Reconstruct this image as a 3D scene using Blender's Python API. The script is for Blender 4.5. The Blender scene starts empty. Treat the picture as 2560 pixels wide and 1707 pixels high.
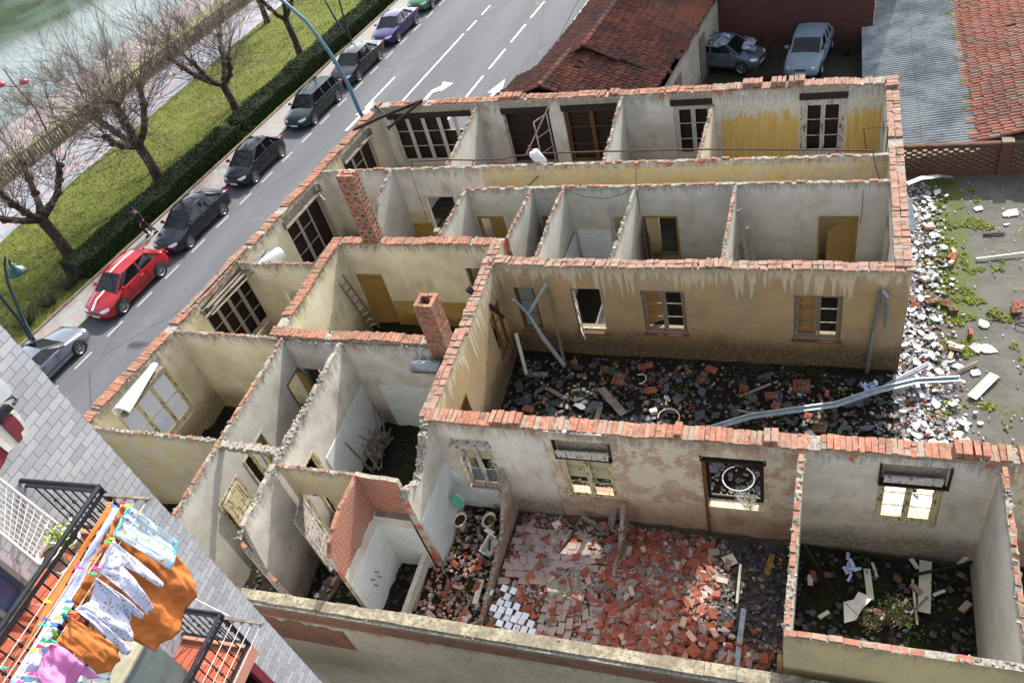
import bpy, math, random
from mathutils import Vector, Matrix, noise
R = math.radians
PI = math.pi
random.seed(7)
scene = bpy.context.scene
COL = scene.collection
# ------------------------------------------------------------------ camera
CAM = Vector((0.0, 0.0, 18.7))
FPX = 1971.7                       # focal length in photograph pixels (2560 wide)
AX = Vector((0.93287, 0.04710, -0.35711))
AY = Vector((0.28542, -0.70143, 0.65310))
AZ = Vector((-0.21973, -0.71118, -0.66779))
cam_d = bpy.data.cameras.new('camera'); cam = bpy.data.objects.new('camera', cam_d); COL.objects.link(cam)
Wm = Matrix((AX, AY, AZ))          # camera(x right,y down,z fwd) -> world
rt = Wm @ Vector((1, 0, 0)); up = Wm @ Vector((0, -1, 0)); bk = Wm @ Vector((0, 0, -1))
cam.matrix_world = Matrix(((rt.x, up.x, bk.x, CAM.x), (rt.y, up.y, bk.y, CAM.y), (rt.z, up.z, bk.z, CAM.z), (0, 0, 0, 1)))
cam_d.sensor_width = 36; cam_d.lens = FPX / 2560 * 36; cam_d.clip_end = 500; cam_d.clip_start = 0.2
scene.camera = cam
# ------------------------------------------------------------------ light
SUN_EL, SUN_AZ = 38.0, 8.0         # azimuth from +Y towards +X
world = bpy.data.worlds.new("World"); scene.world = world; world.use_nodes = True
wn = world.node_tree.nodes; wl = world.node_tree.links
sky = wn.new('ShaderNodeTexSky'); sky.sky_type = 'NISHITA'; sky.sun_disc = False
sky.sun_elevation = R(SUN_EL); sky.sun_rotation = R(SUN_AZ); sky.air_density = 1.0; sky.dust_density = 2.5; sky.ozone_density = 1.0
bg = wn['Background']; bg.inputs[1].default_value = 0.15
hs = wn.new('ShaderNodeHueSaturation'); hs.inputs['Saturation'].default_value = 0.45      # hazy, partly clouded sky
wl.new(sky.outputs[0], hs.inputs['Color']); wl.new(hs.outputs[0], bg.inputs[0])
sd = bpy.data.lights.new('sun', 'SUN'); sd.energy = 3.1; sd.angle = R(0.6); sd.color = (1.0, 0.95, 0.87)
so = bpy.data.objects.new('sun', sd); COL.objects.link(so)
sv = Vector((math.sin(R(SUN_AZ)) * math.cos(R(SUN_EL)), math.cos(R(SUN_AZ)) * math.cos(R(SUN_EL)), math.sin(R(SUN_EL))))
so.rotation_euler = sv.to_track_quat('Z', 'Y').to_euler(); so.location = sv * 60
scene.view_settings.view_transform = 'Standard'; scene.view_settings.look = 'None'
scene.view_settings.gamma = 1.0; scene.view_settings.exposure = 1.6

def ray(px, py):
    return Wm @ Vector((px - 1280, py - 853.5, FPX))
def at(px, py, z=0.0):             # point where a line of sight meets the level z
    d = ray(px, py); t = (z - CAM.z) / d.z; return CAM + d * t
def aty(px, py, y):
    d = ray(px, py); return CAM + d * (y / d.y)
def atx(px, py, x):
    d = ray(px, py); return CAM + d * (x / d.x)

# ------------------------------------------------------------------ mesh helpers
def tag(o, label=None, cat=None, group=None, kind=None):
    if label: o['label'] = label
    if cat: o['category'] = cat
    if group: o['group'] = group
    if kind: o['kind'] = kind
    return o
def empty(name, loc, label=None, cat=None, group=None, rz=0):
    o = bpy.data.objects.new(name, None); COL.objects.link(o); o.location = loc; o.rotation_euler = (0, 0, rz)
    o.empty_display_size = 0.2
    return tag(o, label, cat, group)
class MB:
    def __init__(s): s.v = []; s.f = []; s.uv = []; s.mi = []; s.m = 0; s.sm = False; s.smf = []
    def face(s, pts, uv=None, mi=None):
        n = len(s.v); s.v.extend([tuple(p) for p in pts]); s.f.append(tuple(range(n, n + len(pts))))
        s.uv.append(uv); s.mi.append(s.m if mi is None else mi)
    def mesh(s, vs, fs, mi=None):
        n = len(s.v); s.v.extend([tuple(p) for p in vs])
        for f in fs: s.f.append(tuple(i + n for i in f)); s.uv.append(None); s.mi.append(s.m if mi is None else mi)
    def box(s, c, d, rz=0.0, M=None, mi=None, tap=1.0, jit=0.0):
        x, y, z = d[0] / 2, d[1] / 2, d[2] / 2
        P = [Vector((sx * x * (tap if sz > 0 else 1), sy * y * (tap if sz > 0 else 1), sz * z)) for sz in (-1, 1) for sx, sy in ((-1, -1), (1, -1), (1, 1), (-1, 1))]
        if jit: P = [p + Vector((random.uniform(-jit, jit), random.uniform(-jit, jit), random.uniform(-jit, jit))) for p in P]
        if M is None: M = Matrix.Rotation(rz, 3, 'Z')
        s.mesh([M @ p + Vector(c) for p in P], [(3, 2, 1, 0), (4, 5, 6, 7), (0, 1, 5, 4), (1, 2, 6, 5), (2, 3, 7, 6), (3, 0, 4, 7)], mi)
    def bar(s, a, b, w, h, mi=None, upv=(0, 0, 1)):
        a = Vector(a); b = Vector(b); d = b - a; L = d.length
        if L < 1e-6: return
        d /= L; u = Vector(upv)
        if abs(d.dot(u)) > .98: u = Vector((0, 1, 0))
        sx = d.cross(u).normalized(); uu = sx.cross(d)
        M = Matrix((d, sx, uu)).transposed()
        s.box((a + b) / 2, (L, w, h), M=M, mi=mi)
    def tube(s, pts, r, n=8, mi=None, cap=True):
        pts = [Vector(p) for p in pts]; k = len(pts)
        rs = r if isinstance(r, (list, tuple)) else [r] * k
        ring = []; ref = None
        for i, p in enumerate(pts):
            d = (pts[min(i + 1, k - 1)] - pts[max(i - 1, 0)])
            d = d.normalized() if d.length > 1e-9 else Vector((0, 0, 1))
            if ref is None:
                ref = Vector((0, 0, 1)) if abs(d.z) < .9 else Vector((1, 0, 0))
            a = d.cross(ref)
            if a.length < 1e-4: a = d.orthogonal()
            a.normalize(); b = d.cross(a); ref = -a.cross(d) if False else ref
            ring.append([p + (a * math.cos(2 * PI * j / n) + b * math.sin(2 * PI * j / n)) * rs[i] for j in range(n)])
        vs = [q for rg in ring for q in rg]; fs = []
        for i in range(k - 1):
            for j in range(n):
                j2 = (j + 1) % n
                fs.append((i * n + j, i * n + j2, (i + 1) * n + j2, (i + 1) * n + j))
        if cap: fs.append(tuple(range(n))[::-1]); fs.append(tuple((k - 1) * n + j for j in range(n)))
        s.mesh(vs, fs, mi)
    def cyl(s, a, b, r, n=16, mi=None): s.tube([a, b], r, n, mi)
    def lathe(s, c, prof, n=20, M=None, mi=None):
        vs = []; c = Vector(c); k = len(prof)
        for r, z in prof:
            for j in range(n):
                p = Vector((r * math.cos(2 * PI * j / n), r * math.sin(2 * PI * j / n), z))
                if M: p = M @ p
                vs.append(c + p)
        fs = [(i * n + j, i * n + (j + 1) % n, (i + 1) * n + (j + 1) % n, (i + 1) * n + j) for i in range(k - 1) for j in range(n)]
        s.mesh(vs, fs, mi)
    def prism(s, poly, z0, z1, mi=None, M=None, c=(0, 0, 0)):
        n = len(poly); c = Vector(c)
        vs = [Vector((p[0], p[1], z0)) for p in poly] + [Vector((p[0], p[1], z1)) for p in poly]
        if M: vs = [M @ v for v in vs]
        s.mesh([v + c for v in vs], [tuple(range(n))[::-1], tuple(range(n, 2 * n))] + [(i, (i + 1) % n, n + (i + 1) % n, n + i) for i in range(n)], mi)
    def build(s, name, mats, parent=None, loc=(0, 0, 0), smooth=False, local=False):
        if not isinstance(mats, (list, tuple)): mats = [mats]
        loc = Vector(loc)
        off = Vector((0, 0, 0)) if local else (Vector(parent.location) if parent else loc)
        if parent and not local and parent.parent: off = off + Vector(parent.parent.location)
        me = bpy.data.meshes.new(name)
        me.from_pydata([(a - off.x, b - off.y, c - off.z) for a, b, c in s.v], [], s.f)
        for m in mats: me.materials.append(m)
        if len(mats) > 1: me.polygons.foreach_set('material_index', s.mi)
        if any(u is not None for u in s.uv):
            ul = me.uv_layers.new(name='UVMap'); buf = []
            for f, u in zip(s.f, s.uv):
                if u is None: buf.extend([0.0] * (2 * len(f)))
                else:
                    for q in u: buf.extend(q)
            ul.data.foreach_set('uv', buf)
        if smooth: me.polygons.foreach_set('use_smooth', [True] * len(me.polygons))
        me.update()
        o = bpy.data.objects.new(name, me); COL.objects.link(o)
        if parent: o.parent = parent; o.location = (0, 0, 0) if not local else loc
        else: o.location = loc
        return o
def kids(o): return [c for c in o.children]
def copy_tree(o, parent=None):
    c = o.copy(); COL.objects.link(c); c.parent = parent
    for ch in kids(o): copy_tree(ch, c)
    return c
def soften(o, ang=40):
    me = o.data
    me.polygons.foreach_set('use_smooth', [True] * len(me.polygons))
    try: me.set_sharp_from_angle(angle=R(ang))
    except Exception: pass

# ------------------------------------------------------------------ materials
def hexc(h):
    h = h.lstrip('#'); c = [int(h[i:i + 2], 16) / 255 for i in (0, 2, 4)]
    return tuple((x / 12.92 if x <= .04045 else ((x + .055) / 1.055) ** 2.4) for x in c) + (1,)
class NT:
    def __init__(s, name):
        s.m = bpy.data.materials.new(name); s.m.use_nodes = True; s.t = s.m.node_tree
        s.b = s.t.nodes['Principled BSDF']; s.out = s.t.nodes['Material Output']
    def n(s, t, **k):
        x = s.t.nodes.new(t)
        for a, b in k.items(): setattr(x, a, b)
        return x
    def l(s, a, b): s.t.links.new(a, b)
    def inp(s, sock, v):
        if hasattr(v, 'is_output') or isinstance(v, bpy.types.NodeSocket): s.l(v, sock)
        else: sock.default_value = v
    def obj(s): return s.n('ShaderNodeTexCoord').outputs['Object']
    def pos(s): return s.n('ShaderNodeNewGeometry').outputs['Position']
    def uvc(s): return s.n('ShaderNodeTexCoord').outputs['UV']
    def isl(s): return s.n('ShaderNodeNewGeometry').outputs['Random Per Island']
    def rnd(s): return s.n('ShaderNodeObjectInfo').outputs['Random']
    def mp(s, v, sc=(1, 1, 1), loc=(0, 0, 0), rot=(0, 0, 0)):
        x = s.n('ShaderNodeMapping'); s.l(v, x.inputs[0]); x.inputs['Scale'].default_value = sc; x.inputs['Location'].default_value = loc; x.inputs['Rotation'].default_value = rot
        return x.outputs[0]
    def noise(s, v, sc, det=5, rough=.6, dist=0):
        x = s.n('ShaderNodeTexNoise'); s.l(v, x.inputs['Vector']); x.inputs['Scale'].default_value = sc; x.inputs['Detail'].default_value = det; x.inputs['Roughness'].default_value = rough; x.inputs['Distortion'].default_value = dist
        return x.outputs['Fac']
    def vor(s, v, sc, feat='F1', out='Distance'):
        x = s.n('ShaderNodeTexVoronoi', feature=feat); s.l(v, x.inputs['Vector']); x.inputs['Scale'].default_value = sc
        return x.outputs[out]
    def ramp(s, v, a, b, ca=0.0, cb=1.0, smooth=True):
        x = s.n('ShaderNodeMapRange'); x.interpolation_type = 'SMOOTHSTEP' if smooth else 'LINEAR'
        s.l(v, x.inputs[0]); x.inputs[1].default_value = a; x.inputs[2].default_value = b; x.inputs[3].default_value = ca; x.inputs[4].default_value = cb
        return x.outputs[0]
    def math(s, op, a, b=0.0, c=None):
        x = s.n('ShaderNodeMath', operation=op); s.inp(x.inputs[0], a); s.inp(x.inputs[1], b)
        if c is not None: s.inp(x.inputs[2], c)
        return x.outputs[0]
    def mix(s, fac, a, b, mode='MIX'):
        x = s.n('ShaderNodeMix', data_type='RGBA', blend_type=mode)
        s.inp(x.inputs[0], fac); s.inp(x.inputs[6], a); s.inp(x.inputs[7], b)
        return x.outputs[2]
    def sep(s, v):
        x = s.n('ShaderNodeSeparateXYZ'); s.l(v, x.inputs[0]); return x.outputs
    def comb(s, a, b, c=0.0):
        x = s.n('ShaderNodeCombineXYZ'); s.inp(x.inputs[0], a); s.inp(x.inputs[1], b); s.inp(x.inputs[2], c); return x.outputs[0]
    def cr(s, v, stops):
        x = s.n('ShaderNodeValToRGB'); s.l(v, x.inputs[0]); e = x.color_ramp.elements
        e[0].position, e[0].color = stops[0]; e[1].position, e[1].color = stops[-1]
        for p, c in stops[1:-1]: k = e.new(p); k.color = c
        return x.outputs[0]
    def bump(s, h, st=.3, dist=.02):
        x = s.n('ShaderNodeBump'); s.l(h, x.inputs['Height']); x.inputs['Strength'].default_value = st; x.inputs['Distance'].default_value = dist
        s.l(x.outputs[0], s.b.inputs['Normal'])
    def fin(s, col, rough=.85, metal=0.0, spec=.3):
        s.inp(s.b.inputs['Base Color'], col); s.inp(s.b.inputs['Roughness'], rough); s.b.inputs['Metallic'].default_value = metal
        s.b.inputs['Specular IOR Level'].default_value = spec
        return s.m
def mat_var(name, h1, h2, sc=6, rough=.85, metal=0, bump=.2, spec=.3, dist=.01, rnd=0.0):
    t = NT(name); v = t.obj(); n = t.noise(v, sc); c = t.mix(t.ramp(n, .3, .7), hexc(h1), hexc(h2))
    if rnd:
        r = t.math('ADD', t.math('MULTIPLY', t.isl(), rnd), 1 - rnd / 2)
        c = t.mix(1.0, c, t.comb(r, r, r), 'MULTIPLY')
    if bump: t.bump(t.noise(v, sc * 4), bump, dist)
    return t.fin(c, rough, metal, spec)
def mat_flat(name, h, rough=.5, metal=0, spec=.5):
    t = NT(name); return t.fin(hexc(h), rough, metal, spec)

def plaster(name, base, base2, streak='#4a4638', streak_len=.9, streak_amt=.8, low='#5b4a33', low_h=.8, low_amt=.7, dado=None, dado_h=0, peel=.0, peel_c='#8f8676', peel2=None, run=None, mott=.5, top=3.9):
    t = NT(name); uv = t.uvc(); x = t.sep(uv)
    n1 = t.noise(uv, 1.1, 6, .65); n2 = t.noise(uv, 7, 6, .7); n3 = t.noise(uv, .45, 3)
    c = t.mix(t.ramp(n1, .35, .66), hexc(base), hexc(base2))
    c = t.mix(t.ramp(n3, .45, .65, 0, .35), c, hexc(peel_c)); c = t.mix(t.ramp(t.noise(t.mp(uv, (1, .6, 1), (7, 3, 0)), 2.6, 7, .75), .5, .66, 0, .4), c, hexc(base2)); c = t.mix(t.ramp(t.noise(t.mp(uv, (2.2, .8, 1), (1, 9, 0)), .9, 6, .7), .52, .68, 0, .45), c, hexc(peel_c))
    if peel2:     # undercoat colour in big flaked patches
        c = t.mix(t.ramp(t.math('ADD', t.noise(uv, 1.5, 7, .75), t.math('MULTIPLY', n2, .3)), *((.62, .66, 0, .9) if name == 'plaster_pink' else (.54, .74, 0, .6))), c, hexc(peel2))
    if dado:
        edge = t.ramp(t.math('ADD', x[1], t.math('MULTIPLY', n2, .12)), dado_h + .03, dado_h + .1, 1, 0)
        c = t.mix(t.math('MULTIPLY', edge, t.ramp(n1, .3, .6, 1, .75)), c, hexc(dado))
    # rain runs from the top
    sv = t.mp(uv, (5.0, .22, 1)); ns = t.noise(sv, 1.6, 5, .7)
    sv2 = t.mp(uv, (16.0, .5, 1)); ns2 = t.noise(sv2, 1.0, 4, .7)
    depth = t.math('SUBTRACT', top, x[1])
    lim = t.math('MULTIPLY', t.math('ADD', t.ramp(ns, .3, .75, .05, 1.0, False), t.ramp(ns2, .35, .7, -.1, .25, False)), streak_len)
    if run:
        amp = t.ramp(t.noise(uv, .55, 3), .35, .65, .35, 1.25, False); rmask = t.ramp(t.math('SUBTRACT', depth, t.math('MULTIPLY', t.math('POWER', t.ramp(t.noise(t.mp(uv, (4.2, .04, 1), (3.3, 0, 0)), 1.3, 3, .6), .40, .74, .42, 1.25, False), 2.2), t.math('MULTIPLY', amp, 1.25))), -.12, .06, 1, 0)
        c = t.mix(t.math('MULTIPLY', rmask, t.ramp(n2, .2, .7, .55, .95)), c, hexc(run))
    smask = t.ramp(t.math('SUBTRACT', depth, lim), -.5 * streak_len, .05, 1, 0)
    c = t.mix(t.math('MULTIPLY', smask, t.ramp(n2, .3, .62, streak_amt * .35, streak_amt)), c, hexc(streak))
    fs = t.ramp(t.noise(t.mp(uv, (9, .35, 1)), 1.3, 4), .56, .8, 0, .22)
    c = t.mix(fs, c, hexc('#6a604c'))
    lm = t.ramp(t.math('ADD', x[1], t.math('MULTIPLY', t.math('SUBTRACT', n1, .5), 1.6)), low_h * .45, low_h * 1.15, 1, 0)
    c = t.mix(t.math('MULTIPLY', lm, t.ramp(n2, .25, .65, low_amt * .6, low_amt)), c, hexc(low))
    c = t.mix(t.ramp(n2, .58, .85, 0, mott), c, hexc(peel_c))
    n4 = t.noise(uv, 34, 4, .7)
    c = t.mix(t.ramp(n4, .3, .7, 0, .22), c, hexc('#3c372c'))
    cr = t.ramp(t.vor(t.mp(uv, (1, 1, 1)), 1.3, 'DISTANCE_TO_EDGE'), .0, .010, .35, 0)
    c = t.mix(t.math('MULTIPLY', cr, t.ramp(n3, .5, .6)), c, hexc('#3a352c'))
    if peel:
        br = t.n('ShaderNodeTexBrick'); t.l(uv, br.inputs[0]); br.inputs['Scale'].default_value = 1; br.inputs['Brick Width'].default_value = .25; br.inputs['Row Height'].default_value = .07; br.inputs['Mortar Size'].default_value = .008
        br.inputs['Color1'].default_value = hexc('#b0583c'); br.inputs['Color2'].default_value = hexc('#93432d'); br.inputs['Mortar'].default_value = hexc('#8b8070')
        pm = t.ramp(t.math('ADD', t.noise(uv, 1.1, 6, .6), t.math('MULTIPLY', t.ramp(depth, 0, 1.2, 1, 0), .12)), .78 - peel * .2, .80 - peel * .2)
        c = t.mix(pm, c, br.outputs[0])
    t.bump(t.math('ADD', n2, t.math('MULTIPLY', n4, .4)), .35, .02)
    return t.fin(c, .92, 0, .15)

M = {}
M['white'] = plaster('plaster_white', peel=.28, base='#cdc8bd', base2='#b6b0a5', low='#5f5547', low_h=1.2, low_amt=.85, streak_len=.7, streak_amt=.6)
M['whitecool'] = plaster('plaster_cool', '#bdbbb3', '#a7a59c', low='#6d6353', low_h=1.3, low_amt=.6, streak_len=.45, streak_amt=.6, mott=.7, peel2='#b9b4a6')
M['cream'] = plaster('plaster_cream', base='#cfc7b0', base2='#beb496', low='#6b5a3c', low_h=1.3, low_amt=.85, streak_len=.6, streak_amt=.8, streak='#57514a')
M['creamy'] = plaster('plaster_cream_dado', '#c3b998', '#b5ab8a', low='#5a4a20', low_h=.6, streak_len=.5, dado='#93752b', dado_h=1.35, streak_amt=.7)
M['dado'] = plaster('plaster_dado', '#b9b5a8', '#aca89a', low='#5e4a20', low_h=.5, streak_len=.4, dado='#957a35', dado_h=1.9, streak_amt=.5)
M['yellow'] = plaster('plaster_yellow', '#c0ac72', '#b5a67c', low='#8c7f5e', low_h=.5, streak_len=.4, peel2='#b3b0a6', streak_amt=.6, mott=.3)
M['yellow2x'] = plaster('plaster_yellow_strong', '#c0a057', '#b8995a', low='#8f8a7a', low_h=1.2, low_amt=.85, streak='#aeaca2', streak_len=1.1, streak_amt=.95, mott=.35)
t = NT('peeling_yellow_wash'); uv = t.uvc(); x = t.sep(uv); n1 = t.noise(t.mp(uv, (1.6, .8, 1)), 1.6, 6, .65); n2 = t.noise(t.mp(uv, (7, .35, 1)), 1.5, 5, .7); n3 = t.noise(uv, 9, 6, .7)
c = t.mix(t.ramp(n3, .35, .65), hexc('#bfbcb0'), hexc('#a8a598')); ye = t.mix(t.ramp(n2, .35, .65), hexc('#b08f45'), hexc('#c0a764'))
band = t.math('MULTIPLY', t.ramp(t.math('ADD', x[1], t.math('MULTIPLY', n1, 2.2)), 1.9, 2.1), t.ramp(t.math('ADD', x[1], t.math('MULTIPLY', t.math('ADD', n1, n2), 1.8)), 4.55, 4.95, 1, 0))
band = t.math('MAXIMUM', band, t.ramp(t.math('ADD', n1, t.math('MULTIPLY', x[1], -.5)), .45, .5, 0, .6)); c = t.mix(t.math('MULTIPLY', band, t.ramp(n2, .3, .42, .35, .95)), c, ye)
c = t.mix(t.math('MULTIPLY', t.ramp(x[1], 3.2, 3.9), t.ramp(n2, .4, .6, .2, .8)), c, hexc('#6a675a')); c = t.mix(t.ramp(t.noise(uv, 30, 4), .4, .7, 0, .2), c, hexc('#4a4538')); t.bump(n3, .3, .02); M['yellow2'] = t.fin(c, .92, 0, .15)
M['beige'] = plaster('plaster_beige', '#c2b186', '#b9a880', low='#8f7f55', low_h=.4, streak_len=.4, streak_amt=.4, mott=.25)
M['ochre'] = plaster('render_ochre', '#a08b68', '#8f7d60', low='#3a3227', low_h=1.45, low_amt=.92, streak='#5d5746', streak_len=.45, streak_amt=.5, run='#b3aa94')
M['pink'] = plaster('plaster_pink', '#a58b7c', '#b5a287', low='#7f5c4c', low_h=1.5, peel2='#c4bba6', streak_len=.7, mott=.6, streak_amt=.6)
M['front'] = plaster('render_front', '#d2c9b4', '#bfb59e', low='#8d836c', low_h=-2.0, streak='#5b543f', streak_len=.55, streak_amt=.8, peel=.35, top=2.2, mott=.8)
M['oldwhite'] = plaster('old_house_render', '#b0aa9a', '#9d978a', low='#5e5647', low_h=.5, streak_len=.5, top=2.7)

def brickmat(name, c1, c2, mortar, w=.25, h=.07, ms=.012, dirt='#3b352c', damt=.5, bstr=.5, coord='uv', dirt_sc=1.2):
    t = NT(name); uv = t.uvc() if coord == 'uv' else t.obj()
    uvd = t.n('ShaderNodeVectorMath', operation='ADD'); t.l(uv, uvd.inputs[0])
    nn = t.n('ShaderNodeTexNoise'); t.l(uv, nn.inputs['Vector']); nn.inputs['Scale'].default_value = 6
    sc = t.n('ShaderNodeVectorMath', operation='SCALE'); t.l(nn.outputs['Color'], sc.inputs[0]); sc.inputs['Scale'].default_value = .012
    t.l(sc.outputs[0], uvd.inputs[1])
    br = t.n('ShaderNodeTexBrick'); t.l(uvd.outputs[0], br.inputs[0]); br.inputs['Scale'].default_value = 1
    br.inputs['Brick Width'].default_value = w; br.inputs['Row Height'].default_value = h; br.inputs['Mortar Size'].default_value = ms; br.inputs['Mortar Smooth'].default_value = .2
    br.inputs['Color1'].default_value = hexc(c1); br.inputs['Color2'].default_value = hexc(c2); br.inputs['Mortar'].default_value = hexc(mortar); br.inputs['Bias'].default_value = -.1
    c = t.mix(t.ramp(t.noise(uv, dirt_sc, 6, .7), .45, .75, 0, damt), br.outputs[0], hexc(dirt))
    c = t.mix(t.ramp(t.noise(uv, 22, 4, .7), .4, .75, 0, .3), c, hexc(dirt))
    t.bump(t.math('MULTIPLY', br.outputs['Fac'], -1.0), bstr, .02)
    return t.fin(c, .9, 0, .15)
M['brickwall'] = brickmat('orange_brick', '#a5563c', '#88432f', '#958a7c', w=.26, h=.085, ms=.014, damt=.5, dirt='#8b8074')
M['dirtybrick'] = brickmat('dirty_brick', '#8a4b38', '#6d4133', '#6e6656', w=.26, h=.085, ms=.016, damt=.75, dirt='#4a4536', dirt_sc=2)
M['darkbrick'] = brickmat('old_dark_brick', '#57322c', '#472824', '#41352f', w=.26, h=.075, damt=.6)
M['lattbrick'] = brickmat('lattice_brick', '#84392a', '#6b2e23', '#5f3f34', w=.26, h=.075, damt=.4)
M['whitebrick'] = brickmat('white_facade_brick', '#a9abaf', '#909297', '#5c5c61', w=.27, h=.126, ms=.0045, dirt='#7d7f84', damt=.25, bstr=.6)
M['tilew'] = brickmat('white_wall_tiles', '#cdd1cf', '#c3c8c6', '#858888', w=.30, h=.15, ms=.004, dirt='#8c8a7c', damt=.25, bstr=.15)
M['tilew'].node_tree.nodes['Principled BSDF'].inputs['Roughness'].default_value = .35
def coping(name, cols, dirt='#4b4435', damt=.45):
    t = NT(name); v = t.pos(); i = t.isl()
    c = t.cr(i, [(k / (len(cols) - 1), hexc(h)) for k, h in enumerate(cols)])
    c = t.mix(t.ramp(t.noise(v, 3.5, 7, .8), .46, .62, 0, damt), c, hexc(dirt))
    c = t.mix(t.ramp(t.noise(v, 12, 5, .75), .42, .7, 0, .65), c, hexc('#8f8474'))
    t.bump(t.noise(v, 40, 3), .4, .01)
    return t.fin(c, .9, 0, .15)
M['cope'] = coping('coping_brick', ['#935745', '#80503f', '#9a624b', '#754a3d', '#93634f', '#6c4b3e', '#875a49'], damt=.75)
M['copep'] = coping('coping_brick_pink', ['#8d6459', '#7d5a50', '#976e61', '#71544a', '#906a5c', '#7d746b'], damt=.8)
M['copeo'] = coping('hollow_brick', ['#935544', '#874f3f', '#9b624c', '#7c4f41', '#8d5e4e', '#807567', '#906857'], damt=.6)
M['mortar'] = mat_var('mortar_edge', '#9a9282', '#6f675a', 14, .95, bump=.8, dist=.03)
M['mortarw'] = mat_var('plaster_edge', '#aaa498', '#726b60', 16, .95, bump=1.0, dist=.04)
t = NT('wall_core'); v = t.pos()
M['core'] = t.fin(t.mix(t.ramp(t.noise(v, 3.2, 5), .45, .56), hexc('#a5a093'), hexc('#a2573f')), .95)
t.bump(t.noise(v, 30, 4), .8, .03)
def wood(name, a, b, c2, sc=(2, 2, 14), amt=.6, flake=None):
    t = NT(name); v = t.obj(); g = t.noise(t.mp(v, sc), 3, 5, .7)
    c = t.mix(t.ramp(g, .35, .65), hexc(a), hexc(b)); c = t.mix(t.ramp(t.noise(v, 9, 5, .7), .5, .7, 0, amt), c, hexc(c2))
    if flake: c = t.mix(t.ramp(t.noise(t.mp(v, (1, 1, .3)), 11, 5, .75), .54, .57, 0, .85), c, hexc(flake))
    t.bump(t.noise(v, 40, 3), .3, .01)
    return t.fin(c, .8, 0, .2)
M['wwhite'] = wood('weathered_white_paint', '#b4b0a6', '#a29e95', '#6b6054', flake=None)
M['wflake'] = wood('flaking_cream_paint', '#b9b193', '#aba37f', '#8c7f5c', flake='#5c3b22')
M['wflakew'] = wood('flaking_white_paint', '#b3aea6', '#a6a29a', '#7c7266', flake='#4b3a33')
M['wgrey'] = wood('grey_timber', '#7c7267', '#5c534a', '#3c3630')
M['wbrown'] = wood('brown_timber', '#6a4a2a', '#4f3620', '#3a2a1b')
M['wdoor'] = wood('ochre_door', '#8c7140', '#7a6036', '#4e3f26', amt=.4)
M['wdoor2'] = wood('honey_door', '#8f7047', '#7b603c', '#574229', amt=.45)
M['wlight'] = wood('weathered_pale_timber', '#a09a90', '#8b847a', '#5d544b')
M['wdark'] = wood('charred_timber', '#2c2520', '#1d1815', '#3b322b')
M['wboard'] = mat_var('pale_board', '#b9b9a6', '#a8a893', 3, .6, bump=.1)
t = NT('dark_shutter'); v = t.pos(); z = t.sep(v)[2]
sl = t.n('ShaderNodeMath', operation='FRACT'); t.l(t.math('MULTIPLY', z, 9.0), sl.inputs[0])
M['shut'] = t.fin(t.mix(t.ramp(t.noise(t.mp(v, (1, 1, 6)), 2.5, 4), .4, .7), hexc('#33241d'), hexc('#1d1613')), .8)
t.bump(t.ramp(sl.outputs[0], 0, .25), .9, .03)
t = NT('cream_blind'); v = t.pos(); z = t.sep(v)[2]
sl = t.n('ShaderNodeMath', operation='FRACT'); t.l(t.math('MULTIPLY', z, 16.0), sl.inputs[0])
M['blind'] = t.fin(t.mix(t.ramp(sl.outputs[0], .0, .3), hexc('#6c6450'), hexc('#b0a88c')), .6)
t.bump(t.ramp(sl.outputs[0], 0, .3), .6, .02)
t = NT('grimy_glass'); v = t.pos()
M['glass'] = t.fin(hexc('#2b3032'), .12, 0, .7); t.b.inputs['Alpha'].default_value = .35
t = NT('frosted_glass'); M['frost'] = t.fin(hexc('#6d7677'), .3, 0, .5)
M['zinc'] = mat_var('galvanised_steel', '#84898c', '#6d7275', 8, .45, .6, .2, .5)
M['zincl'] = mat_var('pale_zinc', '#9fa9b2', '#8a939b', 5, .4, .5, .15, .5)
M['tank'] = mat_var('white_tank', '#bfc4c6', '#a9adae', 6, .5, .2, .15)
M['rust'] = mat_var('rusty_pipe', '#4f342c', '#3a2925', 12, .8, .3)
M['black'] = mat_flat('black_plastic', '#121212', .6)
M['porc'] = mat_var('porcelain', '#c6c4ba', '#b3b0a2', 6, .25, 0, .03, .6)
M['teal'] = mat_var('teal_plastic', '#5f9c8c', '#57907f', 8, .35, 0, .05)
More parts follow.
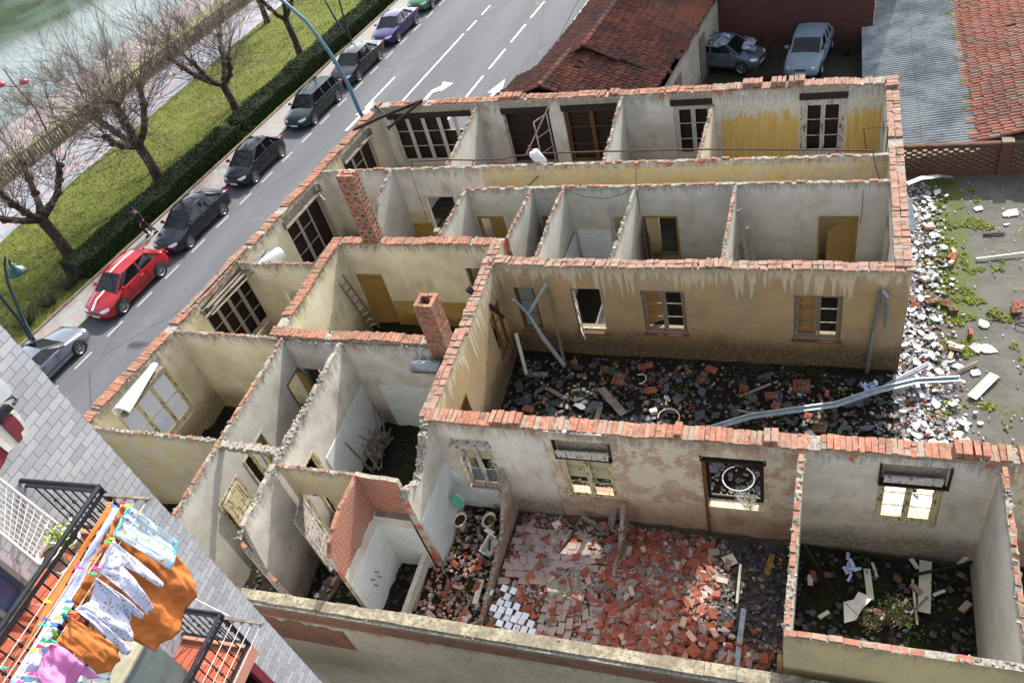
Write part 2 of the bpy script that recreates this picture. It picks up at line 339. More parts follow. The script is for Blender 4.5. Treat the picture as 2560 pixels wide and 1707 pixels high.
# ------------------------------------------------------------------ walls of the ruin
GROUP_W = None
class Wall:
    """straight wall: p0->p1 centre line, left side (looking p0->p1) gets material slot 0, right side slot 1, broken edges slot 2"""
    def __init__(s, name, label, p0, p1, th, top, mats, openings=(), cat='ruined wall', base=-.15, jag=.03, uo=0.0, step=.16, capmat=None, bulge=0.0):
        s.p0 = Vector((p0[0], p0[1])); s.p1 = Vector((p1[0], p1[1])); s.L = (s.p1 - s.p0).length
        s.d = (s.p1 - s.p0) / s.L; s.nrm = Vector((-s.d.y, s.d.x)); s.th = th; s.top = top; s.base = base; s.ops = list(openings)
        mb = MB()
        br = {0.0, round(s.L, 4)}
        for o in openings: br.add(max(0, round(o[0], 4))); br.add(min(round(s.L, 4), round(o[1], 4)))
        if not isinstance(top, (int, float)):
            for u, z in top: 
                if 0 < u < s.L: br.add(round(u, 4))
        br = sorted(br); us = []
        for a, b in zip(br, br[1:]):
            k = max(1, int((b - a) / step))
            us += [a + (b - a) * i / k for i in range(k)]
        us.append(br[-1])
        rr = random.Random(len(label) + int(s.L * 100) + int(p0[0] * 10)); zt = [s.topz(u) + rr.uniform(-jag, jag) * (1.0) for u in us]
        for o in openings:
            for i, u in enumerate(us):
                if o[0] <= u <= o[1] and o[3] > s.topz(u) - .05: zt[i] = max(zt[i], 0)
        def P(u, side, z):
            w = s.th / 2 * side
            q = s.p0 + s.d * u + s.nrm * w
            return (q.x, q.y, z)
        hv = []
        for i in range(len(us) - 1):
            a, b = us[i], us[i + 1]; mid = (a + b) / 2
            cuts = sorted([(o[2], o[3]) for o in openings if o[0] < mid < o[1]])
            iv = []; z = base
            for c in cuts:
                if c[0] > z + .001: iv.append((z, c[0], True, True))
                z = max(z, c[1])
            if z < min(zt[i], zt[i + 1]) - .01: iv.append((z, None, True, False))
            for z0, z1, *_ in iv:
                za, zb = (zt[i], zt[i + 1]) if z1 is None else (z1, z1)
                # left side (side=+1): outward normal +nrm
                uo_ = uo
                mb.face([P(b, 1, z0), P(a, 1, z0), P(a, 1, za), P(b, 1, zb)], [(b + uo_, z0), (a + uo_, z0), (a + uo_, za), (b + uo_, zb)], 0)
                mb.face([P(a, -1, z0), P(b, -1, z0), P(b, -1, zb), P(a, -1, za)], [(a + uo_, z0), (b + uo_, z0), (b + uo_, zb), (a + uo_, za)], 1)
                tm = 2 if z1 is None else 1
                mb.face([P(a, -1, za), P(b, -1, zb), P(b, 1, zb), P(a, 1, za)], [(a, za), (b, zb), (b + .1, zb), (a + .1, za)], tm)
                if z0 > base + .01: mb.face([P(a, 1, z0), P(b, 1, z0), P(b, -1, z0), P(a, -1, z0)], [(a, z0)] * 4, 1)
        for o in openings:
            for u, sg in ((o[0], 1), (o[1], -1)):
                if u <= .01 or u >= s.L - .01: continue
                z1 = min(o[3], s.topz(u) - .0)
                pts = [P(u, -1, o[2]), P(u, 1, o[2]), P(u, 1, z1), P(u, -1, z1)]
                if sg < 0: pts = pts[::-1]
                mb.face(pts, [(u, o[2]), (u + th, o[2]), (u + th, z1), (u, z1)] if sg > 0 else [(u, z1), (u + th, z1), (u + th, o[2]), (u, o[2])], 1)
        for i, u in ((0, us[0]), (-1, us[-1])):
            pts = [P(u, -1, base), P(u, 1, base), P(u, 1, zt[i]), P(u, -1, zt[i])]
            if i == 0: pts = pts[::-1]
            mb.face(pts, [(0, base), (th, base), (th, zt[i]), (0, zt[i])] if i else [(0, zt[0]), (th, zt[0]), (th, base), (0, base)], 3)
        loc = ((s.p0.x + s.p1.x) / 2, (s.p0.y + s.p1.y) / 2, 0)
        m0, m1 = mats[0], mats[1]
        s.o = mb.build(name, [m0, m1, capmat or M['mortarw'], mats[2] if len(mats) > 2 else M['core']], loc=loc)
        tag(s.o, label, cat)
        s.us, s.zt = us, zt
    def topz(s, u):
        if isinstance(s.top, (int, float)): return s.top
        T = s.top
        if u <= T[0][0]: return T[0][1]
        for (a, za), (b, zb) in zip(T, T[1:]):
            if u <= b: return za + (zb - za) * (u - a) / max(1e-6, b - a)
        return T[-1][1]
    def pt(s, u, w, z):
        q = s.p0 + s.d * u + s.nrm * w
        return Vector((q.x, q.y, z))
    def u_of(s, x, y): return (Vector((x, y)) - s.p0).dot(s.d)
    def cope(s, mat, u0=0.0, u1=None, style='header', z=None, name='brick_coping', gap=.06, seed=1, over=.02, raised=(), skip=()):
        u1 = s.L if u1 is None else u1; rr = random.Random(seed + int(s.L * 7)); mb = MB()
        M3 = Matrix((Vector((s.d.x, s.d.y, 0)), Vector((s.nrm.x, s.nrm.y, 0)), Vector((0, 0, 1)))).transposed()
        def br(u, w, zz, l, b, h, j=1.0):
            Mj = M3 @ Matrix.Rotation(rr.uniform(-.05, .05) * j, 3, 'Z') @ Matrix.Rotation(rr.uniform(-.03, .03) * j, 3, 'X') @ Matrix.Rotation(rr.uniform(-.03, .03) * j, 3, 'Y')
            q = s.pt(u, w, zz + h / 2)
            n0 = len(mb.v); mb.box(q, (l, b, h), M=Mj, jit=.005)
        u = u0
        while u < u1 - .05:
            if any(a < u < b for a, b in skip) or rr.random() < gap: u += .12; continue
            if noise.noise(Vector((u * .9, seed, 0))) > .38 and style != 'stretcher': u += .13; continue
            zz = (s.topz(u) if z is None else z) + .022 * math.sin(u * 1.9 + seed) + .012 * math.sin(u * 5.3)
            if style == 'header':
                l = rr.uniform(.10, .125)
                if rr.random() < .12: br(u + l / 2, s.th * .25, zz - .01, l, s.th * .5, .06); br(u + l / 2, -s.th * .25, zz - .01 + rr.uniform(-.02, .02), l, s.th * .48, .06)
                else: br(u + l / 2, rr.uniform(-.015, .015), zz - .01 + rr.uniform(-.012, .012), l, s.th + over, .065)
                u += l + rr.uniform(.004, .02)
            elif style == 'cobble':
                l = rr.choice((.12, .24, .24)) * rr.uniform(.9, 1.05)
                br(u + l / 2, s.th * .26 + rr.uniform(-.01, .01), zz - .015 + rr.uniform(-.015, .015), l, s.th * .47, .07)
                l2 = l
                br(u + l / 2 + rr.uniform(-.03, .03), -s.th * .26, zz - .015 + rr.uniform(-.015, .015), l2 * .95, s.th * .47, .07)
                u += l + rr.uniform(.006, .03)
            else:
                l = rr.uniform(.2, .27)
                br(u + l / 2, rr.uniform(-.01, .01), zz - .03 + rr.uniform(-.02, .015), l, max(.07, s.th * .8), .06)
                u += l + rr.uniform(.01, .05)
        for a, b, h in raised:
            u = a
            while u < b - .05:
                l = rr.uniform(.11, .24); zz = s.topz(u) if z is None else z; k = 0
                while k * .07 < h:
                    br(u + l / 2, rr.uniform(-.02, .02), zz + .05 + k * .07, l * rr.uniform(.8, 1), s.th * rr.uniform(.8, 1.0), .065); k += 1
                u += l + .015
        if mb.v: return mb.build(name, mat, s.o)
    def rubble(s, mat, u0=0, u1=None, n=60, sz=.05, name='broken_edge', seed=3, amp=.04):
        """crumbling plaster and mortar lumps along the top edge"""
        u1 = s.L if u1 is None else u1; rr = random.Random(seed + int(s.L * 13)); mb = MB()
        for i in range(n):
            u = rr.uniform(u0, u1); r = rr.uniform(.3, .95) * sz
            q = s.pt(u, rr.uniform(-s.th * .5, s.th * .5), s.topz(u) + rr.uniform(-.6, .5) * sz)
            Mj = Matrix.Rotation(rr.uniform(0, 6), 3, Vector((rr.random(), rr.random(), rr.random() + .1)).normalized())
            mb.box(q, (r * 2, r * 1.5, r), M=Mj, jit=r * .35)
        return mb.build(name, mat, s.o)
    def M3(s): return Matrix((Vector((s.d.x, s.d.y, 0)), Vector((s.nrm.x, s.nrm.y, 0)), Vector((0, 0, 1)))).transposed()
    def lbox(s, mb, u, w, z, du, dw, dz, jit=0): mb.box(s.pt(u, w, z), (du, dw, dz), M=s.M3(), jit=jit)
    def window(s, u0, u1, z0, z1, w, mat, leaves=2, bars=2, back=None, backw=.1, sill=None, pane=None, name='window', fr=.06, skipleaf=(), sillw=None, label=None, mull=.09):
        """frame with leaves at across-offset w; back = shutter material behind"""
        mb = MB(); H = z1 - z0
        for u in (u0 + fr / 2, u1 - fr / 2): s.lbox(mb, u, w, (z0 + z1) / 2, fr, .07, H)
        for z in (z0 + fr / 2, z1 - fr / 2): s.lbox(mb, (u0 + u1) / 2, w, z, u1 - u0 - 2 * fr, .066, fr)
        fo = mb.build(name, mat, s.o)
        if label: fo['label'] = label
        a, b = u0 + fr, u1 - fr; lw = (b - a) / leaves
        for k in range(leaves):
            if k in skipleaf: continue
            mb = MB(); x0 = a + k * lw + .004; x1 = x0 + lw - .008; st = mull / 2
            for u in (x0 + st / 2, x1 - st / 2): s.lbox(mb, u, w + .01, (z0 + z1) / 2, st, .05, H - 2 * fr - .01)
            for z in (z0 + fr + st / 2, z1 - fr - st / 2): s.lbox(mb, (x0 + x1) / 2, w + .01, z, x1 - x0 - 2 * st, .046, st)
            for q in range(bars):
                z = z0 + fr + (H - 2 * fr) * (q + 1) / (bars + 1); s.lbox(mb, (x0 + x1) / 2, w + .01, z, x1 - x0 - 2 * st, .03, .028)
            mb.build('casement', mat, fo)
        if pane:
            mb = MB(); s.lbox(mb, (u0 + u1) / 2, w - .0, (z0 + z1) / 2, u1 - u0 - 2 * fr, .005, H - 2 * fr); mb.build('pane', pane, fo)
        if back:
            mb = MB(); s.lbox(mb, (u0 + u1) / 2, backw, (z0 + z1) / 2, u1 - u0, .03, H); mb.build('shutter', back, fo)
        if sill:
            mb = MB(); sw = sillw if sillw is not None else w; s.lbox(mb, (u0 + u1) / 2, sw, z0 - .03, u1 - u0 + .08, .22, .05); mb.build('sill', sill, fo)
        return fo
    def casement(s, fo, hu, w, z0, z1, width, ang, mat, bars=2, st=.05, name='casement'):
        """an open leaf hinged at (hu,w), swung by ang from the wall direction"""
        mb = MB(); H = z1 - z0; h = s.pt(hu, w, 0)
        d = Matrix.Rotation(ang, 2) @ s.d; D = Vector((d.x, d.y, 0)); Nn = Vector((-d.y, d.x, 0)); M3 = Matrix((D, Nn, Vector((0, 0, 1)))).transposed()
        for u in (st / 2, width - st / 2): mb.box(h + D * u + Vector((0, 0, (z0 + z1) / 2)), (st, .04, H), M=M3)
        for z in [z0 + st / 2, z1 - st / 2] + [z0 + H * (q + 1) / (bars + 1) for q in range(bars)]:
            mb.box(h + D * width / 2 + Vector((0, 0, z)), (width - 2 * st, .035, st * (1 if z in (z0 + st / 2, z1 - st / 2) else .55)), M=M3)
        return mb.build(name, mat, fo)
    def door(s, u0, u1, z1, w, fmat, leafmat=None, ang=0, hinge=0, z0=0.0, name='door_frame', lw=None, panels=3, label=None):
        mb = MB(); fr = .07
        for u in (u0 + fr / 2, u1 - fr / 2): s.lbox(mb, u, 0, (z0 + z1) / 2, fr, s.th + .03, z1 - z0)
        s.lbox(mb, (u0 + u1) / 2, 0, z1 - fr / 2, u1 - u0 - 2 * fr, s.th + .026, fr)
        fo = mb.build(name, fmat, s.o)
        if label: fo['label'] = label
        if leafmat:
            W_ = lw or (u1 - u0 - 2 * fr); hu = u0 + fr if hinge == 0 else u1 - fr
            base = s.d if hinge == 0 else -s.d
            d = Matrix.Rotation(ang, 2) @ base; D = Vector((d.x, d.y, 0)); Nn = Vector((-d.y, d.x, 0)); M3 = Matrix((D, Nn, Vector((0, 0, 1)))).transposed()
            h = s.pt(hu, w, 0); mb = MB(); H = z1 - z0 - fr - .03
            zc = (z0 + z1 - fr) / 2
            mb.box(h + D * W_ / 2 + Vector((0, 0, zc)), (W_, .02, H), M=M3)
            for u in (.05, W_ - .05): mb.box(h + D * u + Vector((0, 0, zc)), (.1, .045, H), M=M3)
            for k in range(panels + 1):
                z = z0 + .06 + (H - .12) * k / panels
                mb.box(h + D * W_ / 2 + Vector((0, 0, z)), (W_ - .2, .045, .12), M=M3)
                if k < panels: 
                    zz = z + (H - .12) / panels / 2; mb.box(h + D * W_ / 2 + Vector((0, 0, zz)), (W_ - .34, .034, (H - .12) / panels - .26), M=M3)
            leaf = mb.build('door_leaf', leafmat, fo)
        return fo
    def lintel(s, u0, u1, z0, z1, w, mat, dep=.16, name='shutter_box', depth_in=.05):
        """old roller shutter box: open dark recess with boards"""
        mb = MB()
        for u in (u0 + .02, u1 - .02): s.lbox(mb, u, w, (z0 + z1) / 2, .04, dep, z1 - z0)
        s.lbox(mb, (u0 + u1) / 2, w - .02, z0 + .03, u1 - u0, dep + .02, .04)
        o = mb.build(name, mat, s.o); mb = MB(); s.lbox(mb, (u0 + u1) / 2, -.06, (z0 + z1) / 2 + .02, u1 - u0 - .08, .03, z1 - z0 - .04); mb.build('recess_back', M['pink'] if 0 else M['mortar'], s.o); return o
    def patch(s, name, u0, u1, z0, z1, side, mat, th=.02, uo=0, jag=0, label=None, top=None):
        """flat lining (tiles, dado) proud of the wall face"""
        mb = MB(); w0 = side * s.th / 2; w1 = side * (s.th / 2 + th)
        rr = random.Random(5); cutu = sorted({round(u0, 3), round(u1, 3)} | {round(q, 3) for o in s.ops for q in (o[0], o[1]) if u0 < q < u1}); us = []
        for a, b in zip(cutu, cutu[1:]):
            k = max(1, int((b - a) / .15)); us += [a + (b - a) * i / k for i in range(k)]
        us.append(cutu[-1]); n = len(us) - 1
        zs = [(z1 if top is None else top(u)) + rr.uniform(-jag, jag) for u in us]
        for i in range(n):
            a, b = us[i], us[i + 1]; mid = (a + b) / 2; cuts = [(o[2], o[3]) for o in s.ops if o[0] < mid < o[1]]; lo = [(z0, None)]
            if cuts:
                c0, c1_ = cuts[0]; lo = []
                if c0 > z0: lo.append((z0, min(c0, zs[i], zs[i + 1])))
                if c1_ < min(zs[i], zs[i + 1]): lo.append((c1_, None))
            for zl, zh in lo:
                ha, hb = (zs[i], zs[i + 1]) if zh is None else (zh, zh)
                f = [s.pt(a, w1, zl), s.pt(b, w1, zl), s.pt(b, w1, hb), s.pt(a, w1, ha)]; uv = [(a, zl), (b, zl), (b, hb), (a, ha)]
                if side > 0: f = f[::-1]; uv = uv[::-1]
                mb.face(f, uv)
                mb.face([s.pt(a, w1, ha), s.pt(b, w1, hb), s.pt(b, w0, hb), s.pt(a, w0, ha)], [(a, 0)] * 4)
        for u, z in ((us[0], zs[0]), (us[-1], zs[-1])): mb.face([s.pt(u, w1, z0), s.pt(u, w0, z0), s.pt(u, w0, z), s.pt(u, w1, z)], [(u, z0)] * 4)
        o = mb.build(name, mat, s.o)
        if label: o['label'] = label
        return o

H = 3.9
W_ = {}
# --- back wall (north), p0 west -> p1 east ; left side = north(outer), right = south(inner)
bw = Wall('ruined_wall', 'long back wall of the ruin with five windows, nearest the tiled house', (-18.9, 28.6), (2.31, 28.1), .45, [(0, 4.02), (8, 4.02), (14.5, 3.95), (21.3, 3.93)], (M['oldwhite'], M['white']),
          openings=[(.75, 4.75, 1.2, 3.7), (6.25, 8.3, 1.0, 3.6), (8.9, 11.15, 1.0, 3.6), (13.4, 14.85, 1.15, 3.5), (18.05, 19.6, 1.1, 3.5)], uo=0)
W_['bw'] = bw
# inner lining by rooms: cream / pale / yellow
bw.patch('yellow_plaster', 15.2, 18.0, -.1, 3.75, -1, M['yellow2'], .012, jag=.03); bw.patch('yellow_plaster', 19.65, 20.9, -.1, 3.8, -1, M['yellow2'], .012)
bw.cope(M['cope'], .2, 21.2, 'cobble', gap=.03, raised=[(6.2, 7.2, .14), (10.9, 11.2, .07)], skip=[(14.9, 21.2)])
bw.cope(M['copep'], 14.9, 21.1, 'header', gap=.05, raised=[(16.0, 16.7, .16), (17.0, 17.5, .16), (17.6, 18.2, .2)], seed=4)
bw.window(.75, 4.75, 1.2, 3.55, -.12, M['wwhite'], leaves=5, bars=2, back=None, label='wide five-leaf window with flaking white paint', mull=.17)
mb = MB(); bw.lbox(mb, 2.1, .1, 2.35, 2.7, .04, 2.3); bw.lbox(mb, 4.1, .1, 1.9, 1.3, .04, 1.4); mb.build('shutter', M['shut'], kids(bw.o)[-1])
f = bw.window(6.25, 8.3, 1.0, 3.5, -.05, M['wgrey'], leaves=2, bars=2, skipleaf=(0, 1), back=M['shut'], backw=.12)
bw.casement(f, 6.32, -.2, 1.1, 3.4, .8, R(-75), M['wflakew']); bw.casement(f, 8.2, -.2, 1.1, 3.4, .8, R(180 + 62), M['wflakew'])
bw.window(8.9, 11.15, 1.0, 3.45, -.05, M['wbrown'], leaves=2, bars=2, back=M['shut'], backw=.12, mull=.16)
bw.window(13.4, 14.85, 1.15, 3.4, -.12, M['wwhite'], leaves=2, bars=2, back=M['shut'], backw=.12, mull=.16, fr=.1)
bw.window(18.05, 19.6, 1.1, 3.4, -.14, M['wflakew'], leaves=2, bars=2, back=M['shut'], backw=.12, mull=.15, fr=.16)
for a, b in ((.7, 4.8), (6.2, 8.35), (8.85, 11.2), (13.3, 14.9), (18.0, 19.65)):
    mb = MB(); bw.lbox(mb, (a + b) / 2, -.16, 3.6, b - a, .22, .2, jit=.01); mb.cyl(bw.pt(a + .02, -.27, 3.5), bw.pt(b - .02, -.27, 3.5), .05, 8); mb.build('shutter_box', M['wdark'], bw.o); mb = MB(); bw.lbox(mb, (a + b) / 2, -.215, 3.83, b - a, .05, .25); mb.build('concrete_lintel', M['mortar'], bw.o)
# --- east wall, p0 south -> p1 north ; left = west(inner) right = east(outer)
ew = Wall('ruined_wall', 'right-hand end wall of the ruin, pink brick top in the sun beside the white rubble', (2.12, 17.9), (2.09, 28.0), .42, 3.92, (M['whitecool'], M['oldwhite']), openings=[(2.0, 3.6, 0.9, 3.2), (7.9, 8.9, 1.2, 3.3)])
ew.cope(M['copep'], 0, 10.1, 'cobble', gap=.02, seed=9, raised=[(9.5, 10.1, .1)])
ew.window(2.0, 3.6, .9, 3.1, .02, M['wgrey'], leaves=2, bars=1); ew.window(7.9, 8.9, 1.2, 3.2, .02, M['wgrey'], leaves=1, bars=1)
# --- street wall p0 south -> p1 north ; left = west(outer), right=east(inner)
sw = Wall('ruined_wall', 'street-side wall of the ruin topped with bright orange bricks along the road', (-20.75, 7.0), (-18.72, 28.5), .42, [(0, 3.9), (21, 3.9), (21.6, 4.0)], (M['oldwhite'], M['cream']),
          openings=[(3.95, 6.25, 1.1, 3.7), (8.5, 11.0, 1.1, 3.75), (13.6, 16.05, 1.0, 3.75), (18.0, 20.4, 1.3, 3.7)])
sw.cope(M['cope'], .0, 21.2, 'header', gap=.05, seed=12, skip=[(11.5, 11.8)])
sw.rubble(M['mortarw'], 0, 17, 150, .045)
sw.window(3.95, 6.25, 1.1, 3.1, -.05, M['wflake'], leaves=3, bars=1, mull=.12, label='three-leaf window with flaking cream paint')
sw.window(8.5, 11.0, 1.1, 3.35, -.08, M['wlight'], leaves=4, bars=2, back=M['shut'], backw=.13, mull=.12)
f = sw.window(13.6, 16.05, 1.0, 3.4, -.05, M['wlight'], leaves=3, bars=2, skipleaf=(2,), back=M['shut'], backw=.13, mull=.12)
sw.casement(f, 15.95, -.22, 1.05, 3.35, .75, R(180 + 55), M['wlight'])
f = sw.window(18.0, 20.4, 1.3, 3.4, -.05, M['wlight'], leaves=3, bars=2, back=M['shut'], backw=.13, skipleaf=(2,))
for a, b in ((8.45, 11.05), (13.5, 16.1), (18.0, 20.4)): sw.lintel(a, b, 3.35, 3.7, -.24, M['wgrey'], dep=.2)
# splintered shutter boards hanging over the third window
mb = MB(); rr = random.Random(4)
for k in range(7):
    u = 8.3 + rr.uniform(0, .5); a = sw.pt(8.3 + rr.uniform(-.2, .5), -.2 - .09 * k + rr.uniform(-.03, .03), 3.62 + rr.uniform(-.05, .12)); b = sw.pt(11.1 + rr.uniform(-.6, .5), -.2 - .09 * k + rr.uniform(-.06, .06), 3.62 + rr.uniform(-.08, .15))
    mb.bar(a, b, .085, .02)
mb.bar(sw.pt(8.0, .02, 3.98), sw.pt(11.6, -.12, 4.02), .13, .03)
mb.build('splintered_board', M['wgrey'], sw.o)
# --- corridor walls (p0 west -> p1 east), left = north face, right = south face
c1 = Wall('ruined_wall', 'corridor wall behind the row of small rooms, yellow band on its right part', (-19.0, 23.6), (1.93, 23.42), .13, 3.9, (M['white'], M['white']), openings=[(4.25, 5.6, 0, 2.68), (5.72, 6.1, 1.3, 2.68), (9.0, 9.9, 0, 2.6), (13.5, 14.4, 0, 2.6)], jag=.03)
c1.patch('yellow_plaster', 7.05, 20.9, 0.0, 3.72, -1, M['yellow'], .012, jag=.05)
c1.patch('painted_dado', 3.2, 4.22, 0, 1.9, -1, M['creamy'], .008)
c1.cope(M['cope'], 0, 20.9, 'stretcher', gap=.55, seed=3); c1.rubble(M['mortar'], 0, 20.9, 190, .04)
c1.door(4.25, 5.6, 2.68, 0, M['wwhite']); c1.window(5.72, 6.1, 1.3, 2.68, 0, M['wwhite'], leaves=1, bars=2, fr=.05)
c2 = Wall('ruined_wall', 'long inner wall carrying the doorways of the small white rooms', (-12.05, 22.08), (1.93, 21.98), .13, 3.9, (M['yellow'], M['whitecool']), openings=[(.15, 1.2, 0, 2.72), (2.7, 3.55, 0, 2.75), (5.2, 5.95, 1.1, 2.72), (6.35, 7.55, 0, 2.7), (12.0, 13.18, 0, 2.66)], jag=.03)
c2.cope(M['cope'], 0, 13.9, 'stretcher', gap=.5, seed=6); c2.rubble(M['mortar'], 0, 13.9, 150, .04)
c2.door(.15, 1.2, 2.72, 0, M['wdoor'], M['wdoor'], R(12), 1, lw=.5); c2.door(2.7, 3.55, 2.75, -.07, M['wdoor'], M['wdoor'], R(-80), 0, label=None)
c2.door(6.35, 7.55, 2.7, -.07, M['wdoor'], M['wgrey'], R(-70), 0); c2.door(12.0, 13.18, 2.66, -.07, M['wdoor'], M['wdoor'], R(38), 1, label='door frame with its ochre panelled door ajar')
c2.window(5.2, 5.95, 1.1, 2.72, 0, M['wwhite'], leaves=1, bars=1, fr=.05)
c2.patch('wall_tiles', 3.95, 5.15, 0, 2.14, -1, M['tilew'], .015)
# --- courtyard wall
cw = Wall('ruined_wall', 'ochre courtyard wall with four windows and pale rain runs', (-9.65, 17.92), (2.33, 17.92), .36, [(0, 4.0), (1.4, 3.95), (2.0, 3.9), (6.5, 3.9), (6.9, 3.9), (12, 3.9)], (M['whitecool'], M['ochre']),
          openings=[(.55, 1.25, 1.2, 3.03), (2.46, 3.44, 1.22, 3.05), (4.67, 5.99, 1.3, 3.04), (9.07, 10.36, 1.3, 3.0)], jag=.015)
cw.cope(M['copep'], 0, 6.6, 'cobble', gap=.04, seed=21); cw.cope(M['copep'], 7.3, 11.9, 'cobble', gap=.02, seed=22)
cw.cope(M['copep'], 6.65, 7.35, 'header', z=3.98, gap=0, seed=22)
f = cw.window(.55, 1.25, 1.2, 3.03, -.06, M['wbrown'], leaves=1, bars=2, pane=M['frost'], sill=M['lattbrick'], sillw=-.17)
f = cw.window(2.46, 3.44, 1.22, 3.05, -.06, M['wflakew'], leaves=2, bars=2, skipleaf=(0, 1), sill=M['lattbrick'], sillw=-.17); cw.casement(f, 2.5, -.1, 1.3, 2.95, .62, R(-62), M['wflakew'])
f = cw.window(4.67, 5.99, 1.3, 3.04, -.08, M['wgrey'], leaves=2, bars=2, sill=M['lattbrick'], sillw=-.17, mull=.13)
g = cw.window(9.07, 10.36, 1.3, 3.0, -.08, M['wgrey'], leaves=2, bars=2, sill=M['lattbrick'], sillw=-.17, mull=.14)
def panel_shutter(wall, fo, u0, u1, w, z0, z1, ang=0):
    mb = MB(); wd = u1 - u0; h = wall.pt(u0, w, 0); d = Matrix.Rotation(ang, 2) @ wall.d; D = Vector((d.x, d.y, 0)); N = Vector((-d.y, d.x, 0)); m3 = Matrix((D, N, Vector((0, 0, 1)))).transposed()
    mb.box(h + D * wd / 2 + Vector((0, 0, (z0 + z1) / 2)), (wd, .02, z1 - z0), M=m3)
    for a in (.04, wd - .04): mb.box(h + D * a + Vector((0, 0, (z0 + z1) / 2)), (.08, .04, z1 - z0), M=m3)
    for k in range(4): mb.box(h + D * wd / 2 + Vector((0, 0, z0 + .05 + (z1 - z0 - .1) * k / 3)), (wd - .16, .04, .09), M=m3)
    for k in range(3): mb.box(h + D * wd / 2 + Vector((0, 0, z0 + .05 + (z1 - z0 - .1) * (k + .5) / 3)), (wd - .26, .034, (z1 - z0) / 3 - .25), M=m3)
    mb.build('panel_shutter', M['wdoor2'], fo)
panel_shutter(cw, f, 4.75, 5.25, .12, 1.35, 3.0, R(35)); panel_shutter(cw, g, 9.15, 9.65, .05, 1.35, 2.97)
# --- partitions of the back row, x = const, p0 south -> p1 north ; left = west, right = east
def part(x0, x1, y0, y1, label, mats, th=.10, top=H, ops=(), jag=.05, cg=.35, rub=True, base=-.15, name='partition_wall', seed=1, red=True):
    w = Wall(name, label, (x0, y0), (x1, y1), th, top, mats, ops, cat='partition wall', jag=jag, base=base)
    if red: w.cope(M['cope'], 0, w.L, 'stretcher', gap=cg, seed=seed)
    if rub: w.rubble(M['mortarw'], 0, w.L, int(22 * w.L), .05, seed=seed)
    return w
wc = M['whitecool']
part(-13.42, -13.68, 23.68, 28.25, 'partition right of the wide five-leaf window in the back row', (M['cream'], wc), seed=2)
part(-7.28, -7.45, 23.6, 28.15, 'partition left of the tall pale room in the back row of the ruin', (wc, wc), top=[(0, 3.8), (2.2, 3.85), (2.6, 4.0), (4.5, 3.95)], seed=3, jag=.08)
part(-3.98, -3.96, 23.55, 27.9, 'partition at the left end of the yellow-stained back room', (wc, M['cream']), top=[(0, 3.8), (3.5, 3.7), (4.3, 3.45)], seed=4)
part(-15.85, -15.72, 21.0, 23.5, 'short broken partition beside the leaning tall chimney', (wc, wc), top=[(0, 2.2), (.6, 3.2), (1.2, 3.7), (2.5, 3.9)], seed=5, jag=.07)
part(-12.05, -12.03, 19.2, 22.0, 'partition behind the inner court room, before the brown door', (wc, wc), seed=6, cg=.6)
part(-9.52, -9.5, 19.15, 22.0, 'partition with red brick edge left of the narrow cell', (wc, wc), seed=7, jag=.06)
part(-8.34, -8.3, 18.1, 22.0, 'partition between the narrow cell and the tiled bathroom', (wc, wc), top=[(0, 3.75), (1.5, 3.85), (1.8, 3.95), (3.9, 3.92)], seed=8, jag=.08)
w = part(-5.84, -5.78, 18.1, 22.0, 'partition at the right of the tiled bathroom, ragged white edge', (M['tilew'], wc), seed=9, jag=.09, red=False)
part(-2.57, -2.57, 18.1, 22.0, 'partition with leaning planks beside it, left of the ajar ochre door', (wc, wc), seed=10)
w = Wall('partition_wall', 'low white tiled bathroom side lining', (-8.22, 18.15), (-8.2, 21.9), .05, 2.1, (M['tilew'], M['tilew']), cat='tiled lining', jag=0, capmat=M['mortar'])
# --- inner room (brick rimmed)
ir_n = Wall('ruined_wall', 'rear wall of the brick-rimmed inner room with the ladder door', (-16.0, 19.0), (-9.6, 19.0), .36, H, (wc, M['cream']), openings=[(.35, 1.4, 0, 2.55), (4.8, 5.35, 1.4, 2.9)], jag=.01)
ir_n.cope(M['cope'], .3, 6.3, 'header', gap=.01, seed=31); ir_n.door(.35, 1.4, 2.55, .0, M['wdoor'], M['wdoor'], R(10), 1)
ir_n.window(4.8, 5.35, 1.4, 2.9, 0, M['wbrown'], leaves=1, bars=0, fr=.05)
ir_n.patch('painted_dado', 1.45, 4.7, 0, 1.3, -1, M['creamy'], .01)
ir_w = Wall('ruined_wall', 'left wall of the brick-rimmed inner room, ladder leaning on it', (-15.82, 14.2), (-16.0, 19.18), .36, H, (M['cream'], M['cream']), jag=.01)
ir_w.cope(M['cope'], .0, 4.98, 'header', gap=.01, seed=32)
ir_s = Wall('ruined_wall', 'near wall of the brick-rimmed inner room', (-15.64, 14.33), (-9.6, 14.36), .34, H, (M['cream'], M['whitecool']), openings=[(.35, 1.2, 0, 2.62)], jag=.01)
ir_s.cope(M['cope'], .0, 5.5, 'header', gap=.01, seed=33)
ir_s.door(.35, 1.2, 2.62, 0, M['wgrey'], M['wdoor'], R(-20), 1)
ww = Wall('ruined_wall', 'stained wing wall between the courtyard and the inner room', (-9.45, 11.5), (-9.77, 18.85), .36, [(0, 3.9), (3.1, 3.9), (3.2, 3.75), (3.9, 3.8), (4.0, 3.9), (7.4, 3.95)], (M['white'], M['ochre']), openings=[(4.85, 5.9, .9, 2.9), (1.2, 2.0, 0, 2.65)], jag=.02)
ww.cope(M['copep'], 0, 7.3, 'cobble', gap=.05, seed=34)
ww.window(4.85, 5.9, .9, 2.85, -.06, M['wbrown'], leaves=2, bars=2, sill=M['lattbrick'], sillw=-.18); ww.door(1.2, 2.0, 2.65, 0, M['wbrown'])
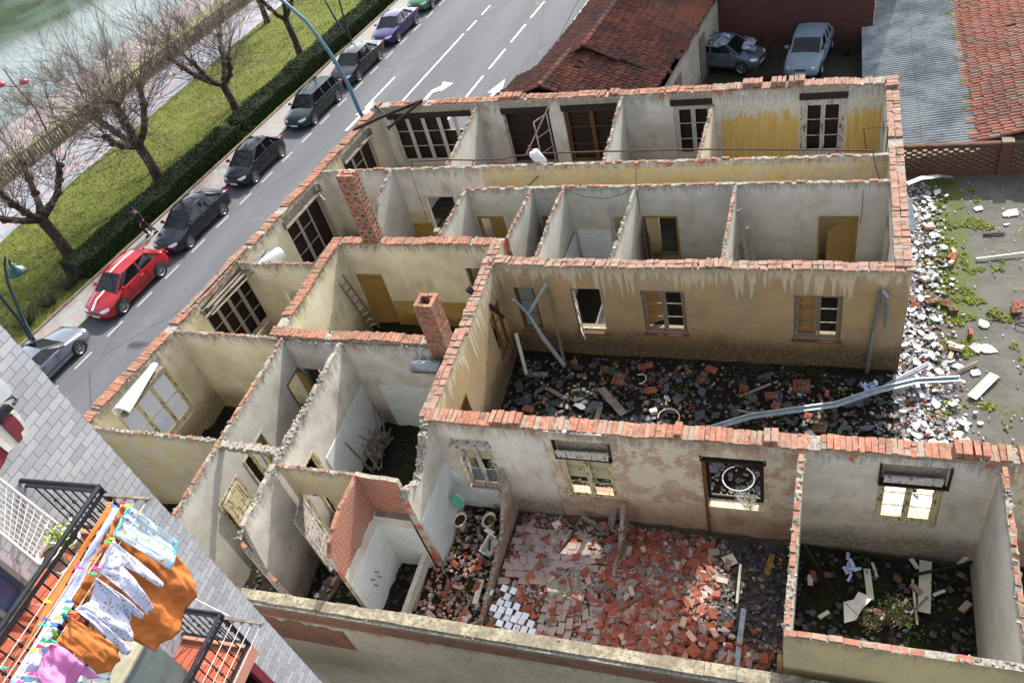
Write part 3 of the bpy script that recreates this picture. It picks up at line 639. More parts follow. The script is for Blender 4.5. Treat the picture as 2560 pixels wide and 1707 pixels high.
part(-19.45, -16.1, 17.72, 17.72, 'narrow partition with a pipe along it, from the street wall to the inner room', (M['cream'], M['cream']), ops=[(1.35, 2.05, 1.6, 2.68)], seed=41, jag=.02, cg=.15)
part(-19.85, -15.7, 14.17, 14.12, 'partition between the two big street windows', (M['cream'], M['cream']), seed=42, jag=.02, cg=.3)
w = part(-15.9, -9.7, 14.08, 14.1, 'thin plaster lining wall under the near brick rim', (wc, M['white']), th=.08, top=3.82, ops=[(.6, 1.4, 0, 2.62)], seed=43, jag=.02, red=False)
w.patch('wall_tiles', 3.2, 6.1, 0, 2.1, -1, M['tilew'], .02)
p1 = part(-15.12, -15.48, 7.4, 14.05, 'long partition with three doorways, second from the street', (M['cream'], wc), th=.13, seed=44, ops=[(1.3, 2.4, 0, 2.72), (2.8, 3.3, 0, 2.74), (3.5, 4.0, 0, 2.76), (5.75, 6.6, 0, 2.75)], jag=.04)
p1.door(1.3, 2.4, 2.72, -.05, M['wflake'], M['wflake'], R(6), 1); p1.door(2.8, 3.3, 2.74, 0, M['wflake']); p1.door(3.5, 4.0, 2.76, 0, M['wwhite'], M['wdoor'], R(4), 1); p1.door(5.75, 6.6, 2.75, 0, M['wgrey'], M['wdoor'], R(60), 1)
p2 = part(-13.0, -13.36, 7.35, 14.05, 'ragged white partition beside the tiled kitchen', (wc, M['white']), th=.14, top=[(0, 2.0), (.0, 3.75), (.3, 3.85), (2.2, 3.9), (6.7, 3.9)], seed=45, ops=[(2.85, 3.5, 0, 2.83)], jag=.07, red=False)
p2.door(2.85, 3.5, 2.83, 0, M['wflake']); p2.patch('wall_tiles', 3.75, 6.65, 0, 2.1, -1, M['tilew'], .02)
p2.rubble(M['mortarw'], 1.8, 4.2, 160, .08, seed=77)
# descending stub in front of the ragged partition
w = Wall('partition_wall', 'sloping broken end of a partition, brick edge running down to the front wall', (-12.98, 7.33), (-12.2, 7.0), .13, [(0, 3.6), (.2, 2.4), (.85, 1.1)], (wc, wc), cat='partition wall', jag=.04)
w.cope(M['cope'], 0, .8, 'stretcher', gap=.1)
part(-20.2, -15.4, 10.0, 10.05, 'partition nearest the white brick building, yellow on its near side', (M['cream'], M['yellow']), seed=46, jag=.03, cg=.5)
# plaster-covered tie beam
mb = MB(); rr = random.Random(8)
for k in range(26):
    u = k / 25; mb.box((-15.3 + 2.15 * u, 9.98 - .02 * u, 3.82 + rr.uniform(-.03, .03)), (.12, .2 + rr.uniform(-.05, .05), .16), jit=.03)
tag(mb.build('tie_beam', M['mortarw'], loc=(-14.3, 9.98, 3.8)), 'crumbling white tie beam bridging two partitions', 'beam')
yw = part(-13.0, -10.6, 9.5, 9.5, 'short yellow partition with an open grey door', (wc, M['yellow']), seed=47, ops=[(.15, 1.15, 0, 2.8)], jag=.02)
yw.door(.15, 1.15, 2.8, -.07, M['wflake'], M['wflakew'], R(-75), 0, label='door frame with a peeling grey door swung open')
bk = Wall('partition_wall', 'bare orange brick partition with plaster fallen off, sloping end', (-10.55, 7.42), (-10.62, 9.5), .12, [(0, 3.45), (.3, 3.75), (1.0, 3.9), (2.1, 3.9)], (M['brickwall'], M['brickwall']), cat='partition wall', jag=.03, capmat=M['cope'])
bk.cope(M['cope'], 0, 2.0, 'stretcher', gap=.1); 
bk.patch('plaster_remnant', .0, 2.05, 0, 2.5, -1, M['white'], .02, jag=.07); bk.patch('wall_tiles', 0, 2.0, 0, 2.15, -1, M['tilew'], .035)
be = Wall('partition_wall', 'short bare brick wall behind the tiled niche', (-10.6, 9.5), (-9.42, 9.5), .12, [(0, 3.95), (.5, 3.9), (1.2, 3.9)], (wc, M['brickwall']), cat='partition wall', jag=.03, capmat=M['mortarw'])
be.patch('plaster_remnant', .05, 1.15, 0, 2.45, -1, M['white'], .18); be.patch('wall_tiles', .05, 1.15, 0, 2.1, -1, M['tilew'], .2)
jw = Wall('partition_wall', 'thick jagged stub wall with crumbled white edge by the teal toilet seat', (-9.33, 9.3), (-9.42, 11.4), .2, [(0, 3.3), (.15, 3.55), (.5, 3.25), (.9, 3.15), (1.3, 3.35), (1.7, 3.75), (2.1, 3.9)], (M['white'], M['white']), cat='partition wall', jag=.07)
jw.rubble(M['mortarw'], 0, 2.1, 170, .06); jw.patch('wall_tiles', .1, 2.1, 0, 2.3, -1, M['tilew'], .02)
# --- near long wall
nw = Wall('ruined_wall', 'long near wall with sunlit hollow-brick top between courtyard and rubble rooms', (-9.45, 11.58), (6.5, 11.95), .4, [(0, 3.9), (9, 3.9), (16, 3.95)], (M['ochre'], M['pink']),
          openings=[(.55, 1.65, 1.1, 3.3), (3.45, 4.85, 1.1, 3.55), (7.1, 8.5, 1.3, 3.35), (10.95, 12.25, 1.4, 3.62), (14.4, 15.6, 1.2, 3.2)], jag=.02)
nw.patch('pale_plaster', 9.35, 13.1, 0, 3.85, -1, M['white'], .015); nw.patch('pale_plaster', .05, 3.2, 0, 3.85, -1, M['white'], .012)
nw.o.data.update()
nw.patch('wall_tiles', .05, 1.8, 0, 1.85, -1, M['tilew'], .03, top=lambda u: 1.85 if u < .5 else 1.08)
nw.cope(M['copeo'], 0, 15.9, 'header', gap=.02, seed=51, raised=[(1.85, 2.6, .12), (6.5, 6.7, .14), (8.5, 8.8, .14), (12.3, 12.9, .1), (14.0, 14.8, .12)])
nw.window(.6, 1.6, 1.1, 3.0, -.1, M['wflakew'], leaves=2, bars=0, label='white double window with a blind, above the toilet', mull=.11)
mb = MB(); nw.lbox(mb, 1.1, .02, 2.6, .95, .02, .8); mb.build('blind', M['blind'], kids(nw.o)[-1]); mb = MB(); nw.lbox(mb, 1.1, .0, 1.45, .95, .01, .6); mb.build('pane', M['frost'], kids(nw.o)[-1])
mb = MB(); nw.lbox(mb, 1.1, -.22, 3.08, 1.15, .24, .07); mb.build('shutter_box', M['wflakew'], nw.o)
nw.window(3.47, 4.83, 1.1, 2.85, -.1, M['wflake'], leaves=2, bars=2, label='cream double window with rusty hinges and half-drawn blind', mull=.13)
mb = MB(); nw.lbox(mb, 4.15, .02, 2.25, 1.3, .02, .95); mb.build('blind', M['blind'], kids(nw.o)[-1])
nw.lintel(3.42, 4.9, 2.85, 3.55, -.17, M['wdark'], dep=.14); mb = MB(); nw.lbox(mb, 4.15, -.26, 3.08, 1.35, .04, .24, jit=.02); nw.lbox(mb, 4.1, -.2, 3.9, 1.6, .1, .05); mb.build('shutter_board', M['wflakew'], nw.o)
mb = MB(); nw.lbox(mb, 7.12, -.2, 1.6, .08, .08, 3.2); mb.build('timber_post', M['wbrown'], nw.o)
mb = MB(); nw.lbox(mb, 7.8, .05, 3.6, 1.38, .25, .5); o = mb.build('brick_lintel', M['brickwall'], nw.o)
nw.lintel(7.05, 8.55, 3.2, 3.38, -.12, M['wdark'], dep=.2)
nw.window(7.12, 8.48, 1.3, 3.2, .1, M['wdark'], leaves=1, bars=0, fr=.04)
nw.window(10.97, 12.23, 1.4, 3.0, -.1, M['wflake'], leaves=2, bars=2, label='cream double window with flaking frame in the far right room', mull=.13)
nw.lintel(10.92, 12.32, 2.95, 3.64, -.2, M['wdark'], dep=.2); mb = MB(); nw.lbox(mb, 11.6, -.26, 3.15, 1.15, .1, .16, jit=.02); mb.build('shutter_board', M['wflakew'], nw.o)
# --- south-east room
se_w = part(-.22, -.14, 7.3, 11.4, 'thin partition with red brick edge left of the room with pale boards', (M['pink'], M['white']), th=.13, seed=61, cg=.12, jag=.02)
se_e = part(3.68, 3.74, 7.3, 11.5, 'far right partition of the room with pale boards', (M['whitecool'], M['white']), th=.12, seed=62, top=[(0, 3.9), (1.2, 3.9), (1.4, 3.8), (2.0, 3.85), (2.3, 3.92), (4.2, 3.92)], jag=.04)
se_s = Wall('ruined_wall', 'beige wall at the bottom right with hollow-brick edge', (-.27, 7.25), (6.5, 7.42), .14, [(0, 3.9), (3.7, 3.9), (6.8, 3.95)], (M['white'], M['beige']), openings=[(2.9, 3.9, 0, 2.85)], jag=.015)
se_s.cope(M['copeo'], 0, 3.0, 'stretcher', gap=.08, seed=63); se_s.rubble(M['mortarw'], 2.9, 6.7, 90, .04); se_s.door(2.9, 3.9, 2.85, 0, M['wdoor'])
mb = MB(); mb.box((-.33, 7.2, 1.5), (.09, .12, 2.9)); mb.build('timber_post', M['wdoor'], se_s.o)
# low stubs in the rubble
part(-7.62, -7.68, 7.6, 11.35, 'collapsed brick partition between the toilet and the rubble heap', (M['pink'], M['pink']), th=.1, top=[(0, .3), (1.5, .5), (2.6, .75), (3.1, 1.2), (3.5, 2.0), (3.75, 2.2)], seed=71, cg=.02, jag=.04)
part(-4.5, -4.46, 7.9, 11.35, 'low brick stub running through the rubble heap', (M['pink'], M['pink']), th=.1, top=[(0, .25), (1.5, .45), (2.6, .6), (3.2, 1.0), (3.5, 1.3)], seed=72, cg=.02, jag=.04)
# --- front boundary wall
fw_ = Wall('ruined_wall', 'low front boundary wall with lichen-covered concrete top and patchy bricks', (-14.5, 6.42), (2.0, 6.9), .34, 2.6, (M['white'], M['front']), base=-3.1, jag=.01, capmat=M['mortarw'])
t = NT('lichen_concrete'); v = t.pos(); c = t.mix(t.ramp(t.noise(v, 2.5, 5), .4, .6), hexc('#8f8875'), hexc('#6f685a')); c = t.mix(t.ramp(t.noise(v, 9, 5, .75), .46, .6, 0, .8), c, hexc('#5c5440')); t.bump(t.noise(v, 25, 4), .6, .02)
M['lichen'] = t.fin(c, .95)
mb = MB(); rr = random.Random(2)
u = 0
while u < 16.4:
    l = rr.uniform(.35, .9); fw_.lbox(mb, u + l / 2, .04 + rr.uniform(-.01, .01), 2.62 + rr.uniform(-.008, .008), l - .004, .27 + rr.uniform(-.02, .02), .07, jit=.006); u += l
mb.build('concrete_capping', M['lichen'], fw_.o)
fw_.patch('brick_course', 0, 16.4, 2.15, 2.56, -1, M['dirtybrick'], .03, top=lambda u: 2.56); fw_.patch('brick_course', 1.5, 4.2, .9, 1.95, -1, M['dirtybrick'], .02, jag=.12)
for w_, n_ in ((bw, 160), (ew, 110), (cw, 120), (ir_n, 50), (ir_w, 40), (ir_s, 40), (ww, 90), (nw, 120), (fw_, 120)): w_.rubble(M['mortar'], n=n_, sz=.055, name='mortar_lumps', seed=n_)
# ------------------------------------------------------------------ chimneys, tanks, timbers, pipes
def chimney(name, c, sx, sy, z0, z1, mat, label, rz=0, lean=(0, 0)):
    mb = MB(); rr = random.Random(int(c[0] * 10)); z = z0; k = 0; t_ = .085
    while z < z1:
        f = (z - z0) / (z1 - z0); ox, oy = lean[0] * f, lean[1] * f
        for side in range(4):
            L = (sx, sy)[side % 2]; n = 2
            for j in range(n):
                bl = L / n * .97; off = (j + .5) * L / n - L / 2
                q = Vector((0, 0, 0)); th = .11
                if side == 0: q = Vector((off, -sy / 2 + th / 2, 0)); d = (bl, th, t_ * .88)
                elif side == 2: q = Vector((off, sy / 2 - th / 2, 0)); d = (bl, th, t_ * .88)
                elif side == 1: q = Vector((sx / 2 - th / 2, off, 0)); d = (th, bl, t_ * .88)
                else: q = Vector((-sx / 2 + th / 2, off, 0)); d = (th, bl, t_ * .88)
                if k % 2: q += Vector((rr.uniform(-.012, .012), rr.uniform(-.012, .012), 0))
                if z > z1 - .1 and rr.random() < .35: continue
                q = Matrix.Rotation(rz, 3, 'Z') @ q
                mb.box(q + Vector((c[0] + ox, c[1] + oy, z + t_ / 2)), d, rz=rz + rr.uniform(-.02, .02), jit=.004)
        z += t_; k += 1
    o = mb.build(name, mat, loc=(c[0], c[1], z0)); tag(o, label, 'chimney')
    m2 = MB(); m2.box((c[0] + lean[0] / 2, c[1] + lean[1] / 2, (z0 + z1) / 2 - .15), (sx - .18, sy - .18, z1 - z0 - .25), rz=rz); m2.build('mortar_core', M['mortar'], o)
    return o
chimney('chimney', (-10.05, 14.3), .56, .56, 3.15, 5.45, M['cope'], 'squat red brick chimney with open top, on the corner of the inner room', lean=(0, .02))
ch2 = chimney('chimney', (-14.5, 19.1), .62, .42, 3.9, 6.5, M['copeo'], 'tall slender hollow-brick chimney on the rear rim of the inner room', lean=(-.1, .15))

mb = MB(); rr = random.Random(5)
for k in range(30):
    z = 3.95 + k * .085; f = (z - 3.9) / 2.6
    if k % 2: continue
    for a in (-.2, .1): mb.box((-14.5 - .1 * f + a + .05 * (k % 4), 19.1 + .15 * f - .208, z + .04), (.09, .02, .05))
    for a in (-.1, .1): mb.box((-14.5 - .1 * f + .308, 19.1 + .15 * f + a, z + .04), (.02, .07, .05))
mb.build('brick_cavities', M['wdark'], ch2)['kind'] = 'stuff'
# white roller blind hanging loose over the window nearest the apartment block
c_a = atx(1015 * .38265, 500 + 1075 * .38265, -19.75); c_b = atx(795 * .38265, 500 + 1395 * .38265, -19.55); d_ = (c_b - c_a); L_ = d_.length; d_.normalize(); s_ = d_.cross(Vector((0, 0, 1))).normalized(); u_ = s_.cross(d_); mb = MB(); n = 14; m = 10; vs = []
for i in range(n + 1):
    f = i / n; p = c_a + d_ * L_ * f; r = .1 + .2 * f
    for j in range(m + 1): th = -.5 + 3.6 * j / m; vs.append(p + s_ * math.cos(th) * r + u_ * math.sin(th) * r * .8)
mb.mesh(vs, [(i * (m + 1) + j, i * (m + 1) + j + 1, (i + 1) * (m + 1) + j + 1, (i + 1) * (m + 1) + j) for i in range(n) for j in range(m)])
rb = mb.build('roller_blind', mat_var('white_plastic_slats', '#d3d3cf', '#c6c6c1', 30, .4, bump=.1), sw.o, smooth=True); sm_ = rb.modifiers.new('t', 'SOLIDIFY'); sm_.thickness = .02; rb['label'] = 'white roller blind hanging loose'
mb = MB(); mb.bar(c_b + Vector((0, 0, -.1)), c_a + Vector((.1, .05, -.2)), .2, .12); mb.build('blind_box', M['wgrey'], sw.o)
# ------------------------------------------------------------------ ground, street, river
def sx(off, y): return -32.6 + .1 * (y - 15) + off
def strip(name, offs, y0, y1, z, mat, kind='structure', th=None, curve=None, step=2.0):
    mb = MB(); n = int((y1 - y0) / step)
    for i in range(n):
        a, b = y0 + (y1 - y0) * i / n, y0 + (y1 - y0) * (i + 1) / n
        p = [(offs[0](a) if callable(offs[0]) else sx(offs[0], a), a), (offs[1](a) if callable(offs[1]) else sx(offs[1], a), a), (offs[1](b) if callable(offs[1]) else sx(offs[1], b), b), (offs[0](b) if callable(offs[0]) else sx(offs[0], b), b)]
        zz = z if isinstance(z, (tuple, list)) else (z, z)
        mb.face([(p[0][0], p[0][1], zz[0]), (p[1][0], p[1][1], zz[1]), (p[2][0], p[2][1], zz[1]), (p[3][0], p[3][1], zz[0])], [(p[0][0], p[0][1]), (p[1][0], p[1][1]), (p[2][0], p[2][1]), (p[3][0], p[3][1])])
        if th:
            for k in (0, 1):
                q0, q1 = p[k], p[3 - k] if k == 0 else p[2]
                mb.face([(q0[0], q0[1], zz[k]), (q1[0], q1[1], zz[k]), (q1[0], q1[1], zz[k] - th), (q0[0], q0[1], zz[k] - th)], [(0, 0)] * 4)
    o = mb.build(name, mat); o['kind'] = kind; return o
t = NT('earth'); v = t.pos(); M['earth'] = t.fin(t.mix(t.ramp(t.noise(v, .6, 6), .4, .6), hexc('#4c4636'), hexc('#3b3a2a')), .95)
t.bump(t.noise(v, 8, 5), .5, .05)
# ground sheet (east of the water)
mb = MB(); mb.face([(-46.9, 6.55, -.06), (70, 6.55, -.06), (70, 130, -.06), (-46.9, 130, -.06)]); mb.face([(-46.9, -30, -.06), (-14.9, -30, -.06), (-14.9, 6.55, -.06), (-46.9, 6.55, -.06)]); mb.face([(-14.9, -30, -3), (70, -30, -3), (70, 6.55, -3), (-14.9, 6.55, -3)]); mb.face([(-14.9, -30, -3), (-14.9, 6.55, -3), (-14.9, 6.55, -.06), (-14.9, -30, -.06)]); mb.face([(-14.9, 6.55, -3), (70, 6.55, -3), (70, 6.55, -.06), (-14.9, 6.55, -.06)]); g = mb.build('ground', M['earth']); g['kind'] = 'structure'
t = NT('asphalt'); v = t.pos(); n = t.noise(v, 120, 3, .7); c = t.mix(t.ramp(t.noise(t.mp(v, (1, .12, 1), rot=(0, 0, R(-5.7))), .5, 4), .35, .65), hexc('#5b5c60'), hexc('#515357'))
c = t.mix(t.ramp(n, .3, .7, 0, .35), c, hexc('#4a4c4f')); c = t.mix(t.ramp(t.noise(v, 1.1, 5, .7), .58, .75, 0, .3), c, hexc('#8f8d88'))
cr = t.ramp(t.vor(t.mp(v, (1, .35, 1)), .16, 'DISTANCE_TO_EDGE'), 0, .004, .7, 0); c = t.mix(cr, c, hexc('#3a3a3c'))
t.bump(n, .3, .005); M['asph'] = t.fin(c, .9, 0, .2)
strip('road', (1.95, 17.5), 0, 120, 0.0, M['asph'])
strip('far_side_road', (17.45, 60), 62, 120, -.004, M['asph'])
t = NT('pavement_tiles'); v = t.pos(); vr = t.mp(v, (1, 1, 1), rot=(0, 0, R(5.7)))
br = t.n('ShaderNodeTexBrick', offset=0.0); t.l(vr, br.inputs[0]); br.inputs['Scale'].default_value = 1; br.inputs['Brick Width'].default_value = .6; br.inputs['Row Height'].default_value = .6; br.inputs['Mortar Size'].default_value = .012
br.inputs['Color1'].default_value = hexc('#7c7f7d'); br.inputs['Color2'].default_value = hexc('#84706a'); br.inputs['Mortar'].default_value = hexc('#6c6c68'); br.inputs['Bias'].default_value = -.15
t.bump(t.noise(v, 30, 3), .2, .005); M['pave'] = t.fin(t.mix(t.ramp(t.noise(v, 3, 5), .4, .7, 0, .35), br.outputs[0], hexc('#7f8280')), .8)
strip('pavement', (0.0, 1.85), 4, 120, .13, M['pave'], th=.2)
t = NT('kerb_stone'); v = t.pos(); M['kerb'] = t.fin(t.mix(t.noise(v, 9), hexc('#8b8984'), hexc('#6f6d68')), .85)
strip('kerb', (1.85, 2.0), 4, 120, .135, M['kerb'], th=.2); strip('bed_kerb', (-.16, -.0), 4, 120, .2, mat_var('bed_kerb_stone', '#7a6b59', '#5b5145', 8, .9), th=.25)
strip('pavement', (15.3, 17.4), 29.2, 62, .12, mat_var('pale_pavement', '#a3a29c', '#94938d', 3, .85), th=.15)
strip('pavement', (13.9, 15.2), 0, 29.2, .12, M['kerb'], th=.15)
# road markings
M['paint'] = mat_var('road_paint', '#c9cac6', '#a9aaa8', 14, .7, bump=.05)
M['paintold'] = mat_var('worn_road_paint', '#9c9d9b', '#86878a', 9, .8, bump=.05)
mk = MB(); mk2 = MB()
def dash(off, y0, y1, w, m=mk, z=.004): m.face([(sx(off - w / 2, y0), y0, z), (sx(off + w / 2, y0), y0, z), (sx(off + w / 2, y1), y1, z), (sx(off - w / 2, y1), y1, z)])
y = 11.55
while y < 56: dash(3.97, y, y + 1.0, .1, mk2); y += 1.93
dash(6.02, 35.6, 39.85, .13); 
dash(8.15, 33, 45.05, .13)
y = 45.5
while y < 60: dash(8.2, y, y + 1.4, .12); y += 2.25
y = 33.4
while y < 60: dash(12.1, y, y + 2.4, .13); y += 3.25
def arrow(cx, cy, turn=0):
    P = [(-.1, -1.6), (.1, -1.6), (.1, .1), (.42, .1), (0, 1.6), (-.42, .1), (-.1, .1)] if not turn else [(-.1, -1.5), (.12, -1.5), (.12, -.2), (.55, .1), (.55, -.15), (.95, .75), (.15, 1.05), (.3, .55), (-.1, .1)]
    mk.face([(cx + .1 * p[1] + p[0] * 1.0, cy + p[1], .004) for p in P])
arrow(-20.75, 37.7, 1); arrow(-16.75, 36.9); arrow(-24.35, 35.4)
o = mk.build('road_marking', M['paint']); o['kind'] = 'structure'; o = mk2.build('parking_line', M['paintold']); o['kind'] = 'structure'
# grass, promenade
t = NT('grass'); v = t.pos(); a = t.noise(v, 1.3, 6, .7); b = t.noise(t.mp(v, (1, .5, 1), rot=(0, 0, .5)), 14, 5, .8)
c = t.mix(t.ramp(a, .3, .7), hexc('#4c5821'), hexc('#64672f')); c = t.mix(t.ramp(t.noise(v, .35, 4, .6), .45, .65, 0, .5), c, hexc('#3f4a1c')); c = t.mix(t.ramp(b, .42, .62, 0, .7), c, hexc('#7b7a44')); c = t.mix(t.ramp(t.noise(v, 40, 4, .8), .45, .7, 0, .65), c, hexc('#374a14'))
t.bump(b, 1.0, .08); M['grass'] = t.fin(c, .95, 0, .1)
promR = lambda y: -41.15 + .036 * (y - 26); promL = lambda y: -45.9 + .09 * (y - 33)
mb = MB(); rr = random.Random(5)
ny, nx = 220, 24
def gz(x, y): return .16 + .06 * noise.noise(Vector((x * .4, y * .4, 0)))
vs = []; fs = []
for i in range(ny + 1):
    y = 4 + 106 * i / ny
    for j in range(nx + 1):
        x = promR(y) + (sx(-.14, y) - promR(y)) * j / nx; vs.append((x, y, gz(x, y) + rr.uniform(-.02, .02)))
for i in range(ny):
    for j in range(nx): k = i * (nx + 1) + j; fs.append((k, k + 1, k + nx + 2, k + nx + 1))
mb.mesh(vs, fs); o = mb.build('grass_verge', M['grass'], smooth=True); o['kind'] = 'structure'
# tufts
mb = MB()
for i in range(52000):
    y = 12 + 46 * rr.random() ** 1.0; x = promR(y) + .05 + (sx(-.3, y) - promR(y)) * rr.random(); z = gz(x, y); a = rr.uniform(0, 6.28); h = rr.uniform(.03, .1); w = .02
    mb.face([(x - w * math.cos(a), y - w * math.sin(a), z - .02), (x + w * math.cos(a), y + w * math.sin(a), z - .02), (x + rr.uniform(-.05, .05), y + rr.uniform(-.05, .05), z + h)])
t = NT('grass_blades'); i_ = t.isl(); M['blade'] = t.fin(t.cr(i_, [(0, hexc('#2f3a18')), (.5, hexc('#4e5b24')), (.85, hexc('#76793f')), (1, hexc('#8f8b5c'))]), .8, 0, .1)
tag(mb.build('grass', M['blade']), 'green grass with dry blades on the verge', 'grass', kind='stuff')
t = NT('promenade_slabs'); v = t.pos(); br = t.n('ShaderNodeTexBrick', offset=0.0); t.l(t.mp(v, rot=(0, 0, R(2))), br.inputs[0]); br.inputs['Scale'].default_value = 1; br.inputs['Brick Width'].default_value = .6; br.inputs['Row Height'].default_value = .6; br.inputs['Mortar Size'].default_value = .006
for k, h in (('Color1', '#7d8188'), ('Color2', '#72767e'), ('Mortar', '#7f8288')): br.inputs[k].default_value = hexc(h)
vv = t.vor(t.mp(v, (1, .45, 1), rot=(0, 0, .6)), .8, 'DISTANCE_TO_EDGE')
M['prom'] = t.fin(t.mix(t.ramp(vv, .02, .03, .55, 0), br.outputs[0], hexc('#a8705c')), .75)
strip('promenade', (promL, promR), 4, 110, .12, M['prom'], th=.3)
M['concrete'] = mat_var('old_concrete', '#746f61', '#59564a', 3, .9, bump=.3, dist=.02)
strip('promenade_edge', (lambda y: promL(y) - 1.0, lambda y: promL(y)), 4, 110, .05, M['concrete'], th=.3)
# balustrade
mb = MB(); y = 12
bx = lambda y: promL(y) - .55
while y < 62:
    mb.bar((bx(y), y, 1.0), (bx(y + 2), y + 2, 1.0), .3, .12); mb.bar((bx(y), y, .12), (bx(y + 2), y + 2, .12), .3, .15); y += 2
o = mb.build('railing_beam', M['concrete'], None, (bx(30), 30, 0)); o.name = 'balustrade'; tag(o, 'stone balustrade along the riverside promenade', 'balustrade')
mb = MB(); y = 12.0; q = 0
while y < 62:
    if q % 12 == 0: mb.box((bx(y), y, .56), (.36, .36, .8))
    else: mb.lathe((bx(y), y, .19), [(.05, 0), (.085, .2), (.05, .5), (.07, .75)], 6)
    y += .24; q += 1
tag(mb.build('baluster', M['concrete'], o), kind='stuff')
# slope down to path
t = NT('bank_grass'); v = t.pos(); M['bank'] = t.fin(t.mix(t.ramp(t.noise(v, 1.2, 6, .7), .35, .65), hexc('#5c6038'), hexc('#7d7654')), .95); t.bump(t.noise(v, 12, 5), .8, .05)
p1x = lambda y: -52.7 + .06 * (y - 35) - .6; p2x = lambda y: p1x(y) - 4.6
strip('grass_bank', (lambda y: p1x(y), lambda y: promL(y) - .95), 4, 110, (-1.2, .0), M['bank'])
strip('riverside_path', (p2x, lambda y: p1x(y) + .02), 4, 110, -1.19, mat_var('pinkish_path', '#857b78', '#77706f', .5, .9, bump=.1))
strip('river_edge', (lambda y: p2x(y) - 2.6, lambda y: p2x(y) + .02), 4, 110, (-2.65, -1.2), M['bank'])
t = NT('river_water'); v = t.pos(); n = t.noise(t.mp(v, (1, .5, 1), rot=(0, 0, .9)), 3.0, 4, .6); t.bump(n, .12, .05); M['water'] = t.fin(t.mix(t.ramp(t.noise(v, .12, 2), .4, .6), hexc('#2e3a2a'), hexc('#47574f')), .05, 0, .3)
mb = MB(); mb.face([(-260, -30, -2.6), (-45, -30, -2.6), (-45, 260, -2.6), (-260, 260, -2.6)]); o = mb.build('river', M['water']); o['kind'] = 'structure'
# wooded far bank across the river (its dark crowns mirror in the water)
mb = MB(); vs = []; rr = random.Random(4); n = 130; rows = ((0, -2.7), (1.5, 1.5), (4, 7.5), (9, 11), (16, 12), (24, -2.7))
for i in range(n + 1):
    y = -30 + 2.6 * i
    for dx, z in rows: vs.append((-118 + .1 * y - dx + rr.uniform(-1, 1), y, z if z < 0 else z * (.75 + .45 * noise.noise(Vector((y * .11, dx * .1, 0)))) + rr.uniform(-.8, .8)))
k = len(rows); mb.mesh(vs, [(i * k + j, i * k + j + 1, (i + 1) * k + j + 1, (i + 1) * k + j) for i in range(n) for j in range(k - 1)])
tag(mb.build('far_wood', mat_var('far_wood_foliage', '#2f3a22', '#454c31', .5, .95, bump=.8, dist=.3)), 'dark belt of trees on the far river bank', 'wood', kind='stuff')
# ------------------------------------------------------------------ hedge
def leafmat(name, cols):
    t = NT(name)
    return t.fin(t.cr(t.isl(), [(i / (len(cols) - 1), hexc(h)) for i, h in enumerate(cols)]), .7, 0, .12)
M['hedge'] = leafmat('hedge_leaves', ['#16210d', '#22321a', '#2f4420', '#1b2a13', '#3d5526'])
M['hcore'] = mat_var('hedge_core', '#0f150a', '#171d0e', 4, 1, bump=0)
mb = MB(); core = MB(); rr = random.Random(11)
def hprof(y): return .95 + .12 * noise.noise(Vector((0, y * .5, 3))), 1.55 + .15 * noise.noise(Vector((0, y * .4, 9)))
for i in range(100):
    y0 = 21 + i * .4; h, w = hprof(y0)
    if 33.2 < y0 < 34.0: continue
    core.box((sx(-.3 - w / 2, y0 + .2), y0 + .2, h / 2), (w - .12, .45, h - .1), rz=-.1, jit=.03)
for i in range(62000):
    y = 21 + 40 * rr.random()
    if 33.2 < y < 34.0 and rr.random() < .8: continue
    h, w = hprof(y); s_ = rr.random()
    if s_ < .42: off = -.3 + rr.uniform(-.05, .05); z = rr.uniform(.1, h)
    elif s_ < .85: off = -.3 - w * rr.random(); z = h + rr.uniform(-.09, .07)
    else: off = -.3 - w + rr.uniform(-.05, .06); z = rr.uniform(.1, h)
    r = rr.uniform(.025, .055); c = Vector((sx(off, y), y, z)); a = Vector((rr.uniform(-1, 1), rr.uniform(-1, 1), rr.uniform(-.4, 1))).normalized(); b = a.orthogonal().normalized() * r; d = a.cross(b)
    mb.face([c - b, c - d * .6, c + b, c + d * .6])
o = core.build('hedge', M['hcore'], loc=(sx(-1, 40), 40, 0)); tag(o, 'long clipped dark green hedge between pavement and grass', 'hedge'); mb.build('foliage', M['hedge'], o)
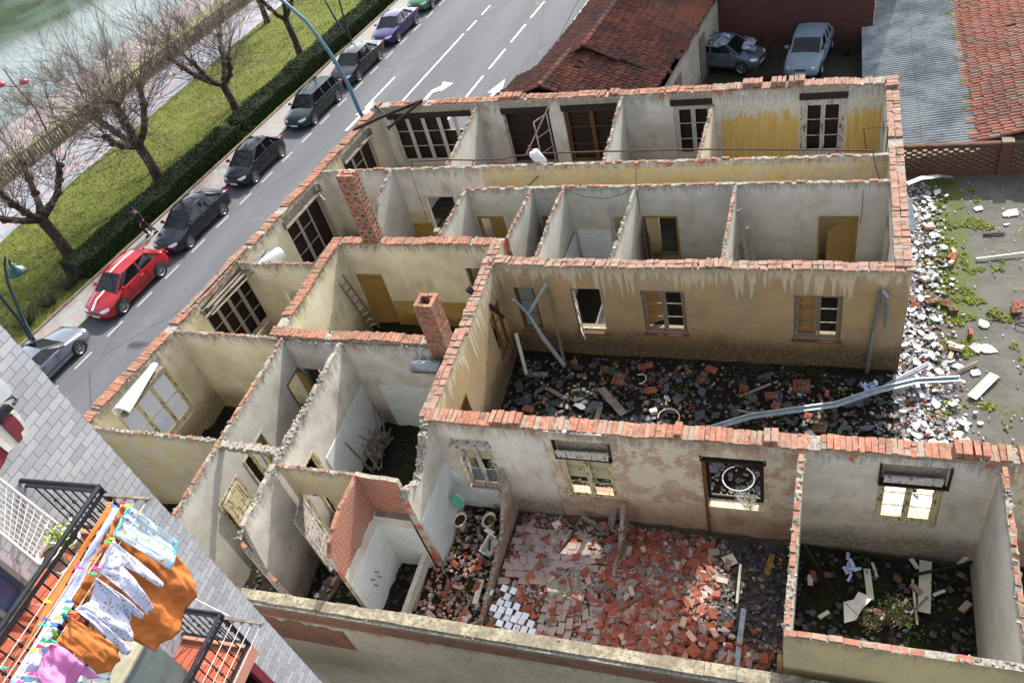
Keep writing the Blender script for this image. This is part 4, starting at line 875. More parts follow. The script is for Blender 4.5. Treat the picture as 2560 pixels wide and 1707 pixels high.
# bare brown bushes at the near end of the bed
M['twig'] = mat_var('twig_bark', '#6d6052', '#4c4138', 5, .9, bump=0)
M['twigd'] = mat_var('dark_twig', '#3a3028', '#2a231d', 5, .9, bump=0)
def shrub(c, r, h, n, mat, label, seed, leaf=None, name='bare_shrub', group=None):
    rr = random.Random(seed); mb = MB()
    for i in range(n):
        a = rr.uniform(0, 6.28); R0 = r * .25 * rr.random(); p = Vector((c[0] + R0 * math.cos(a), c[1] + R0 * math.sin(a), c[2])); d = Vector((math.cos(a) * rr.uniform(.2, 1) * r, math.sin(a) * rr.uniform(.2, 1) * r, h * rr.uniform(.5, 1)))
        pts = [p]; 
        for k in range(3): pts.append(p + d * (k + 1) / 3 + Vector((rr.uniform(-1, 1), rr.uniform(-1, 1), rr.uniform(-.5, .5))) * .08 * r)
        mb.tube(pts, [.012, .009, .006, .003], 3, cap=False)
        for q in range(3):
            b = pts[1 + q % 3]; mb.tube([b, b + Vector((rr.uniform(-1, 1), rr.uniform(-1, 1), rr.uniform(0, 1))) * r * .35], [.006, .002], 3, cap=False)
    o = mb.build(name, mat, loc=c); tag(o, label, 'shrub', group)
    if leaf:
        mb = MB()
        for i in range(n * leaf[1]):
            a = rr.uniform(0, 6.28); q = rr.random() ** .6; cc = Vector((c[0] + r * q * math.cos(a), c[1] + r * q * math.sin(a), c[2] + h * rr.uniform(.2, 1))); s_ = leaf[2] * rr.uniform(.6, 1.3)
            aa = Vector((rr.uniform(-1, 1), rr.uniform(-1, 1), rr.uniform(-.2, 1))).normalized(); b = aa.orthogonal().normalized() * s_; d = aa.cross(b); mb.face([cc - b, cc - d * .5, cc + b, cc + d * .5])
        mb.build('foliage', leaf[0], o)
    return o
for i, y in enumerate((16.2, 17.6, 19.0, 20.3)):
    shrub((sx(-1.0, y), y, .15), .95, .8, 90, M['twigd'], ['low bare dark shrub in the bed nearest the twin green lamp post', 'bare dark shrub in the bed behind the red car bonnet', 'bare dark shrub at the foot of the leftmost tree trunk', 'bare dark shrub touching the near end of the hedge'][i], 60 + i, (M['hedge'], 2, .03), group='bare shrubs at the near end of the bed')
for i, (px, py) in enumerate(((255, 135), (300, 175), (480, 60), (60, 250), (140, 190), (420, 110))):
    p = at(px, py, -1.6); shrub((p.x, p.y, -2.1), 1.8, 2.6, 70, M['twig'], 'leafless bush on the river edge beyond the path', 80 + i, group='leafless bushes on the river edge')
# ------------------------------------------------------------------ bare trees
t = NT('tree_bark'); v = t.obj(); n = t.noise(t.mp(v, (1, 1, .3)), 14, 5, .7); c = t.mix(t.ramp(n, .35, .65), hexc('#3f352c'), hexc('#241d18')); t.bump(n, .8, .03); M['bark'] = t.fin(c, .95)
def tree(label, base, hfork, seed, r0=.27, limbs=4, spread=1.4, twl=3.0, ntw=26, lean=(0, 0)):
    rr = random.Random(seed); bx_, by_ = base.x, base.y
    root = empty('bare_tree', (bx_, by_, .1), label, 'tree', 'pollarded bare trees on the verge')
    tk = MB(); tw = MB(); br = MB()
    B = Vector((bx_, by_, .05)); F = B + Vector((lean[0], lean[1], hfork))
    pts = [B, B + (F - B) * .12, B + (F - B) * .5 + Vector((.04, .03, 0)), F]
    tk.tube(pts, [r0 * 1.35, r0, r0 * .82, r0 * .85], 12)
    tk.build('trunk', M['bark'], root, smooth=True)
    def twig(p, d, L, r, lvl=0):
        n = 5; P = [p]; dd = d.copy(); q = p
        for k in range(n):
            dd = (dd + Vector((rr.uniform(-1, 1), rr.uniform(-1, 1), rr.uniform(-.5, .9))) * .17).normalized(); q = q + dd * L / n; P.append(q)
        tw.tube(P, [r * (1 - .82 * k / n) for k in range(n + 1)], 3, cap=False)
        if lvl < 2:
            for k in range((5, 3)[lvl]):
                i = rr.randint(1, n - 1); s = (dd + Vector((rr.uniform(-1, 1), rr.uniform(-1, 1), rr.uniform(-.6, .8))) * 1.0).normalized(); twig(P[i], s, L * rr.uniform(.3, .55), r * .55, lvl + 1)
    a0 = rr.uniform(0, 6.28)
    for i in range(limbs):
        a = a0 + 6.28 * i / limbs + rr.uniform(-.4, .4); s = spread * rr.uniform(.6, 1.1); hh = rr.uniform(1.3, 2.6)
        p = F - Vector((0, 0, .15)); P = [p]; q = p
        for k in range(4):
            q = q + Vector((math.cos(a) * s / 4 * (1.4 - .2 * k), math.sin(a) * s / 4 * (1.4 - .2 * k), hh / 4 * (.7 + .25 * k))) + Vector((rr.uniform(-.07, .07), rr.uniform(-.07, .07), 0)); P.append(q)
        br.tube(P, [r0 * .7, r0 * .55, r0 * .48, r0 * .46, r0 * .42], 8)
        for kn in (2, 3, 4):
            kp = P[kn]; br.lathe(kp - Vector((0, 0, .12)), [(.02, -.05), (r0 * .7, .02), (r0 * .72, .14), (.04, .3)], 7)
            for j in range(ntw // 4 + (6 if kn == 4 else 0)):
                an = rr.uniform(0, 6.28); out = Vector((math.cos(an), math.sin(an), 0)); upw = rr.uniform(.2, 2.4) if rr.random() < .75 else rr.uniform(-.45, .3)
                d = (out + Vector((math.cos(a), math.sin(a), 0)) * .4 + Vector((0, 0, upw))).normalized()
                twig(kp, d, twl * rr.uniform(.5, 1.15), .02)
    br.build('limb', M['bark'], root, smooth=True); tw.build('twigs', M['twigm'], root)
    return root
t = NT('twig_wood'); i_ = t.isl(); M['twigm'] = t.fin(t.cr(i_, [(0, hexc('#51463c')), (.6, hexc('#6f6258')), (1, hexc('#3a312a'))]), .85, 0, .15)
tb = [at(180, 645), at(406, 462), at(604, 305), at(757, 152), at(672, 62)]
tree('thick pollarded tree at the left edge behind the red car', tb[0], 2.5, 1, .32, 4, 2.0, 4.6, 40, lean=(-.1, 0))
tree('largest pollarded tree, forked trunk above the black hatchback', tb[1], 2.6, 22, .32, 5, 2.0, 5.0, 46)
tree('pollarded tree above the dark green estate car', tb[2], 2.5, 3, .27, 4, 1.8, 4.8, 38)
tree('slim leaning bare tree beside the curved blue lamp post', tb[3], 2.9, 4, .25, 3, 1.5, 4.0, 28)
tree('small bare tree furthest away at the top edge', tb[4], 2.6, 5, .24, 4, 1.5, 4.0, 28)
# ------------------------------------------------------------------ street lamps
M['lampg'] = mat_var('dark_green_lamp_paint', '#173a37', '#13302f', 5, .35, .2, .03, .5)
M['lampb'] = mat_var('blue_grey_lamp_paint', '#4a6a7d', '#425f70', 5, .35, .1, .03, .5)
M['lens'] = mat_flat('lamp_lens', '#b9bdb8', .3)
def plane_path(pxs, y): return [aty(a, b, y) for a, b in pxs]
b = at(103, 886, .13); root = empty('street_lamp', b, 'dark green twin lamp post with a bell-shaped shade behind the silver car', 'street lamp')
mb = MB()
P = [b] + plane_path([(63, 810), (19, 707), (11, 660), (13, 641)], b.y); mb.tube(P, [.09, .075, .06, .05, .035], 10)
mb.build('pole', M['lampg'], root, smooth=True); mb = MB(); P = [b + Vector((-.1, .02, 0))] + plane_path([(48, 800), (0, 740), (-40, 690), (-60, 640)], b.y + .1); mb.tube(P, [.09, .075, .06, .05, .04], 10); mb.build('pole', M['lampg'], root, smooth=True)
hp = aty(37, 672, b.y); mb = MB(); tip = aty(13, 643, b.y); mb.tube([tip, tip + Vector((.12, 0, -.1)), hp + Vector((-.15, 0, .15))], .03, 8); mb.build('arm', M['lampg'], root)
mb = MB(); mb.lathe(hp, [(.04, .25), (.1, .2), (.12, .08), (.28, .0), (.36, -.14), (.37, -.18), (.33, -.2)], 20); mb.build('lamp_shade', M['lampg'], root, smooth=True); mb = MB(); mb.lathe(hp, [(.02, -.22), (.28, -.2), (.32, -.15)], 16); mb.build('lens', M['lens'], root, smooth=True)
b = at(878, 106, .13); root = empty('street_lamp', b, 'pair of thin dark poles splitting upward by the hedge at the top edge', 'street lamp')
for pp in ([(856, 78), (812, 2), (790, -40)], [(866, 70), (848, 2), (840, -40)]):
    mb = MB(); mb.tube([b] + plane_path(pp, b.y), [.09, .075, .055, .045], 8); mb.build('pole', M['lampg'], root, smooth=True)
b = Vector((-19.95, 29.6, .1)); root = empty('street_lamp', b, 'tall curved blue-grey lamp post arching over the road', 'street lamp'); mb = MB()
mb.tube([b, aty(915, 305, b.y), aty(900, 281, b.y), aty(868, 207, b.y), aty(823, 130, b.y), aty(765, 53, b.y), aty(704, 0, b.y), aty(640, -38, b.y), aty(560, -62, b.y)], [.11, .1, .1, .092, .085, .078, .07, .062, .055], 12); mb.build('pole', M['lampb'], root, smooth=True)
mb = MB(); e = aty(560, -62, b.y); mb.box(e + Vector((-.35, 0, .0)), (.8, .26, .14), tap=.7); mb.build('lamp_head', M['lampb'], root); mb = MB(); mb.lathe(b, [(.2, 0), (.2, .04), (.13, .07), (.12, .3)], 12); mb.build('base_plate', M['lampb'], root)
M['lampr'] = mat_var('dark_red_lamp_paint', '#6b2530', '#571d27', 5, .4, 0, 0, .4); M['lampred2'] = mat_var('pinkish_red_shade', '#9a3644', '#84303c', 5, .4, 0, 0, .4)
b = at(128, 352, .12); root = empty('promenade_lamp', b, 'dark red promenade lamp post with two round red shades', 'street lamp'); mb = MB()
mb.tube([b] + plane_path([(88, 270), (40, 217), (8, 172)], b.y), [.07, .055, .045, .03], 8); mb.build('pole', M['lampr'], root)
for q in ((2, 212), (60, 205)):
    c = aty(*q, b.y); mb = MB(); mb.lathe(c, [(.02, .2), (.2, .14), (.3, 0), (.26, -.1)], 14); mb.build('lamp_shade', M['lampred2'], root, smooth=True)
    mb = MB(); mb.bar(aty(40, 217, b.y), c + Vector((0, 0, -.05)), .04, .04); mb.build('arm', M['lampr'], root)
# ------------------------------------------------------------------ cars
def paint(name, h, rough=.28, metal=.35, spec=.5, dust=0.0):
    t = NT(name); c = hexc(h)
    if dust: v = t.obj(); c = t.mix(t.ramp(t.noise(v, 2.5, 6, .7), .35, .7, dust * .4, dust), c, hexc('#7d786c'))
    t.b.inputs['Coat Weight'].default_value = .0 if dust else .5; t.b.inputs['Coat Roughness'].default_value = .08
    return t.fin(c, rough, metal, spec)
M['cglass'] = mat_flat('car_glass', '#090d10', .05, 0, .45); M['tyre'] = mat_flat('tyre_rubber', '#141414', .85); M['rim'] = mat_flat('alloy', '#9a9c9e', .35, .6)
M['hl'] = mat_flat('headlight_glass', '#c3c8cc', .12, .3, .8); M['tl'] = mat_flat('tail_light_red', '#8e1712', .25); M['plate'] = mat_flat('number_plate', '#c9c9c4', .5); M['trim'] = mat_flat('dark_trim', '#191a1b', .6); M['chrome'] = mat_flat('chrome', '#b5b8ba', .2, .8)
M['wpaint'] = paint('white_stripe', '#d6d6d4')
def car(name, label, loc, head, L=4.1, Wd=1.7, Ht=1.42, col=None, hood=1.05, hoodz=.86, belt=.93, ws=.62, roof=1.7, rearw=.45, boot=.0, bootz=.95, wb=2.5, fo=.78, wr=.3, stripe=False, rails=False, spokes=9, ribs=None, group='cars parked along the kerb', cat='car', boxy=0.0, doors=2, gls=None, roofcol=None, roundl=False):
    root = empty(name, loc, label, cat, group, rz=head)
    w = Wd / 2; x0 = L / 2; gl = gls or M['cglass']
    # stations along x: (x, halfwidth factor, zbottom, shoulder z, top z)
    xs = [(x0, .60 + .25 * boxy, .32, .48, .52), (x0 - .06, .80 + .12 * boxy, .24, .56, .62), (x0 - .25, .93, .2, .64, .72), (x0 - .55, .985, .19, .72, hoodz - .06), (x0 - hood * .75, 1, .19, .80, hoodz), (x0 - hood - .05, 1, .19, belt - .03, hoodz + .05)]
    cab0 = x0 - hood; roof0 = cab0 - ws; roof1 = roof0 - roof; cab1 = max(roof1 - rearw, -x0 + .06 + boot)
    n = 5
    for k in range(1, n): x = cab0 - .05 + (cab1 - cab0 + .05) * k / n; xs.append((x, 1, .19, belt + .02, belt + .04))
    if boot > .2: xs += [(cab1, 1, .2, belt, bootz), (cab1 - boot * .5, .985, .2, bootz - .04, bootz), (-x0 + .12, .95, .24, bootz - .08, bootz - .02), (-x0 + .02, .86 + .08 * boxy, .3, bootz - .25, bootz - .16), (-x0, .8 + .1 * boxy, .34, .52, .6)]
    else: xs += [(cab1, .97, .2, belt + .02, belt + .05), (-x0 + .1, .95, .24, belt - .04, belt), (-x0 + .02, .88, .3, .7, .78), (-x0, .82, .34, .5, .56)]
    mb = MB(); ring = []
    for x, wf, zb, zs, zt in xs:
        W2 = w * wf; zm = (zb + zs) / 2
        half = [(0, zb), (W2 * .86, zb), (W2 * .97, zb + .06), (W2, zb + .18 if zs > zb + .3 else zm), (W2, zm + .06), (W2 * .985, zs - .05), (W2 * .955, zs), (W2 * .86, zs + (zt - zs) * .65), (W2 * .5, zt - .005), (0, zt + .015)]
        ring.append([(x, -y, z) for y, z in half] + [(x, y, z) for y, z in half[::-1][1:-1]])
    m = len(ring[0]); vs = [p for r_ in ring for p in r_]; fs = [(i * m + j, i * m + (j + 1) % m, (i + 1) * m + (j + 1) % m, (i + 1) * m + j) for i in range(len(ring) - 1) for j in range(m)]
    fs += [tuple(range(m))[::-1], tuple((len(ring) - 1) * m + j for j in range(m))]
    mb.mesh(vs, fs); o = mb.build('body', col, root, local=True); soften(o, 50)
    # greenhouse
    zb = belt + .0; wt = w * (.70 + .08 * boxy); wb_ = w * .93; zr = Ht
    base = [(cab0 + .12, wb_ * .84, hoodz + .03), (cab0 - .15, wb_, zb), (roof0 - .1, wb_, zb), (roof1, wb_, zb), (cab1 + .05, wb_ * .98, zb), (cab1, wb_ * .9, zb + .02)]
    top = [(roof0, wt * .93, zr - .07), (roof0 - .04, wt, zr - .075), (roof0 - .35, wt * 1.02, zr - .05), (roof1 + .1, wt * 1.0, zr - .06), (roof1 + .02, wt * .97, zr - .085), (roof1, wt * .9, zr - .09)]
    vs = []; fs = []
    for sgn in (-1, 1):
        vs += [(x, y * sgn, z) for x, y, z in base] + [(x, y * sgn, z) for x, y, z in top]
    for s_ in (0, 1):
        for k in range(5):
            f = (s_ * 12 + k, s_ * 12 + k + 1, s_ * 12 + 7 + k, s_ * 12 + 6 + k); fs.append(f if s_ == 1 else f[::-1])
    fs += [(0, 12, 18, 6), (17 - 12 + 0, 11, 23, 17)]
    mb = MB(); mb.mesh(vs, fs); mb.build('windows', gl, root, local=True)
    # roof
    mb = MB(); R_ = []
    nx = 8
    for i in range(nx + 1):
        f = i / nx; x = roof0 + .03 + (roof1 - .03 - roof0 - .03) * f; hump = math.sin(PI * (f * .8 + .1)); z = zr - .06 + .06 * hump; ww = wt * (1.03 - .06 * abs(f - .45))
        R_.append([(x, y * ww, z - (abs(y) ** 3) * .06) for y in (-1, -.8, -.4, 0, .4, .8, 1)])
    m = 7; vs = [p for r_ in R_ for p in r_]; fs = [(i * m + j, i * m + j + 1, (i + 1) * m + j + 1, (i + 1) * m + j) for i in range(nx) for j in range(m - 1)]
    vs2 = [(x, y, z - .035) for x, y, z in vs]; k0 = len(vs); fs += [tuple(q + k0 for q in f)[::-1] for f in fs]
    edge = [j for j in range(m)] + [i * m + m - 1 for i in range(1, nx + 1)] + [nx * m + j for j in range(m - 2, -1, -1)] + [i * m for i in range(nx - 1, 0, -1)]
    for a, b in zip(edge, edge[1:] + edge[:1]): fs.append((b, a, a + k0, b + k0))
    mb.mesh(vs + vs2, fs); o = mb.build('roof', roofcol or col, root, local=True); soften(o, 50)
    # pillars
    mb = MB()
    for s_ in (-1, 1):
        mb.bar((cab0 + .1, s_ * wb_ * .86, hoodz + .03), (roof0, s_ * wt * .96, zr - .07), .05, .05)
        mb.bar((cab0 + .1, s_ * wb_ * .88, hoodz + .02), (cab0 - .3, s_ * wb_, zb + .01), .04, .05)
        mb.bar((cab0 - .3, s_ * wb_ * 1.0, zb + .005), (cab1, s_ * wb_, zb + .01), .05, .04)
        ds = [.52] if doors == 2 else [.36, .74]
        for f in ds:
            xb = roof0 + (roof1 - roof0) * f; mb.bar((xb + .05, s_ * (wb_ + .002), zb), (xb, s_ * (wt * 1.03), zr - .07), .07, .03)
        mb.bar((cab1 + .06, s_ * wb_ * .96, zb), (roof1 + .04, s_ * wt * .97, zr - .08), .13 if not rails else .07, .07)
        for a, b in zip(top[:-1], top[1:]): mb.bar((a[0], s_ * a[1], a[2] + .012), (b[0], s_ * b[1], b[2] + .012), .045, .03)
    mb.bar((cab1 + .0, -wb_ * .9, zb + .03), (cab1 + .0, wb_ * .9, zb + .03), .06, .06)
    mb.build('pillars', col, root, local=True)
    # wheels
    fx = x0 - fo
    for wx in (fx, fx - wb):
        for s_ in (-1, 1):
            mb = MB(); Mx = Matrix.Rotation(R(90) * -s_, 3, 'X')
            mb.lathe((wx, s_ * (w - .012), wr + .02), [(0, 0), (wr + .055, 0), (wr + .055, .014), (0, .014)], 24, M=Mx); mb.build('wheel_arch', M['trim'], root, local=True)
            mb = MB(); mb.lathe((wx, s_ * (w - .13), wr), [(wr * .6, 0), (wr * .97, .0), (wr, .03), (wr, .13), (wr * .96, .16), (wr * .70, .165), (wr * .66, .12)], 24, M=Mx)
            tyre = mb.build('tyre', M['tyre'], root, local=True, smooth=True)
            mb = MB(); mb.lathe((wx, s_ * (w - .13), wr), [(wr * .69, .16), (wr * .66, .165), (wr * .6, .14), (wr * .58, .1)], 24, M=Mx); mb.lathe((wx, s_ * (w - .13), wr), [(0, .155), (wr * .2, .15), (wr * .22, .11)], 12, M=Mx)
            for q in range(spokes):
                a = 2 * PI * q / spokes; d = Vector((math.cos(a), 0, math.sin(a))); c = Vector((wx, s_ * (w + .005), wr)); mb.bar(c + d * wr * .15, c + d * wr * .63, .028 * 9 / spokes, .03, upv=(0, 1, 0))
            mb.build('rim', M['rim'], root, local=True)
    # lights etc
    for s_ in (-1, 1):
        if roundl:
            mb = MB(); mb.lathe((x0 - .03, s_ * w * .68, .62), [(0, .05), (.08, .04), (.1, 0)], 14, M=Matrix.Rotation(R(90), 3, 'Y')); mb.build('headlight', M['hl'], root, local=True)
        else:
            mb = MB(); mb.mesh([(x0 - .03, s_ * w * .42, .60), (x0 - .05, s_ * w * .72, .60), (x0 - .24, s_ * w * .93, .63), (x0 - .32, s_ * w * .90, .735), (x0 - .2, s_ * w * .74, .715), (x0 - .1, s_ * w * .46, .655), (x0 - .2, s_ * w * .6, .56)], [(0, 1, 4, 5), (1, 2, 3, 4), (0, 6, 2, 1)]); mb.build('headlight', M['hl'], root, local=True)
        mb = MB(); zt = (bootz - .1) if boot > .2 else belt - .02; mb.box((-x0 + .06, s_ * w * .8, zt - .07), (.16, .24, .15)); mb.build('tail_light', M['tl'], root, local=True)
        mb = MB(); mb.box((cab0 - .18, s_ * (w + .08), belt + .08), (.12, .16, .11), jit=.012); mb.bar((cab0 - .16, s_ * w * .93, belt + .03), (cab0 - .18, s_ * (w + .04), belt + .06), .05, .04); mb.build('mirror', col, root, local=True)
        for f in ((.42,) if doors == 2 else (.3, .68)):
            mb = MB(); mb.box((roof0 + (roof1 - roof0) * f, s_ * (w + .008), belt - .11), (.17, .03, .035)); mb.build('handle', M['trim'] if not stripe else M['chrome'], root, local=True)
        mb = MB(); mb.box((0.1, s_ * (w + .003), .46), (L * .42, .02, .035)); mb.build('side_moulding', M['trim'] if not boxy else M['chrome'], root, local=True)
    mb = MB()
    for s_ in (-1, 1):
        for xb in ([roof0 + .2, roof0 + (roof1 - roof0) * (.62 if doors == 2 else .42)] + ([roof0 + (roof1 - roof0) * .95] if doors == 4 else [])): mb.box((xb, s_ * (w * .997), .59), (.014, .02, .62))
    mb.box((cab0 + .02, 0, hoodz + .062), (.012, w * 1.5, .012)); mb.build('panel_gap', M['trim'], root, local=True)
    mb = MB(); mb.box((x0 - .015, 0, .38), (.05, .48, .1)); mb.build('number_plate', M['plate'], root, local=True)
    mb = MB(); mb.box((x0 - .035, 0, .55), (.07, w * .6, .07)); mb.box((x0 - .02, 0, .28), (.06, w * 1.2, .05)); mb.build('grille', M['trim'], root, local=True)
    if stripe:
        mb = MB(); sy = -.12
        pts = [(x0 - .08, .66), (x0 - .25, .745), (x0 - .55, hoodz + .0), (x0 - hood * .75, hoodz + .022), (x0 - hood, hoodz + .07)]
        for a, b in zip(pts, pts[1:]): mb.face([(a[0], sy - .07, a[1]), (b[0], sy - .07, b[1]), (b[0], sy + .07, b[1]), (a[0], sy + .07, a[1])])
        for i in range(nx): a, b = R_[i][3], R_[i + 1][3]; mb.face([(a[0], sy - .07, a[2] + .006), (b[0], sy - .07, b[2] + .006), (b[0], sy + .07, b[2] + .006), (a[0], sy + .07, a[2] + .006)])
        mb.build('stripe', M['wpaint'], root, local=True)
    if rails:
        for s_ in (-1, 1): mb = MB(); mb.tube([(roof0 - .2, s_ * wt * .9, zr), (roof0 - .25, s_ * wt * .9, zr + .05), (roof1 + .25, s_ * wt * .9, zr + .05), (roof1 + .2, s_ * wt * .9, zr)], .018, 6); mb.build('roof_rail', M['trim'], root, local=True)
    return root
HD = math.atan2(-.995, -.1)
def pk(yf, wbm, x0fo, L, fwd=-1, off=2.88):   # front wheel y, wheelbase
    yc = yf + fwd * -1 * (L / 2 - x0fo) if fwd < 0 else yf - (L / 2 - x0fo)
    if fwd < 0: yc = yf + (L / 2 - x0fo)
    return (sx(off, yc), yc, 0.0)
car('parked_car', 'silver coupe, nearest car, partly hidden by the white brick building', pk(16.42, 2.6, .85, 4.4, 1, 2.75), HD + PI, 4.4, 1.74, 1.36, paint('silver_paint', '#767d88', .3, .6), hood=1.25, hoodz=.86, belt=.9, ws=.75, roof=1.2, rearw=.7, boot=.6, bootz=.93, wb=2.6, fo=.88, spokes=6)
car('parked_car', 'red hatchback with a white stripe along its roof and bonnet', pk(18.98, 2.55, .85, 4.15), HD, 4.15, 1.72, 1.44, paint('red_paint', '#8e0c18', .25, .1), hood=1.15, hoodz=.9, belt=.94, ws=.68, roof=1.5, rearw=.55, wb=2.5, fo=.85, stripe=True, spokes=15, wr=.33)
car('parked_car', 'dark navy liftback between the red car and the small black hatchback', pk(23.62, 2.62, .9, 4.4), HD, 4.4, 1.72, 1.42, paint('navy_paint', '#131722', .2, .3), hood=1.2, hoodz=.86, belt=.92, ws=.7, roof=1.4, rearw=.75, boot=.28, bootz=.98, wb=2.62, fo=.88, doors=4, spokes=7)
car('parked_car', 'small black hatchback, third from the red car direction, by the largest tree', pk(29.0, 2.44, .75, 3.84), HD, 3.84, 1.66, 1.43, paint('black_paint', '#0d0f16', .2, .3), hood=.95, hoodz=.88, belt=.95, ws=.72, roof=1.35, rearw=.5, wb=2.44, fo=.76, spokes=8)
car('parked_car', 'dark green estate car with roof rails', pk(34.78, 2.6, .85, 4.35), HD, 4.35, 1.68, 1.44, paint('dark_green_paint', '#0b211f', .22, .3), hood=1.15, hoodz=.87, belt=.93, ws=.62, roof=2.1, rearw=.3, wb=2.6, fo=.86, doors=4, rails=True, spokes=8)
car('parked_car', 'black saloon behind the curved lamp post', pk(39.74, 2.7, .9, 4.5), HD, 4.5, 1.74, 1.42, paint('black_paint', '#101418', .2, .3), hood=1.2, hoodz=.86, belt=.92, ws=.66, roof=1.3, rearw=.6, boot=.65, bootz=.97, wb=2.65, fo=.9, doors=4, spokes=12)
car('parked_car', 'purple two-door saloon near the top edge', pk(44.87, 2.5, .85, 4.1), HD, 4.1, 1.7, 1.38, paint('purple_paint', '#1c1150', .25, .3), hood=1.15, hoodz=.85, belt=.9, ws=.62, roof=1.05, rearw=.6, boot=.6, bootz=.95, wb=2.5, fo=.86, spokes=8)
car('parked_car', 'bright green car cut off by the top edge', pk(49.9, 2.5, .85, 4.0), HD, 4.0, 1.68, 1.42, paint('leaf_green_paint', '#2f6b3c', .25, .3), hood=1.05, hoodz=.87, belt=.93, ws=.66, roof=1.4, rearw=.5, wb=2.5, fo=.82, spokes=6)
a = at(*(1660 + 505 * .38265, 495 * .38265)); car('abandoned_car', 'dusty blue-grey hatchback wreck with debris heaped on its roof in the back yard', (-4.74, 37.99, .1), R(-18), 3.8, 1.58, 1.38, paint('faded_blue_paint', '#34485f', .55, .1, .3, .35), hood=1.0, hoodz=.84, belt=.92, ws=.55, roof=1.5, rearw=.55, wb=2.4, fo=.72, spokes=5, group='abandoned cars in the back yard', boxy=.6)
car('abandoned_car', 'pale blue boxy old saloon facing the ruin in the back yard', (-.85, 37.85, .05), math.atan2(-1, -.16), 4.1, 1.62, 1.44, paint('faded_pale_blue', '#66788a', .5, .05, .3, .25), hood=1.2, hoodz=.87, belt=.93, ws=.42, roof=1.4, rearw=.45, boot=.7, bootz=.93, wb=2.42, fo=.75, spokes=4, group='abandoned cars in the back yard', boxy=1.0, doors=4, roundl=True)
# ------------------------------------------------------------------ person walking on the pavement
def skin(name, joints, edges, mat, parent=None, loc=(0, 0, 0), sub=2):
    me = bpy.data.meshes.new(name); me.from_pydata([Vector(j[0]) for j in joints], edges, []); o = bpy.data.objects.new(name, me); COL.objects.link(o)
    m = o.modifiers.new('skin', 'SKIN'); 
    for i, j in enumerate(joints): me.skin_vertices[0].data[i].radius = (j[1], j[2] if len(j) > 2 else j[1])
    me.skin_vertices[0].data[0].use_root = True
    m.use_smooth_shade = True; s = o.modifiers.new('sub', 'SUBSURF'); s.levels = sub; s.render_levels = sub
    me.materials.append(mat)
    if parent: o.parent = parent
    else: o.location = loc
    return o
M['skin'] = mat_var('skin', '#9c6d55', '#8f6350', 10, .6, bump=0); M['jacket'] = mat_var('dark_jacket', '#10131a', '#191d26', 9, .8, bump=.3); M['jeans'] = mat_var('dark_trousers', '#0f1218', '#161a22', 9, .85, bump=.2); M['capm'] = mat_var('dark_cap', '#0c0d10', '#141519', 9, .9, bump=0)
pl = at(378, 590, .13)
# forward = local +Y; walking away up the street
J = [((0, 0, .93), .13, .10), ((0, 0, 1.12), .14, .10), ((0, .02, 1.36), .17, .11), ((0, .02, 1.47), .06), ((0, .04, 1.53), .055), ((0, .055, 1.62), .085, .095), ((0, .055, 1.70), .075, .085),
     ((.09, 0, .88), .09), ((.10, .12, .50), .06), ((.10, .02, .12), .042), ((.10, .17, .04), .035), ((-.09, 0, .88), .09), ((-.10, -.08, .48), .06), ((-.10, -.34, .16), .042), ((-.10, -.27, .03), .035),
     ((.20, .02, 1.40), .055), ((.27, -.12, 1.15), .045), ((.27, -.06, .90), .033), ((-.20, .02, 1.40), .055), ((-.27, .08, 1.14), .045), ((-.26, .24, .95), .033), ((.27, -.03, .83), .03, .018), ((-.26, .30, .90), .03, .018)]
E_ = [(0, 1), (1, 2), (2, 3), (3, 4), (4, 5), (5, 6), (0, 7), (7, 8), (8, 9), (9, 10), (0, 11), (11, 12), (12, 13), (13, 14), (2, 15), (15, 16), (16, 17), (2, 18), (18, 19), (19, 20), (17, 21), (20, 22)]
for hb, d0 in ((21, Vector((0, .15, -1))), (22, Vector((0, .6, -.7)))):
    for k in range(4):
        b = Vector(J[hb][0]); sxo = (-.024 + .016 * k); l = (.055, .065, .06, .048)[k]; p1_ = b + Vector((0, sxo, -.02)); p2_ = p1_ + d0.normalized() * l; p3_ = p2_ + (d0.normalized() + Vector((0, -.3, 0))) * l * .4
        i = len(J); J += [(p1_, .009), (p2_, .008), (p3_, .007)]; E_ += [(hb, i), (i, i + 1), (i + 1, i + 2)]
    i = len(J); b = Vector(J[hb][0]); J += [(b + Vector((0, .03, .0)), .01), (b + Vector((-.005, .05, -.035)), .009)]; E_ += [(hb, i), (i, i + 1)]
J = [(tuple(j[0]), *j[1:]) for j in J]
per = skin('person', J, E_, M['skin'], loc=pl); per.rotation_euler = (0, 0, R(168)); tag(per, 'person in dark jacket, trousers and cap walking on the pavement beside the hedge', 'person')
jk = skin('jacket', [((0, 0, .86), .165, .135), ((0, 0, 1.12), .165, .125), ((0, .02, 1.36), .185, .13), ((0, .02, 1.46), .09), ((.21, .02, 1.40), .075), ((.275, -.12, 1.15), .062), ((.272, -.07, .93), .05), ((-.21, .02, 1.40), .075), ((-.275, .08, 1.14), .062), ((-.262, .22, .97), .05)], [(0, 1), (1, 2), (2, 3), (2, 4), (4, 5), (5, 6), (2, 7), (7, 8), (8, 9)], M['jacket'], per)
tr = skin('trousers', [((0, 0, .92), .15, .125), ((.095, 0, .86), .11), ((.105, .12, .50), .08), ((.105, .03, .14), .062), ((-.095, 0, .86), .11), ((-.105, -.08, .48), .08), ((-.105, -.33, .18), .062)], [(0, 1), (1, 2), (2, 3), (0, 4), (4, 5), (5, 6)], M['jeans'], per)
mb = MB(); mb.lathe((0, .05, 1.66), [(.1, 0), (.1, .05), (.07, .1), (0, .12)], 14); mb.box((0, .14, 1.67), (.15, .12, .015)); mb.build('cap', M['capm'], per, local=True)
